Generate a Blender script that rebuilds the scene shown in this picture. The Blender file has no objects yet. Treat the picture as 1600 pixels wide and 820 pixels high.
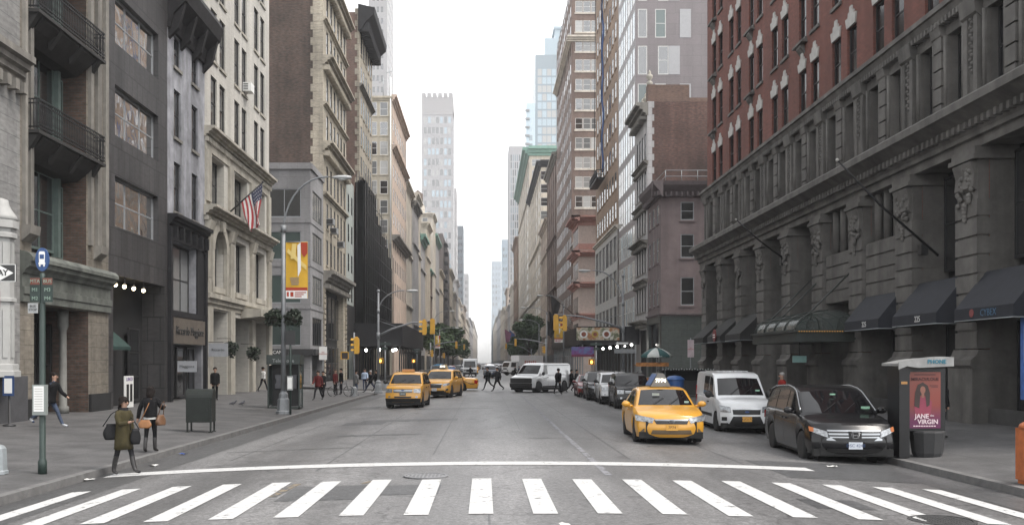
import bpy, bmesh, math, random
from mathutils import Vector, Matrix
PI = math.pi
rad = math.radians
rnd = random.Random(7)
S = bpy.context.scene
COL = S.collection
# ---------------------------------------------------------------- camera, sky, sun, exposure
CAMZ, FPX, CX, HY = 2.4, 1480.0, 757.0, 566.0
cd = bpy.data.cameras.new('camera'); cam = bpy.data.objects.new('camera', cd); COL.objects.link(cam)
cam.location = (0, 0, CAMZ); cam.rotation_euler = (PI / 2, 0, 0)
cd.sensor_width = 36; cd.lens = 36 * FPX / 1600
cd.shift_x = (800 - CX) / 1600; cd.shift_y = (HY - 410) / 1600
cd.clip_start = .1; cd.clip_end = 6000
S.camera = cam
wd = bpy.data.worlds.new('World'); S.world = wd; wd.use_nodes = True
wn = wd.node_tree.nodes; wl = wd.node_tree.links
bg = wn['Background']
sky = wn.new('ShaderNodeTexSky'); sky.sky_type = 'NISHITA'; sky.sun_disc = False
SUN_EL, SUN_AZ = rad(58), rad(112)          # azimuth clockwise from +Y (the way we look): behind and to the right
sky.sun_elevation = SUN_EL; sky.sun_rotation = SUN_AZ
sky.air_density = 1.2; sky.dust_density = 1.0; sky.ozone_density = 1
hs = wn.new('ShaderNodeHueSaturation'); hs.inputs['Saturation'].default_value = .07
wl.new(sky.outputs[0], hs.inputs['Color']); wl.new(hs.outputs[0], bg.inputs['Color'])
bg.inputs['Strength'].default_value = .15
sd = bpy.data.lights.new('sun', 'SUN'); sun = bpy.data.objects.new('sun', sd); COL.objects.link(sun)
sd.energy = 1.15; sd.angle = rad(22); sd.color = (1, .93, .85)
_d = Vector((math.sin(SUN_AZ) * math.cos(SUN_EL), math.cos(SUN_AZ) * math.cos(SUN_EL), math.sin(SUN_EL)))
sun.rotation_euler = _d.to_track_quat('Z', 'Y').to_euler()
S.view_settings.view_transform = 'Standard'; S.view_settings.look = 'None'
S.view_settings.gamma = 1; S.view_settings.use_curve_mapping = False
S.view_settings.exposure = 1.52
S.cycles.use_denoising = True
S.cycles.max_bounces = 6; S.cycles.diffuse_bounces = 3; S.cycles.glossy_bounces = 3
S.cycles.transmission_bounces = 4; S.cycles.transparent_max_bounces = 8; S.cycles.volume_bounces = 0
S.cycles.caustics_reflective = False; S.cycles.caustics_refractive = False
S.cycles.sample_clamp_indirect = 4

# ---------------------------------------------------------------- helpers
def XP(px, Y): return (px - CX) * Y / FPX
def ZP(py, Y): return CAMZ + (HY - py) * Y / FPX
KL, KR, RC, RH, CROWN = -8.1, 9.6, .75, 8.85, .28
XL, XR = -15.6, 16.4
def zroad(x): return CROWN * max(0, 1 - ((x - RC) / RH) ** 2)
def zwalk(x):
    d = (KL - x) if x < RC else (x - KR)
    return .15 + .3 * min(1, max(0, d / 7.2))

class MB:
    def __init__(s): s.v = []; s.f = []; s.m = []; s.s = []
    def poly(s, pts, m=0, sm=False):
        i = len(s.v); s.v += [tuple(p) for p in pts]; s.f.append(tuple(range(i, i + len(pts)))); s.m.append(m); s.s.append(sm)
    def face(s, idx, m=0, sm=False): s.f.append(tuple(idx)); s.m.append(m); s.s.append(sm)
    def box(s, x0, x1, y0, y1, z0, z1, m=0):
        i = len(s.v)
        s.v += [(x0,y0,z0),(x1,y0,z0),(x1,y1,z0),(x0,y1,z0),(x0,y0,z1),(x1,y0,z1),(x1,y1,z1),(x0,y1,z1)]
        for q in ((0,3,2,1),(4,5,6,7),(0,1,5,4),(1,2,6,5),(2,3,7,6),(3,0,4,7)): s.face([i + k for k in q], m)
    def cbox(s, c, d, rz=0, m=0, taper=1):
        i = len(s.v); ca, sa = math.cos(rz), math.sin(rz)
        for z, t in ((-.5, 1), (.5, taper)):
            for x, y in ((-.5,-.5),(.5,-.5),(.5,.5),(-.5,.5)):
                X, Y = x * d[0] * t, y * d[1] * t
                s.v.append((c[0] + X*ca - Y*sa, c[1] + X*sa + Y*ca, c[2] + z*d[2]))
        for q in ((0,3,2,1),(4,5,6,7),(0,1,5,4),(1,2,6,5),(2,3,7,6),(3,0,4,7)): s.face([i + k for k in q], m)
    def grid(s, rows, m=0, sm=True, closeu=False):
        i = len(s.v); n = len(rows[0])
        for r in rows: s.v += [tuple(p) for p in r]
        for a in range(len(rows) - 1):
            for b in range(n if closeu else n - 1):
                c = (b + 1) % n
                s.face((i + a*n + b, i + a*n + c, i + (a+1)*n + c, i + (a+1)*n + b), m, sm)
    def prism(s, prof, u0, u1, m=0, sm=False):      # closed profile of (y,z) points, extruded along x
        n = len(prof); i = len(s.v)
        s.v += [(u0, a, b) for a, b in prof] + [(u1, a, b) for a, b in prof]
        for k in range(n): s.face((i + k, i + (k+1) % n, i + n + (k+1) % n, i + n + k), m, sm)
        s.face([i + k for k in range(n)], m); s.face([i + n + k for k in reversed(range(n))], m)
    def prismz(s, pts, z0, z1, m=0):                # closed outline of (x,y) points, extruded up
        n = len(pts); i = len(s.v)
        s.v += [(a, b, z0) for a, b in pts] + [(a, b, z1) for a, b in pts]
        for k in range(n): s.face((i + k, i + (k+1) % n, i + n + (k+1) % n, i + n + k), m)
        s.face([i + k for k in reversed(range(n))], m); s.face([i + n + k for k in range(n)], m)
    def prismy(s, pts, y0, y1, m=0):                # closed outline of (x,z) points, extruded along y
        n = len(pts); i = len(s.v)
        s.v += [(a, y0, b) for a, b in pts] + [(a, y1, b) for a, b in pts]
        for k in range(n): s.face((i + k, i + (k+1) % n, i + n + (k+1) % n, i + n + k), m)
        s.face([i + k for k in range(n)], m); s.face([i + n + k for k in reversed(range(n))], m)
    def tube(s, path, r, n=8, m=0, sm=True, cap=True):
        P = [Vector(p) for p in path]; R = r if isinstance(r, (list, tuple)) else [r] * len(P)
        rows = []; ref = None
        for k, p in enumerate(P):
            t = (P[min(k+1, len(P)-1)] - P[max(k-1, 0)]).normalized()
            if ref is None: ref = Vector((0, 0, 1)) if abs(t.z) < .9 else Vector((1, 0, 0))
            a = t.cross(ref).normalized(); b = t.cross(a).normalized(); ref = -b if False else ref
            rows.append([p + (a * math.cos(2*PI*q/n) + b * math.sin(2*PI*q/n)) * R[k] for q in range(n)])
        i = len(s.v); s.grid(rows, m, sm, True)
        if cap:
            s.face([i + q for q in range(n)], m); s.face([i + (len(P)-1)*n + q for q in reversed(range(n))], m)
    def lathe(s, prof, c=(0,0,0), n=12, m=0, sm=True, axis='z', sx=1, sy=1):
        rows = []
        for r, z in prof:
            row = []
            for q in range(n):
                a = 2*PI*q/n + PI/n; x, y = r*math.cos(a)*sx, r*math.sin(a)*sy
                row.append((c[0]+x, c[1]+y, c[2]+z) if axis == 'z' else (c[0]+z, c[1]+x, c[2]+y) if axis == 'x' else (c[0]+x, c[1]+z, c[2]+y))
            rows.append(row)
        i = len(s.v); s.grid(rows, m, sm, True)
        s.face([i + q for q in range(n)], m); s.face([i + (len(prof)-1)*n + q for q in reversed(range(n))], m)
    def ball(s, c, r, n=8, m=0, k=6):
        R = r if isinstance(r, (tuple, list)) else (r, r, r)
        rows = []
        for a in range(k + 1):
            t = PI * (a + .02 * (a == 0) - .02 * (a == k)) / k
            rows.append([(c[0]+R[0]*math.sin(t)*math.cos(2*PI*q/n), c[1]+R[1]*math.sin(t)*math.sin(2*PI*q/n), c[2]-R[2]*math.cos(t)) for q in range(n)])
        s.grid(rows, m, True, True)
    def mesh(s, name, mats, recalc=True, merge=0):
        me = bpy.data.meshes.new(name); me.from_pydata(s.v, [], s.f)
        for x in (mats if isinstance(mats, (list, tuple)) else [mats]): me.materials.append(x)
        me.polygons.foreach_set('material_index', s.m); me.polygons.foreach_set('use_smooth', s.s)
        if recalc or merge:
            b = bmesh.new(); b.from_mesh(me)
            if merge: bmesh.ops.remove_doubles(b, verts=b.verts, dist=merge)
            bmesh.ops.recalc_face_normals(b, faces=b.faces); b.to_mesh(me); b.free()
        me.update(); return me
    def build(s, name, mats, parent=None, fac=None, loc=None, rz=None, **k):
        return put(name, s.mesh(name, mats, **k), parent, fac, loc, rz)
def put(name, me, parent=None, fac=None, loc=None, rz=None):
    o = bpy.data.objects.new(name, me); COL.objects.link(o)
    if parent is not None: o.parent = parent
    if fac is not None:
        o.location = fac.o - fac.r.location; o.rotation_euler.z = fac.rot
    if loc is not None: o.location = loc
    if rz is not None: o.rotation_euler.z = rz
    return o
def tag(o, label, cat, group=None):
    o['label'] = label; o['category'] = cat
    if group: o['group'] = group
    return o
def thing(name, label, cat, loc=(0,0,0), rz=0, group=None):
    o = bpy.data.objects.new(name, None); COL.objects.link(o); o.empty_display_size = .2
    o.location = loc; o.rotation_euler.z = rz
    return tag(o, label, cat, group)
def structure(name, mb, mats, **k):
    o = mb.build(name, mats, **k); o['kind'] = 'structure'; return o
KIDS = {}
def dup(root, loc, rz, label, group=None, swap=None):
    """copy of a thing with copies of its parts and sub-parts; swap = {material: other material}"""
    def sw(o):
        if swap and o.data and hasattr(o.data, 'materials') and any(x in swap for x in o.data.materials):
            o.data = o.data.copy()
            for i, x in enumerate(o.data.materials):
                if x in swap: o.data.materials[i] = swap[x]
    r = root.copy(); COL.objects.link(r); r.location = loc; r.rotation_euler.z = rz; r['label'] = label
    if group: r['group'] = group
    for ch in list(root.children):
        c = ch.copy(); COL.objects.link(c); c.parent = r; sw(c)
        for g in list(ch.children):
            d = g.copy(); COL.objects.link(d); d.parent = c; sw(d)
    return r
def apply_mods(o):
    dg = bpy.context.evaluated_depsgraph_get(); dg.update()
    me = bpy.data.meshes.new_from_object(o.evaluated_get(dg)); o.modifiers.clear(); old = o.data; o.data = me
    return o
def textmesh(body, size, mat, ext=.004, align='CENTER', sx=1, bold=0, space=1):
    """lettering in the x-z plane, facing -y, origin at its middle"""
    c = bpy.data.curves.new('lettering', 'FONT'); c.body = body; c.size = size; c.extrude = ext
    c.align_x = align; c.align_y = 'CENTER'; c.resolution_u = 2; c.offset = bold; c.space_character = space
    o = bpy.data.objects.new('lettering', c); COL.objects.link(o)
    dg = bpy.context.evaluated_depsgraph_get(); dg.update()
    me = bpy.data.meshes.new_from_object(o.evaluated_get(dg)); bpy.data.objects.remove(o); bpy.data.curves.remove(c)
    for v in me.vertices: x, y, z = v.co; v.co = (x * sx, -z, y)
    me.materials.clear(); me.materials.append(mat); me.name = 'lettering'
    return me
def lettering(body, size, mat, parent, loc, rz=0, **k):
    return put('lettering', textmesh(body, size, mat, **k), parent, None, loc, rz)

# ---------------------------------------------------------------- materials
MATS = {}
def newmat(name):
    m = bpy.data.materials.new(name); m.use_nodes = True
    nt = m.node_tree; return m, nt.nodes, nt.links, nt.nodes['Principled BSDF']
def mat(name, col, rough=.6, metal=0, var=.15, scale=3, bump=0, bscale=30, spec=.5, coat=0, emit=0, streak=0, world=False):
    if name in MATS: return MATS[name]
    m, n, l, b = newmat(name); MATS[name] = m
    b.inputs['Roughness'].default_value = rough; b.inputs['Metallic'].default_value = metal
    b.inputs['Specular IOR Level'].default_value = spec; b.inputs['Coat Weight'].default_value = coat
    b.inputs['Base Color'].default_value = (*col, 1)
    if world: src = n.new('ShaderNodeNewGeometry').outputs['Position']
    else: src = n.new('ShaderNodeTexCoord').outputs['Object']
    if var:
        nz = n.new('ShaderNodeTexNoise'); nz.inputs['Scale'].default_value = scale; nz.inputs['Detail'].default_value = 5
        nz.inputs['Roughness'].default_value = .65
        l.new(src, nz.inputs['Vector'])
        mr = n.new('ShaderNodeMapRange'); mr.inputs[1].default_value = .3; mr.inputs[2].default_value = .7
        mr.inputs[3].default_value = 1 - var; mr.inputs[4].default_value = 1 + var; l.new(nz.outputs[0], mr.inputs[0])
        f = mr.outputs[0]
        if streak:
            mp = n.new('ShaderNodeMapping'); mp.inputs['Scale'].default_value = (1.3, 1.3, .09); l.new(src, mp.inputs['Vector'])
            n2 = n.new('ShaderNodeTexNoise'); n2.inputs['Scale'].default_value = 1; n2.inputs['Detail'].default_value = 6; l.new(mp.outputs[0], n2.inputs['Vector'])
            m2 = n.new('ShaderNodeMapRange'); m2.inputs[1].default_value = .35; m2.inputs[2].default_value = .65
            m2.inputs[3].default_value = 1 - streak; m2.inputs[4].default_value = 1 + streak * .4; l.new(n2.outputs[0], m2.inputs[0])
            mu = n.new('ShaderNodeMath'); mu.operation = 'MULTIPLY'; l.new(f, mu.inputs[0]); l.new(m2.outputs[0], mu.inputs[1]); f = mu.outputs[0]
        vm = n.new('ShaderNodeVectorMath'); vm.operation = 'SCALE'; vm.inputs[0].default_value = col; l.new(f, vm.inputs['Scale'])
        l.new(vm.outputs[0], b.inputs['Base Color'])
    if bump:
        nb = n.new('ShaderNodeTexNoise'); nb.inputs['Scale'].default_value = bscale; nb.inputs['Detail'].default_value = 3; l.new(src, nb.inputs['Vector'])
        bp = n.new('ShaderNodeBump'); bp.inputs['Strength'].default_value = bump; bp.inputs['Distance'].default_value = .02
        l.new(nb.outputs[0], bp.inputs['Height']); l.new(bp.outputs[0], b.inputs['Normal'])
    if emit:
        b.inputs['Emission Color'].default_value = (*col, 1); b.inputs['Emission Strength'].default_value = emit
    return m
def masonry(name, c1, c2, mortar, bw=.24, bh=.08, ms=.012, rough=.85, var=.2, streak=.2, big=.25, stain=None):
    """coursed brick, block or panel on upright walls: u = x + y, v = z in metres"""
    if name in MATS: return MATS[name]
    m, n, l, b = newmat(name); MATS[name] = m
    b.inputs['Roughness'].default_value = rough
    g = n.new('ShaderNodeNewGeometry'); sp = n.new('ShaderNodeSeparateXYZ'); l.new(g.outputs['Position'], sp.inputs[0])
    ad = n.new('ShaderNodeMath'); l.new(sp.outputs[0], ad.inputs[0]); l.new(sp.outputs[1], ad.inputs[1])
    cb = n.new('ShaderNodeCombineXYZ'); l.new(ad.outputs[0], cb.inputs[0]); l.new(sp.outputs[2], cb.inputs[1])
    br = n.new('ShaderNodeTexBrick'); br.inputs['Scale'].default_value = 1; br.inputs['Brick Width'].default_value = bw
    br.inputs['Row Height'].default_value = bh; br.inputs['Mortar Size'].default_value = ms; br.inputs['Mortar Smooth'].default_value = .1
    br.inputs['Color1'].default_value = (*c1, 1); br.inputs['Color2'].default_value = (*c2, 1); br.inputs['Mortar'].default_value = (*mortar, 1)
    l.new(cb.outputs[0], br.inputs['Vector'])
    def noise(scale, sc, lo, hi, v):
        mp = n.new('ShaderNodeMapping'); mp.inputs['Scale'].default_value = sc; l.new(cb.outputs[0], mp.inputs['Vector'])
        z = n.new('ShaderNodeTexNoise'); z.inputs['Scale'].default_value = scale; z.inputs['Detail'].default_value = 6; l.new(mp.outputs[0], z.inputs['Vector'])
        r = n.new('ShaderNodeMapRange'); r.inputs[1].default_value = .32; r.inputs[2].default_value = .68; r.inputs[3].default_value = lo; r.inputs[4].default_value = hi
        l.new(z.outputs[0], r.inputs[0]); return r.outputs[0]
    def mul(a, c):
        q = n.new('ShaderNodeMath'); q.operation = 'MULTIPLY'; l.new(a, q.inputs[0]); l.new(c, q.inputs[1]); return q.outputs[0]
    f = noise(3.0, (1, 2.5, 1), 1 - var, 1 + var, 0)
    f = mul(f, noise(.25, (1, .8, 1), 1 - big, 1 + big * .6, 0))
    if streak: f = mul(f, noise(1.0, (1.1, .08, 1), 1 - streak, 1 + streak * .3, 0))
    vm = n.new('ShaderNodeVectorMath'); vm.operation = 'SCALE'; l.new(br.outputs['Color'], vm.inputs[0]); l.new(f, vm.inputs['Scale'])
    l.new(vm.outputs[0], b.inputs['Base Color'])
    bp = n.new('ShaderNodeBump'); bp.inputs['Strength'].default_value = .3; bp.inputs['Distance'].default_value = .01; bp.invert = True
    l.new(br.outputs['Fac'], bp.inputs['Height']); l.new(bp.outputs[0], b.inputs['Normal'])
    return m
def glassmat(name, col, rough=.06, wob=.25, spec=1.0, var=.4, ior=1.55):
    if name in MATS: return MATS[name]
    m, n, l, b = newmat(name); MATS[name] = m
    b.inputs['Roughness'].default_value = rough; b.inputs['Specular IOR Level'].default_value = spec; b.inputs['IOR'].default_value = ior
    oi = n.new('ShaderNodeObjectInfo'); mr = n.new('ShaderNodeMapRange'); mr.inputs[3].default_value = 1 - var; mr.inputs[4].default_value = 1 + var
    l.new(oi.outputs['Random'], mr.inputs[0])
    vm = n.new('ShaderNodeVectorMath'); vm.operation = 'SCALE'; vm.inputs[0].default_value = col; l.new(mr.outputs[0], vm.inputs['Scale'])
    l.new(vm.outputs[0], b.inputs['Base Color'])
    g = n.new('ShaderNodeNewGeometry'); z = n.new('ShaderNodeTexNoise'); z.inputs['Scale'].default_value = .9; z.inputs['Detail'].default_value = 1
    l.new(g.outputs['Position'], z.inputs['Vector'])
    bp = n.new('ShaderNodeBump'); bp.inputs['Strength'].default_value = wob; bp.inputs['Distance'].default_value = .03
    l.new(z.outputs[0], bp.inputs['Height']); l.new(bp.outputs[0], b.inputs['Normal'])
    return m
PD = glassmat('dark window glass', (.012, .013, .014), ior=1.9)
PR = glassmat('strongly reflecting window glass', (.03, .034, .04), rough=.03, wob=.5, ior=6)
PK = glassmat('dull dark window glass', (.012, .012, .013), rough=.12, spec=.35, ior=1.45)
PG = glassmat('green tinted window glass', (.05, .075, .07))
PB = glassmat('window glass over pale blinds', (.34, .34, .33), rough=.12)
PL = glassmat('window glass over half drawn shade', (.16, .165, .165), rough=.1)
PW = glassmat('pale sky blue curtain wall glass', (.32, .40, .45), rough=.1)
FW = mat('white painted frame', (.55, .55, .53), .5, var=.1)
FD = mat('dark painted frame', (.02, .02, .021), .5, var=.15)
FG = mat('weathered green frame', (.09, .12, .11), .6, var=.2)
FGY = mat('grey painted frame', (.25, .26, .27), .5, var=.12)
IRON = mat('black iron', (.014, .014, .015), .5, var=.2, spec=.4)
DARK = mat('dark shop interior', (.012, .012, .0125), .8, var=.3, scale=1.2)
STEEL = mat('galvanised steel', (.27, .29, .30), .45, .5, var=.12, scale=5)
WHITE = mat('white sign paint', (.72, .72, .7), .5, var=.04)
BLACKP = mat('black sign paint', (.025, .025, .025), .5, var=.05)
YEL = mat('traffic yellow paint', (.62, .34, .03), .45, var=.1)
RUB = mat('tyre rubber', (.014, .014, .0145), .85, var=.15)
BULB = mat('warm glowing bulb', (1, .82, .5), emit=7, var=0)
CONC = mat('concrete', (.30, .30, .29), .85, var=.15, scale=2, bump=.2)
# ---------------------------------------------------------------- ground, roads, pavements
def asphalt(name, col, wear=.25):
    m, n, l, b = newmat(name)
    g = n.new('ShaderNodeNewGeometry').outputs['Position']
    def noise(scale, sc, lo, hi, det=5, a=.35, c=.65):
        mp = n.new('ShaderNodeMapping'); mp.inputs['Scale'].default_value = sc; l.new(g, mp.inputs['Vector'])
        z = n.new('ShaderNodeTexNoise'); z.inputs['Scale'].default_value = scale; z.inputs['Detail'].default_value = det; l.new(mp.outputs[0], z.inputs['Vector'])
        r = n.new('ShaderNodeMapRange'); r.inputs[1].default_value = a; r.inputs[2].default_value = c; r.inputs[3].default_value = lo; r.inputs[4].default_value = hi
        l.new(z.outputs[0], r.inputs[0]); return r.outputs[0]
    def mul(a, c):
        q = n.new('ShaderNodeMath'); q.operation = 'MULTIPLY'; l.new(a, q.inputs[0]); l.new(c, q.inputs[1]); return q.outputs[0]
    f = mul(noise(11, (1, 1, 1), .74, 1.26, 4), noise(34, (1, 1, 1), .66, 1.34, 3))
    f = mul(f, noise(.55, (1, .07, 1), 1 - wear, 1 + wear)); f = mul(f, noise(1.6, (1, .3, 1), .86, 1.12)); f = mul(f, noise(2.2, (1, 1, 1), .62, 1.0, 8, .28, .36))
    f = mul(f, noise(.16, (1, .5, 1), .85, 1.12))
    sx = n.new('ShaderNodeSeparateXYZ'); l.new(g, sx.inputs[0])          # oil-darkened middle of each lane
    mx_ = n.new('ShaderNodeMath'); mx_.operation = 'MULTIPLY_ADD'; mx_.inputs[1].default_value = 2*PI/3.3; mx_.inputs[2].default_value = 1.1; l.new(sx.outputs[0], mx_.inputs[0])
    sn = n.new('ShaderNodeMath'); sn.operation = 'SINE'; l.new(mx_.outputs[0], sn.inputs[0])
    sr = n.new('ShaderNodeMapRange'); sr.inputs[1].default_value = -1; sr.inputs[2].default_value = 1; sr.inputs[3].default_value = .87; sr.inputs[4].default_value = 1.07; l.new(sn.outputs[0], sr.inputs[0])
    f = mul(f, sr.outputs[0]); f = mul(f, noise(1.1, (1, .5, 1), .55, 1.0, 7, .25, .33))
    vo = n.new('ShaderNodeTexVoronoi'); vo.feature = 'DISTANCE_TO_EDGE'; vo.inputs['Scale'].default_value = .17
    wz = n.new('ShaderNodeTexNoise'); wz.inputs['Scale'].default_value = .8; wz.inputs['Detail'].default_value = 6; l.new(g, wz.inputs['Vector'])
    wm = n.new('ShaderNodeVectorMath'); wm.operation = 'MULTIPLY_ADD'; l.new(wz.outputs['Color'], wm.inputs[0]); wm.inputs[1].default_value = (2.2, 2.2, 0); l.new(g, wm.inputs[2])
    l.new(wm.outputs[0], vo.inputs['Vector'])
    cr = n.new('ShaderNodeMapRange'); cr.inputs[1].default_value = .0; cr.inputs[2].default_value = .006; cr.inputs[3].default_value = .55; cr.inputs[4].default_value = 1
    l.new(vo.outputs['Distance'], cr.inputs[0]); f = mul(f, cr.outputs[0])
    vm = n.new('ShaderNodeVectorMath'); vm.operation = 'SCALE'; vm.inputs[0].default_value = col; l.new(f, vm.inputs['Scale'])
    l.new(vm.outputs[0], b.inputs['Base Color']); b.inputs['Roughness'].default_value = .5; b.inputs['Specular IOR Level'].default_value = .6
    nb = n.new('ShaderNodeTexNoise'); nb.inputs['Scale'].default_value = 55; nb.inputs['Detail'].default_value = 3; l.new(g, nb.inputs['Vector'])
    bp = n.new('ShaderNodeBump'); bp.inputs['Strength'].default_value = .3; bp.inputs['Distance'].default_value = .006
    l.new(nb.outputs[0], bp.inputs['Height']); l.new(bp.outputs[0], b.inputs['Normal'])
    return m
ASPH = asphalt('worn grey asphalt', (.132, .130, .130))
ASPD = asphalt('dark patched asphalt', (.070, .071, .073), .15)
def paint(name, col, hole=.42):
    m, n, l, b = newmat(name)
    g = n.new('ShaderNodeNewGeometry').outputs['Position']
    z = n.new('ShaderNodeTexNoise'); z.inputs['Scale'].default_value = 5; z.inputs['Detail'].default_value = 9; z.inputs['Roughness'].default_value = .75; l.new(g, z.inputs['Vector'])
    r = n.new('ShaderNodeMapRange'); r.inputs[1].default_value = hole - .05; r.inputs[2].default_value = hole + .03; l.new(z.outputs[0], r.inputs[0])
    z2 = n.new('ShaderNodeTexNoise'); z2.inputs['Scale'].default_value = 45; z2.inputs['Detail'].default_value = 3; l.new(g, z2.inputs['Vector'])
    r2 = n.new('ShaderNodeMapRange'); r2.inputs[1].default_value = .3; r2.inputs[2].default_value = .7; r2.inputs[3].default_value = .86; r2.inputs[4].default_value = 1.05; l.new(z2.outputs[0], r2.inputs[0])
    mx = n.new('ShaderNodeMix'); mx.data_type = 'RGBA'; l.new(r.outputs[0], mx.inputs['Factor'])
    mx.inputs['A'].default_value = (.09, .09, .09, 1); mx.inputs['B'].default_value = (*col, 1)
    vm = n.new('ShaderNodeVectorMath'); vm.operation = 'SCALE'; l.new(mx.outputs['Result'], vm.inputs[0]); l.new(r2.outputs[0], vm.inputs['Scale'])
    l.new(vm.outputs[0], b.inputs['Base Color']); b.inputs['Roughness'].default_value = .65
    return m
PAINT = paint('white road paint', (.49, .49, .485), .395)
PAINTW = paint('worn road paint', (.20, .20, .215), .47)
PAINTY = paint('worn yellow chalk mark', (.20, .16, .11), .5)
def walkmat():
    m, n, l, b = newmat('pavement concrete flags')
    g = n.new('ShaderNodeNewGeometry').outputs['Position']
    br = n.new('ShaderNodeTexBrick'); br.inputs['Scale'].default_value = 1; br.inputs['Brick Width'].default_value = 1.6; br.inputs['Row Height'].default_value = 1.6
    br.offset = 0; br.inputs['Mortar Size'].default_value = .018; br.inputs['Color1'].default_value = (.083, .081, .081, 1); br.inputs['Color2'].default_value = (.075, .0735, .074, 1)
    br.inputs['Mortar'].default_value = (.055, .055, .055, 1); l.new(g, br.inputs['Vector'])
    f = None
    for sc, lo, hi, a, c in ((1.1, .75, 1.2, .35, .65), (14, .85, 1.13, .3, .7), (70, .85, 1.15, .3, .7)):
        z = n.new('ShaderNodeTexNoise'); z.inputs['Scale'].default_value = sc; z.inputs['Detail'].default_value = 6; l.new(g, z.inputs['Vector'])
        r = n.new('ShaderNodeMapRange'); r.inputs[1].default_value = a; r.inputs[2].default_value = c; r.inputs[3].default_value = lo; r.inputs[4].default_value = hi; l.new(z.outputs[0], r.inputs[0])
        if f is None: f = r.outputs[0]
        else:
            q = n.new('ShaderNodeMath'); q.operation = 'MULTIPLY'; l.new(f, q.inputs[0]); l.new(r.outputs[0], q.inputs[1]); f = q.outputs[0]
    vo = n.new('ShaderNodeTexVoronoi'); vo.inputs['Scale'].default_value = 1.7; l.new(g, vo.inputs['Vector'])     # trodden gum spots
    r = n.new('ShaderNodeMapRange'); r.inputs[1].default_value = .05; r.inputs[2].default_value = .07; r.inputs[3].default_value = .6; l.new(vo.outputs['Distance'], r.inputs[0])
    q = n.new('ShaderNodeMath'); q.operation = 'MULTIPLY'; l.new(f, q.inputs[0]); l.new(r.outputs[0], q.inputs[1])
    vm = n.new('ShaderNodeVectorMath'); vm.operation = 'SCALE'; l.new(br.outputs['Color'], vm.inputs[0]); l.new(q.outputs[0], vm.inputs['Scale'])
    l.new(vm.outputs[0], b.inputs['Base Color']); b.inputs['Roughness'].default_value = .8
    return m
WALK = walkmat()
KERB = mat('granite kerb', (.125, .122, .12), .8, var=.25, scale=4, world=True)
mb = MB(); mb.poly([(-3000, -500, -.4), (3000, -500, -.4), (3000, 5000, -.4), (-3000, 5000, -.4)])
structure('ground', mb, mat('city ground', (.16, .16, .16), .9, var=.2, scale=.05, world=True))
mb = MB(); xs = [KL + (KR - KL) * i / 34 for i in range(35)]
mb.grid([[(x, y, zroad(x)) for x in xs] for y in (-60, 0, 11, 40, 73, 81, 160, 400, 1000, 2300)])
structure('road', mb, ASPH)
BLK = [(11, 73), (81, 152), (162, 2300)]
for (a, b) in ((-60, 11), (73, 81), (152, 162)):
    mb = MB()
    for x0, x1 in ((-220, KL), (KR, 220)): mb.poly([(x0, a, -.002), (x1, a, -.002), (x1, b, -.002), (x0, b, -.002)])
    structure('side_street', mb, ASPH)
for side in (-1, 1):
    for (a, b) in BLK:
        K = KL if side < 0 else KR; r = 3.5
        ys = [a + r * (1 - math.cos(PI / 2 * i / 8)) for i in range(9)] + [a + 12, (a + b) / 2, b - 12] + [b - r * (1 - math.cos(PI / 2 * (8 - i) / 8)) for i in range(9)]
        def ed(y):
            t = max(0, r - (y - a), r - (b - y)); return K + side * (r - math.sqrt(max(0, r * r - t * t)))
        offs = (0, .16, 2, 4, 7.2, 9, 60)
        mb = MB(); mb.grid([[(ed(y) + side * o, y, .15 + .3 * min(1, o / 7.2)) for o in offs] for y in ys], sm=False)
        structure('pavement', mb, WALK)
        mb = MB(); mb.grid([[(ed(y) - side * .004, y, -.05), (ed(y) - side * .004, y, .154), (ed(y) + side * .17, y, .161)] for y in ys], sm=False)
        for y in (a, b):
            mb.box(*sorted((ed(y), ed(y) + side * 60)), *sorted((y, y + (.17 if y == a else -.17))), -.05, .156)
        structure('kerb', mb, KERB)
# painted marks lie 5 mm above the crowned road
def mark(name, x0, x1, y0, y1, m, lift=.005, nx=None, skew=0):
    nx = nx or max(2, int(abs(x1 - x0) / .5) + 1); mb = MB()
    X = [x0 + (x1 - x0) * i / nx for i in range(nx + 1)]
    mb.grid([[(x, y0, zroad(x) + lift) for x in X], [(x + skew, y1, zroad(x + skew) + lift) for x in X]], sm=False)
    return structure(name, mb, m)
for k in range(-8, 10):
    x = -.05 + .908 * k
    mark('crossing_stripe', x - .174, x + .174, 13.25 + rnd.uniform(-.05, .05), 17.25 + rnd.uniform(-.06, .06), PAINT, lift=.009)
mark('stop_line', -7.9, 6.85, 19.6, 20.25, PAINT, lift=.009)
mark('lane_line', 2.28, 2.42, 17.9, 62, PAINTW)
mark('road_seam', -3.4, -3.36, 19, 40, ASPD)
mark('road_seam', .05, .08, 11, 17.1, ASPD)
for i, (a, b, c, d) in enumerate(((3.2, 3.24, 21, 66), (-5.9, -5.87, 22, 60), (5.6, 5.63, 20.5, 55), (-1.2, -1.17, 22, 64), (1.1, 1.12, 30, 66))): mark('road_seam', a, b, c, d, ASPD, .004)
for i, (a, b, c, d) in enumerate(((1.2, 3.1, 26.5, 26.62), (-6.6, -3.4, 24.2, 24.3), (3.3, 5.5, 38, 38.2), (-.8, 1.0, 51, 51.6), (-6.9, -5.2, 46, 48.5), (5.0, 5.9, 14.2, 15.2), (-6.6, -5.4, 12.2, 13.0))): mark('road_patch', a, b, c, d, ASPD, .0045)
mark('road_patch', -3.3, -1.9, 14.85, 16.6, ASPD)
mark('road_patch', -1.75, -.75, 15.3, 16.5, ASPD)
mark('road_patch', -4.6, -1.0, 35.0, 36.2, ASPD)
mark('road_patch', -5.1, -3.6, 33.5, 35.1, ASPD)
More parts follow.
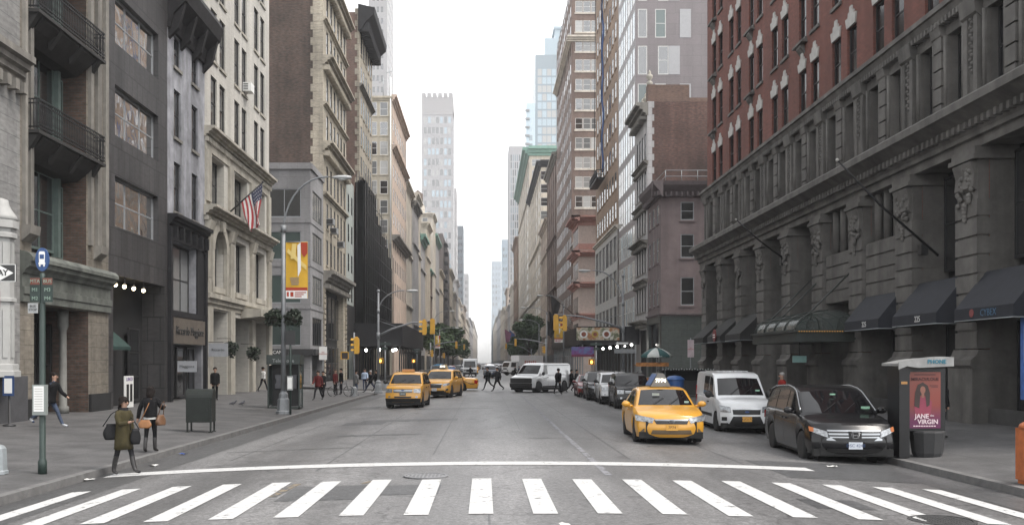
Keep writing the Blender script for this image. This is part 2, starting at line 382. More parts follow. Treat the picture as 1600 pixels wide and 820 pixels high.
mark('road_patch', -4.4, -1.9, 28.2, 28.6, ASPD)
mark('road_patch', -3.0, .4, 43.6, 44.2, ASPD)
mark('road_patch', 5.9, 8.9, 18.2, 21.5, ASPD)
mark('chalk_mark', -3.55, -3.4, 15.4, 17.0, PAINTY, .007, skew=.12)
mark('chalk_mark', -2.2, -2.1, 16.8, 17.15, PAINTY, .007, skew=.1)
mark('gutter', KL, KL + 1.2, 12, 69, asphalt('gutter asphalt', (.075, .075, .076), .2), .004)
mark('gutter', KR - 1.2, KR, 12, 69, MATS.get('x') or bpy.data.materials['gutter asphalt'], .004)
def manhole(x, y, r, m, lab):
    mb = MB(); mb.lathe([(r * .86, .0), (r * .86, .012), (0.01, .012)], n=28, sm=False)
    for i in range(-4, 5):
        for j in range(-4, 5):
            if math.hypot(i, j) < 4.4: mb.box(i*r*.17 - .02, i*r*.17 + .02, j*r*.17 - .02, j*r*.17 + .02, .011, .017)
    t = thing('manhole_cover', lab, 'manhole cover', (x, y, zroad(x) + .006))
    mb.build('lid', m, t)
    mb = MB(); mb.lathe([(r * .88, 0), (r * .88, .02), (r, .018), (r, 0)], n=28, sm=False); mb.build('frame', m, t)
manhole(-1.1, 17.75, .42, mat('worn pale iron', (.19, .19, .195), .5, .2), 'pale worn round manhole cover just behind a crosswalk stripe')
manhole(6.45, 13.35, .45, mat('dark cast iron', (.06, .06, .06), .55, .3), 'dark cast iron manhole cover beside the crosswalk near the right kerb')

# ---------------------------------------------------------------- building system
class Fac:
    """an upright face of a building: u along it, d inward, z up"""
    def __init__(s, root, ox, oy, rot): s.r = root; s.o = Vector((ox, oy, 0)); s.rot = rot; s.c, s.s = math.cos(rot), math.sin(rot)
    def w(s, u, d, z): return (s.o.x + u*s.c - d*s.s, s.o.y + u*s.s + d*s.c, z)
    def rel(s, u, d, z): p = s.w(u, d, z); q = s.r.location; return (p[0]-q.x, p[1]-q.y, p[2]-q.z)
    def u_of_y(s, y): return (y - s.o.y) * s.s
def wallgrid(mb, W, z0, z1, opens, u0=0, m=0, mr=0):
    us = sorted({u0, W} | {max(u0, min(W, a)) for o in opens for a in o[:2]}); zs = sorted({z0, z1} | {max(z0, min(z1, a)) for o in opens for a in o[2:4]})
    def hole(u, z): return any(o[0] < u < o[1] and o[2] < z < o[3] for o in opens)
    for j in range(len(zs) - 1):
        zc = (zs[j] + zs[j+1]) / 2; st = None
        for i in range(len(us)):
            h = i == len(us) - 1 or hole((us[i] + us[i+1]) / 2, zc)
            if h:
                if st is not None: mb.poly([(st, 0, zs[j]), (us[i], 0, zs[j]), (us[i], 0, zs[j+1]), (st, 0, zs[j+1])], m); st = None
            elif st is None: st = us[i]
    for o in opens:
        a, b, c, d = o[:4]; e = o[4] if len(o) > 4 else .25; mq = o[5] if len(o) > 5 else mr
        mb.poly([(a,0,c),(a,e,c),(a,e,d),(a,0,d)], mq); mb.poly([(b,0,c),(b,0,d),(b,e,d),(b,e,c)], mq)
        mb.poly([(a,0,c),(b,0,c),(b,e,c),(a,e,c)], mq); mb.poly([(a,0,d),(a,e,d),(b,e,d),(b,0,d)], mq)
WCACHE = {}
def window(root, fac, u, z, w, h, style='dh', fm=FW, panes=(PD,), d=.16, sill=None, flat=False, name='window'):
    pm = panes[0] if len(panes) == 1 else rnd.choice(panes)
    w, h = round(w, 2), round(h, 2); key = (w, h, style, fm.name, sill.name if sill else '', flat, pm.name if flat else '')
    t = min(.08, w * .09)
    if key not in WCACHE:
        mb = MB()
        mb.box(-w/2, -w/2 + t, 0, .07, 0, h); mb.box(w/2 - t, w/2, 0, .07, 0, h)
        mb.box(-w/2 + t, w/2 - t, .001, .07, 0, t * 1.2); mb.box(-w/2 + t, w/2 - t, .001, .07, h - t, h)
        nx, nz = 1, 1
        if style == 'dh': mb.box(-w/2 + t, w/2 - t, .012, .07, h*.5 - t*.4, h*.5 + t*.4)
        elif ':' in style: nx, nz = map(int, style.split(':'))
        for i in range(1, nx): x = -w/2 + w*i/nx; mb.box(x - t*.4, x + t*.4, .012, .066, t, h - t)
        for i in range(1, nz): q = h*i/nz; mb.box(-w/2 + t, w/2 - t, .014, .068, q - t*.35, q + t*.35)
        ms = [fm]
        if sill: mb.box(-w/2 - .1, w/2 + .1, -d - .09, .0, -.16, -.004, 1); ms.append(sill)
        if flat: mb.poly([(-w/2 + t*.8, .02, t*.8), (w/2 - t*.8, .02, t*.8), (w/2 - t*.8, .02, h - t*.8), (-w/2 + t*.8, .02, h - t*.8)], len(ms)); ms.append(pm)
        WCACHE[key] = mb.mesh(name, ms)
    o = put(name, WCACHE[key], root, fac, fac.rel(u, d, z))
    if not flat:
        key = ('pane', w, h, pm.name)
        if key not in WCACHE:
            mb = MB(); mb.box(-w/2 + t*.5, w/2 - t*.5, .04, .06, t*.5, h - t*.5); WCACHE[key] = mb.mesh('pane', pm)
        put('pane', WCACHE[key], o)
    return o
def DEP(Y0, r): return .05 if Y0 > 100 else .09 if Y0 > 80 else r[8] if len(r) > 8 else .22
def building(name, label, side, Y0, Y1, H, wm, depth=14, srows=(), frows=(), sop=(), fop=(), fm=None, group=None, z0=.0, cap=100, X=None, cat='building', flat=False, frec=None, cornice_=None, fW=None, rev=0):
    """side L or R of the avenue; srows / frows: (z, h, [u centres], w, style, frame, panes, sill) for the avenue face and for the face towards us"""
    Xf = X if X is not None else (XL if side == 'L' else XR)
    root = thing(name, label, cat, (Xf, Y0, .3), group=group)
    if side == 'L': fs = Fac(root, Xf, Y0, PI/2); ff = Fac(root, Xf - depth, Y0, 0)
    else: fs = Fac(root, Xf, Y1, -PI/2); ff = Fac(root, Xf, Y0, 0)
    W = Y1 - Y0; jobs = []
    so = list(sop); fo = list(fop)
    for rows, ops, f in ((srows, so, fs), (frows, fo, ff)):
        for r in rows:
            z, h, us, w = r[:4]
            for u in us:
                dd = DEP(Y0, r)
                ops.append((u - w/2, u + w/2, z, z + h, dd + .03) + ((r[9],) if len(r) > 9 else ())); jobs.append((f, u, z, w, h, r))
    mb = MB(); n = 0
    def add(f, fn, m):
        nonlocal n
        t = MB(); fn(t); i = len(mb.v)
        for p in t.v: q = f.rel(*p); mb.v.append(q)
        for a, b in zip(t.f, t.m): mb.face([i + k for k in a], b or m)
    add(fs, lambda t: wallgrid(t, W, z0, H, so, mr=rev), 0)
    add(ff, lambda t: wallgrid(t, depth, z0, H, fo), 1)
    add(fs, lambda t: (t.poly([(0, depth, z0), (0, depth, H), (W, depth, H), (W, depth, z0)]), t.poly([(0, 0, H), (W, 0, H), (W, depth, H), (0, depth, H)]),
                       t.poly([(W, 0, z0), (W, depth, z0), (W, depth, H), (W, 0, H)]) if side == 'L' else t.poly([(0, 0, z0), (0, 0, H), (0, depth, H), (0, depth, z0)])), 1)
    mb.build('wall', [wm, fm or wm], root, loc=(0, 0, 0))
    def size(j):
        p = j[0].w(j[1], 0, j[2]); return -(j[3] * j[4]) / (p[1] ** 2 + (p[2] - 2) ** 2) * (1 if j[0] is ff else max(.05, abs(p[0]) / p[1]))
    def seen(j):
        p = j[0].w(j[1], 0, j[2]); return HY - (p[2] - CAMZ) * FPX / max(1, p[1]) > -60
    jobs = sorted(jobs, key=lambda j: (not seen(j), size(j)))
    rest = MB(); rm = []
    for i, (f, u, z, w, h, r) in enumerate(jobs):
        st, fmx, pn = r[4], r[5], r[6]; sl = r[7] if len(r) > 7 else None; dd = DEP(Y0, r) - .06
        if i < cap: window(root, f, u, z, w, h, st, fmx, pn, d=dd, sill=sl, flat=flat or Y0 > 100)
        else:
            pm = rnd.choice(pn)
            if pm not in rm: rm.append(pm)
            rest.poly([f.rel(u - w/2, dd + .05, z), f.rel(u + w/2, dd + .05, z), f.rel(u + w/2, dd + .05, z + h), f.rel(u - w/2, dd + .05, z + h)], rm.index(pm))
    if rest.f:
        o = rest.build('far_windows', rm, root, loc=(0, 0, 0)); o['kind'] = 'stuff'
    root['_W'] = W
    return root, fs, ff
def trim(fac, prof, u0, u1, m, name='cornice', dent=None, extra=None):
    """moulding: profile of (d,z), negative d sticks out; dent = (width, gap, depth, z0, z1)"""
    mb = MB(); mb.prism(prof, u0, u1)
    if dent:
        w, g, e, a, b = dent; u = u0 + g / 2
        while u + w < u1: mb.box(u, u + w, -e, .0, a, b); u += w + g
    if extra: extra(mb)
    return mb.build(name, m, fac.r, fac)
def steps(z0, z1, out, n=4, back=.05):
    """stepped cornice profile growing outwards towards its top"""
    p = [(back, z0)]
    for i in range(n):
        o = -out * ((i + 1) / n) ** 1.3; p += [(o, z0 + (z1 - z0) * i / n + .004), (o, z0 + (z1 - z0) * (i + .8) / n)]
    return p + [(-out, z1), (back, z1)]
def bx(fac, name, u0, u1, d0, d1, z0, z1, m):
    mb = MB(); mb.box(u0, u1, d0, d1, z0, z1); return mb.build(name, m, fac.r, fac)
def cols(a, b, n): return [a + (b - a) * (i + .5) / n for i in range(n)]
# ---------------------------------------------------------------- wall materials
STONEP = masonry('pale grey ashlar', (0.245,0.241,0.234), (0.223,0.220,0.216), (0.144,0.144,0.144), 1.1, .55, .015, streak=.3)
SANDST = masonry('tan sandstone blocks', (0.186,0.164,0.133), (0.167,0.149,0.124), (0.105,0.093,0.074), 1.0, .5, .014, streak=.35)
TANST = masonry('tan limestone', (0.370,0.330,0.263), (0.353,0.314,0.252), (0.246,0.224,0.190), 1.2, .6, .012, streak=.3)
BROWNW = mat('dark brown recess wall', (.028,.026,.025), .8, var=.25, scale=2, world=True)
DKPAN = masonry('dark grey stone panels', (.058,.055,.056), (.050,.048,.049), (.020,.020,.020), .62, 1.15, .028, rough=.5, streak=.4)
WEATH = mat('weathered pale blue grey stucco', (0.255,0.259,0.281), .85, var=.38, scale=1.1, streak=.35, world=True, bump=.3, bscale=8)
SLATE = mat('dark slate mansard', (0.025,0.024,0.025), .6, var=.3, world=True, spec=.15)
BLKSF = mat('black painted shopfront', (0.022,0.022,0.024), .5, var=.2, world=True, spec=.15)
CREAMW = masonry('cream white brick', (0.476,0.459,0.416), (0.451,0.433,0.399), (0.374,0.357,0.323), .9, .3, .006, streak=.22, big=.12, var=.08)
LIMES = mat('cream limestone trim', (0.345,0.323,0.277), .8, var=.2, scale=1.5, streak=.3, world=True)
LIMED = mat('grey brown limestone trim', (0.200,0.188,0.168), .8, var=.25, scale=1.5, streak=.35, world=True)
GREYCL = masonry('light grey stone cladding', (0.240,0.236,0.240), (0.228,0.224,0.228), (0.160,0.160,0.160), 1.6, 1.9, .015, streak=.15, var=.08)
BRKDK = masonry('old dark brown brick', (.100,.056,.040), (.064,.042,.032), (0.072,0.064,0.056), .26, .10, .016, big=.45, streak=.3, var=.35)
BRKRED = masonry('red brown brick', (.17,.095,.07), (.13,.075,.06), (.15,.12,.1), .26, .09, .014, big=.3)
BRKWN = masonry('deep red brick', (.205,.066,.048), (.165,.058,.044), (0.090,0.054,0.045), .26, .09, .012, big=.2, streak=.2)
BRKBR = masonry('brown brick', (0.196,0.132,0.103), (0.161,0.115,0.098), (0.149,0.115,0.098), .26, .09, .012, big=.2)
BRKOR = masonry('orange tan brick', (0.306,0.204,0.136), (0.272,0.183,0.128), (0.230,0.170,0.128), .26, .09, .012, big=.15)
BEIGE = mat('beige painted wall', (0.425,0.383,0.306), .8, var=.12, scale=.6, streak=.2, world=True)
PINKW = mat('pinkish buff wall', (0.462,0.363,0.297), .8, var=.15, scale=.7, streak=.25, world=True)
MAUVE = mat('mauve painted stucco', (0.144,0.112,0.112), .85, var=.15, scale=1.2, streak=.2, world=True)
MAUPAN = masonry('mauve grey rain screen panels', (.20,.175,.18), (.19,.168,.172), (0.165,0.150,0.150), 1.9, 1.15, .03, rough=.5, streak=.1, big=.08, var=.05)
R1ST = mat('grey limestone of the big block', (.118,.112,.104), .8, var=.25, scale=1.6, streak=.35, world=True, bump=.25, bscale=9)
R1DK = mat('limestone with painted shade', (0.060,0.059,0.058), .8, var=.25, scale=1.6, world=True)  # darker copy of the block limestone, shade put into its colour
KEYW = mat('white stone keystones', (.42,.41,.39), .8, var=.15, world=True)
GRNST = masonry('dark green stone tiles', (.055,.065,.06), (.048,.056,.054), (.03,.03,.03), 1.2, .6, .015, rough=.45)
COPPER = mat('green copper', (.17,.30,.25), .7, var=.2, scale=1, world=True)
NET = mat('black debris netting', (0.011,0.011,0.011), .95, var=.45, scale=.9, streak=.4, world=True, spec=.03)
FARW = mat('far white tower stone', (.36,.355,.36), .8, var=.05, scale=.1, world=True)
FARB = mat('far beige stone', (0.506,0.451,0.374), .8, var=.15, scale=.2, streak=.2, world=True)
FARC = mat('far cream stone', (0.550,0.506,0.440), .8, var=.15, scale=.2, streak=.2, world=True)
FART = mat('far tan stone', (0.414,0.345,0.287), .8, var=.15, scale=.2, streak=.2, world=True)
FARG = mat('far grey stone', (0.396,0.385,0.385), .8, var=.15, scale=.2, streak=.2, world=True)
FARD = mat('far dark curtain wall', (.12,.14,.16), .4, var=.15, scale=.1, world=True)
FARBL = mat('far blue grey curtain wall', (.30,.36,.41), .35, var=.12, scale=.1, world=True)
AWN = mat('navy awning canvas', (0.016,0.018,0.025), .8, var=.2, scale=3)
AWNB = mat('black awning canvas', (0.013,0.013,0.013), .8, var=.2, scale=3)

# ---------------------------------------------------------------- left side of the avenue
# corner block with the pale ashlar and a column
r, f, g = building('stone_building', 'pale ashlar building with a dark ledge and a white column, nearest on the left pavement', 'L', 22, 31.8, 21, STONEP,
    sop=[], srows=[(13.6, 3.2, [2.2, 5.2], 1.3, 'dh', FD, (PD,)), (17.6, 2.6, [2.2, 5.2], 1.3, 'dh', FD, (PD,)), (4.5, 5, [2.2, 5.0], 1.8, '2:3', FD, (PD,))])
trim(f, steps(11.7, 12.6, .55, 4), 0, 9.8, LIMED, dent=(.25, .3, .3, 11.35, 11.7))
bx(f, 'plinth', 0, 9.79, -.28, .02, .3, 1.95, mat('dark stone plinth', (.07, .07, .075), .6, var=.2, world=True))
mb = MB()
for z0, z1, rr in ((1.95, 2.15, .56), (2.15, 2.35, .5), (2.35, 4.3, .37), (4.3, 4.42, .44), (4.42, 5.2, .37), (5.2, 5.32, .44), (5.32, 6.3, .36), (6.3, 6.45, .46), (6.45, 6.6, .4), (6.6, 6.85, .50)):
    mb.lathe([(rr, z0), (rr, z1 - .02), (rr * .96, z1)], (7.75, -.42, 0), 8, sm=False)
mb.lathe([(.5, 6.85), (.44, 7.0), (.3, 7.2), (.24, 7.32), (.2, 7.5), (.02, 7.56)], (7.75, -.42, 0), 8)
for k in range(8):
    a = PI/8*0 + k*PI/4
    mb.cbox((7.75 + .36*math.cos(a), -.42 + .36*math.sin(a), 3.3), (.03, .16, 1.5), a); mb.cbox((7.75 + .355*math.cos(a), -.42 + .355*math.sin(a), 5.8), (.03, .15, .7), a)
mb.build('column', mat('white painted cast iron', (.34, .34, .33), .6, var=.12, scale=2, world=True), r, f)

# balconied building
Y0, Y1 = 31.8, 39.3
r, f, g = building('balcony_building', 'tan pilastered building with dark iron balconies above a green grey shop cornice', 'L', Y0, Y1, 23, SANDST, fm=BRKDK,
    sop=[(.82, 5.3, 6.2, 22, .95, 1), (1.0, 5.5, .3, 4.4, 1.8, 1)])
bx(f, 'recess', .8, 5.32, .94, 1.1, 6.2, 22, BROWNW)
for zf in (6.3, 10.45, 14.55, 18.7):
    window(r, f, 3.2, zf + .25, 2.3, 2.9, '2:2', FG, (PD,), d=.84)
    window(r, f, 1.4, zf + .1, .75, 2.8, '1:2', FG, (PD,), d=.84); window(r, f, 4.85, zf + .1, .6, 2.8, '1:2', FG, (PD,), d=.84)
    mb = MB()
    for u in (1.95, 4.45): mb.box(u - .1, u + .1, .66, .93, zf + .1, zf + 3.4)
    mb.box(1.8, 4.6, .6, .93, zf + 3.25, zf + 3.6); mb.build('window_surround', FG, r, f)
IRONSOF = mat('dark weathered balcony stone', (.024, .023, .022), .8, var=.3, world=True)
for zf in (10.3, 14.4, 18.5):
    mb = MB(); mb.prism([(.9, zf - .12), (-.5, zf - .12), (-.5, zf), (.9, zf)], .3, 6.0)
    mb.prism([(.9, zf - .9), (.35, zf - .85), (-.1, zf - .5), (-.38, zf - .2), (-.38, zf - .12), (.9, zf - .12)], .82, 5.28)
    for u in (.5, 2.2, 3.9, 5.6): mb.prism([(.0, zf - .8), (-.25, zf - .45), (-.45, zf - .12), (.0, zf - .12)], u - .12, u + .12)
    b = mb.build('balcony', IRONSOF, r, f)
    mb = MB()
    for z in (zf + .08, zf + .2, zf + .88, zf + 1.02): mb.box(.35, 5.95, -.49, -.45, z, z + .045)
    for d in (-.47,):
        u = .38
        while u < 5.95:
            mb.box(u - .012, u + .012, d - .012, d + .012, zf + .05, zf + 1.04)
            mb.tube([(u + .07 + .05*math.cos(a), d, zf + .54 + .2*math.sin(a)) for a in [2*PI*k/8 for k in range(9)]], .009, 4, cap=False); u += .14
    for u in (.36, 5.94):
        for z in (zf + .08, zf + .88, zf + 1.02): mb.box(u - .02, u + .02, -.47, .0, z, z + .045)
        for k in range(5): mb.box(u - .012, u + .012, -.4 + k*.1, -.38 + k*.1, zf + .05, zf + 1.04)
    o = mb.build('railing', IRON, b, None); o.location = (0, 0, 0)
mb = MB()
for u0, u1 in ((.12, .3), (.5, .72), (5.45, 5.7), (6.1, 6.5), (6.9, 7.2)): mb.box(u0, u1, -.14, .02, 7.0, 22)
for u in (.3, 6.2): mb.prism([(.0, 6.5), (-.3, 6.75), (-.34, 7.05), (0, 7.05)], u - .2, u + .5)
mb.build('pilaster', LIMED, r, f)
GRCOR = mat('green grey weathered cornice', (.105, .112, .10), .8, var=.35, scale=2, streak=.35, world=True)
trim(f, [(.05, 4.45), (-.12, 4.45), (-.12, 4.7), (-.16, 4.72), (-.16, 4.95), (-.08, 4.97), (-.08, 5.4), (-.14, 5.42), (-.2, 5.55), (-.34, 5.65), (-.36, 5.8), (-.44, 5.82), (-.44, 5.95), (-.3, 6.1), (.05, 6.2)], .0, 7.5, GRCOR)
bx(f, 'plinth', 5.52, 7.49, -.12, .02, .3, 1.15, DARK); bx(f, 'plinth', .02, .98, -.12, .02, .3, 1.15, DARK)
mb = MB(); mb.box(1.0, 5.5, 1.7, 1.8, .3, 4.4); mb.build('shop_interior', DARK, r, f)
sh = bx(f, 'door', 1.5, 2.5, 1.55, 1.65, .45, 3.2, mat('dark red door', (.10, .02, .018), .5, var=.15)); bx(f, 'poster', 2.75, 3.6, 1.6, 1.66, 1.4, 2.9, mat('pale poster', (.32, .33, .32), .7, var=.2, scale=4))
mb = MB(); mb.lathe([(.22, .45), (.22, .7), (.15, .75), (.13, 3.6), (.2, 3.8), (.2, 4.4)], (4.5, .55, 0), 10); mb.build('column', mat('grey shop column', (.14, .14, .13), .7, var=.2), r, f)
for u in (3.6, 4.9): window(r, f, u, .7, 1.1, 3.2, '1:2', FD, (PD,), d=1.4)

# dark stone panel building
Y0, Y1 = 39.3, 46.6
r, f, g = building('panel_building', 'dark grey stone panel building with one wide window on each storey', 'L', Y0, Y1, 24, DKPAN,
    sop=[(.5, 6.9, .3, 6.1, 1.2)], srows=[(z, 2.15, [3.35], 5.3, '3:2', FGY, (PR,), None, .3) for z in (8.15, 12.0, 15.9, 19.8)])
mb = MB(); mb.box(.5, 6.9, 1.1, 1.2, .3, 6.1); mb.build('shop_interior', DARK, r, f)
for u in (1.3, 5.2): window(r, f, u, .6, 1.4, 3.4, '1:3', FD, (PD,), d=.85)
bx(f, 'door', 2.6, 4.0, .95, 1.05, .4, 3.0, FD)
mb = MB(); mb.prism([(1.1, 3.9), (.2, 3.1), (.2, 2.95), (1.1, 3.6)], .7, 3.0); mb.build('awning', mat('dark green awning', (.012, .035, .03), .8, var=.3), r, f)
LAMPB = mat('dark lamp socket', (.04, .04, .04), .5)
for u in (1.0, 2.0, 3.1, 4.3):
    t = thing('hanging_lamp', '%s bare glowing bulb hanging in the dark panel building entrance' % {1.0: 'nearest', 2.0: 'second', 3.1: 'third', 4.3: 'farthest'}[u], 'lamp', f.w(u, .1, 5.7), group='bare bulbs in the dark entrance')
    mb = MB(); mb.tube([(0, 0, .12), (0, 0, .42)], .015, 6); mb.lathe([(.04, .06), (.05, .1), (.05, .16)], n=8); mb.build('socket', LAMPB, t)
    mb = MB(); mb.ball((0, 0, 0), .085); mb.build('bulb', BULB, t)
t = thing('menu_board', 'white poster board with two dark pictures at the dark entrance', 'sign board', (XL + .35, 40.6, .4))
mb = MB(); mb.cbox((0, 0, .75), (.06, .95, 1.35)); mb.build('board', WHITE, t)
mb = MB(); mb.cbox((.035, -.2, .7), (.012, .26, .75)); mb.cbox((.035, .2, .7), (.012, .26, .75)); mb.build('picture', DARK, t)
put('lettering', textmesh('LUNCH', .22, mat('violet sign ink', (.1, .05, .2), .6)), t, None, (.036, 0, 1.28), PI/2)

# weathered stucco building with mansard
Y0, Y1 = 46.6, 52.8
r, f, g = building('stucco_building', 'weathered pale blue grey building under a dark mansard cornice', 'L', Y0, Y1, 19.4, WEATH,
    sop=[(.5, 4.7, 5.0, 8.5, .5), (.5, 5.6, .3, 3.3, 1.3)], srows=[(z, h, [1.5, 4.4], 1.05, '1:2', FD, (PD,), LIMED, .16) for z, h in ((10.0, 2.5), (13.75, 2.4), (17.3, 1.5))])
mb = MB(); mb.prism([(.1, 18.9), (-.15, 18.9), (-.3, 19.6), (-.9, 20.2), (-1.05, 20.9), (-.95, 21.2), (-.3, 21.5), (.6, 23.6), (.6, 24.2), (13, 24.2), (13, 18.9)], .0, 6.15)
for u in (.25, 2.1, 4.0, 5.9): mb.prism([(0, 18.4), (-.5, 18.9), (-.85, 20.2), (0, 20.2)], u - .14, u + .14)
mb.build('roof', SLATE, r, f)
trim(f, steps(9.1, 9.75, .5, 4), 0, 6.2, BLKSF, dent=(.16, .9, .35, 8.6, 9.2))
mb = MB()
for u in (.12, 6.02): mb.box(u - .12, u + .16, -.2, .02, .3, 9.1)
mb.box(.4, 5.9, -.12, .02, 8.5, 9.1); mb.box(.4, 5.9, -.1, .02, 4.7, 5.0); mb.box(4.7, 5.9, -.06, .02, 5.0, 8.5); mb.build('shopfront', BLKSF, r, f)
window(r, f, 2.6, 5.0, 4.1, 3.4, '3:2', FD, (PD, PL), d=.4)
b = bx(f, 'sign_band', .5, 5.75, -.16, .02, 3.35, 4.65, mat('bronze sign band', (.10, .085, .07), .6, var=.25, world=True))
lettering('Riccardo Maggiore', .62, BLACKP, b, (3.1, -.17, 4.0), ext=.02)
mb = MB(); mb.box(.5, 5.6, 1.2, 1.3, .3, 3.3); mb.build('shop_interior', DARK, r, f)
for u in (1.3, 3.0, 4.7): window(r, f, u, .6, 1.3, 2.6, '1:1', FD, (PD,), d=.3)
for (u, z, w, h, tx, lab) in ((.7, 2.2, .95, .55, 'Maggiore', 'grey hanging shop sign left of the dark doorway under the sign band'), (6.2, 3.1, 1.1, .75, 'Riccardo', 'larger grey hanging shop sign between the stucco and cream buildings')):
    t = thing('shop_sign', lab, 'sign', f.w(u, -.75, z), 0)
    mb = MB(); mb.cbox((0, 0, 0), (w, .06, h)); mb.build('panel', mat('pale grey sign panel', (.30, .31, .33), .5, var=.1), t)
    mb = MB(); mb.tube([(-.75, .0, h/2 + .05), (.3, 0, h/2 + .05)], .02, 6); mb.build('bracket', IRON, t)
    lettering(tx, .2, BLACKP, t, (0, -.035, 0))

# cream building with paired windows
Y0, Y1 = 52.8, 68.6
pairs = [c + e for c in (2.75, 7.85, 12.9) for e in (-.95, .85)]
r, f, g = building('cream_building', 'tall cream building with paired tall windows over a carved two storey base', 'L', Y0, Y1, 33, CREAMW, depth=20,
    srows=[(z, 2.9, pairs, 1.25, 'dh', FD, (PD,), LIMES, .15) for z in (15.9, 19.75, 23.6, 27.5)] +
          [(11.5, 2.7, [2.6], 2.7, '3:2', FD, (PD,), None, .5), (11.5, 2.7, [7.9], 3.2, '3:2', FD, (PD,), None, .5), (11.5, 2.7, [13.1], 2.7, '3:2', FD, (PD,), None, .5),
           (6.8, 3.4, [2.6], 2.5, '3:2', FD, (PD,), None, .5), (6.8, 3.2, [7.9], 2.6, '2:2', FD, (PD,), None, .5), (6.8, 3.2, [13.1], 2.6, '2:2', FD, (PD,), None, .5)],
    sop=[(.9, 4.6, .3, 5.4, 1.5), (6.0, 9.9, .3, 5.2, 1.5), (11.0, 14.9, .3, 5.2, 1.5)])
trim(f, steps(15.0, 15.6, .6, 4), -.1, 15.9, LIMES, dent=(.14, .16, .22, 14.75, 15.0))
trim(f, steps(10.6, 11.2, .75, 4), -.2, 16.0, LIMES, dent=(.14, .16, .25, 10.35, 10.6))
trim(f, steps(5.5, 6.3, .35, 3), -.05, 15.85, LIMES)
mb = MB(); mb.box(0, 15.8, -.06, .02, 11.2, 11.45); mb.box(0, 15.8, -.08, .02, 14.3, 14.75)
for u in (.45, 5.2, 10.5, 15.4):
    mb.box(u - .42, u + .42, -.16, .02, 11.45, 14.3); mb.box(u - .5, u + .5, -.2, .02, 6.3, 7.0); mb.box(u - .38, u + .38, -.2, .02, 7.0, 9.7)
    for k in range(4): mb.box(u - .3 + k*.17, u - .22 + k*.17, -.24, -.19, 7.2, 9.5)
    mb.prism([(0, 9.5), (-.25, 9.7), (-.4, 10.35), (0, 10.35)], u - .45, u + .45); mb.box(u - .5, u + .5, -.22, .02, .3, 5.5)
for cu, w in ((2.6, 2.5), (7.9, 2.6), (13.1, 2.6)): mb.box(cu - w/2 - .2, cu + w/2 + .2, -.1, .02, 6.45, 6.78)
arc = lambda ra, n=12: [(2.6 + ra*math.cos(a), 8.85 + ra*math.sin(a)) for a in [PI*k/n for k in range(n + 1)]]
o_, i_ = arc(1.75), arc(1.24)
for k in range(12): mb.prismy([i_[k], o_[k], o_[k+1], i_[k+1]], -.22, .1)
mb.prismy([(2.35, 10.0), (2.85, 10.0), (2.95, 10.6), (2.25, 10.6)], -.4, 0)
for k in range(12):
    a, b = i_[k], i_[k+1]; mb.prismy([a, b, (b[0], 10.32), (a[0], 10.32)], -.02, .3)
for e in (-1, 1): mb.box(2.6 + e*1.5 - .25, 2.6 + e*1.5 + .25, -.2, .02, 6.4, 8.85)
mb.build('carved_stonework', LIMES, r, f)
trim(f, [(.1, 5.2), (-1.3, 5.35), (-1.3, 5.8), (.1, 5.9)], 7.8, 15.6, LIMES, name='stone_canopy')
for a, b in ((.9, 4.6), (6.0, 9.9), (11.0, 14.9)):
    bx(f, 'shop_interior', a, b, 1.4, 1.5, .3, 5.4, DARK)
    window(r, f, (a + b)/2 - .8, .5, 1.7, 3.2, '1:2', FD, (PD,), d=1.1); window(r, f, (a + b)/2 + 1, .5, 1.5, 3.2, '1:2', FD, (PD,), d=1.1)
t = thing('air_conditioner', 'white window air conditioner high on the cream building', 'air conditioner', f.w(8.7, -.1, 19.9))
mb = MB(); mb.cbox((.18, 0, .28), (.55, .8, .55)); mb.build('case', WHITE, t)
mb = MB()
for k in range(4): mb.cbox((.1, -.405, .12 + k*.11), (.3, .01, .05))
mb.build('grille', FD, t)

# grey stone clad building past the side street
Y0, Y1 = 84.9, 91.6
fx = [16 - c for c in (2.35, 6.2)]
r, f, g = building('grey_building', 'light grey clad corner building with wide windows past the left side street', 'L', Y0, Y1, 20.2, GREYCL, depth=16,
    frows=[(z, 2.55, fx, 3.0, '2:1', FGY, (PD, PG), None, .35) for z in (3.9, 7.7, 11.6, 15.4)], srows=[(z, 2.6, [3.4], 4.8, '4:1', FD, (PD, PL), None, .35) for z in (3.9, 7.7, 11.6, 15.4)],
    fop=[(8.0, 15.4, .3, 3.2, .6)], sop=[(.8, 6.2, .3, 3.2, .6)])
trim(g, [(.05, 19.7), (-.15, 19.7), (-.15, 20.25), (.05, 20.25)], -.1, 16.1, GREYCL); trim(f, [(.05, 19.71), (-.15, 19.71), (-.15, 20.245), (.05, 20.245)], 0, 6.7, GREYCL)
for z in (7.2, 11.0, 14.9): trim(g, [(.05, z), (-.06, z), (-.06, z + .2), (.05, z + .2)], 0, 16, GREYCL); trim(f, [(.05, z + .003), (-.06, z + .003), (-.06, z + .197), (.05, z + .197)], 0, 6.7, GREYCL)
for fc, a, b in ((g, 8, 15.4), (f, .8, 6.2)): bx(fc, 'shop_interior', a, b, .5, .6, .3, 3.2, DARK)
b = bx(g, 'shop_fascia', 7.9, 16.3, -.5, -.02, 3.05, 3.6, FD); lettering('MEXICAN', .42, WHITE, b, (12.7, -.52, 3.3))
b = bx(f, 'shop_fascia', .0, 6.6, -.5, -.02, 3.05, 3.6, FD); lettering('Mexican', .5, WHITE, b, (3.0, -.52, 3.3))

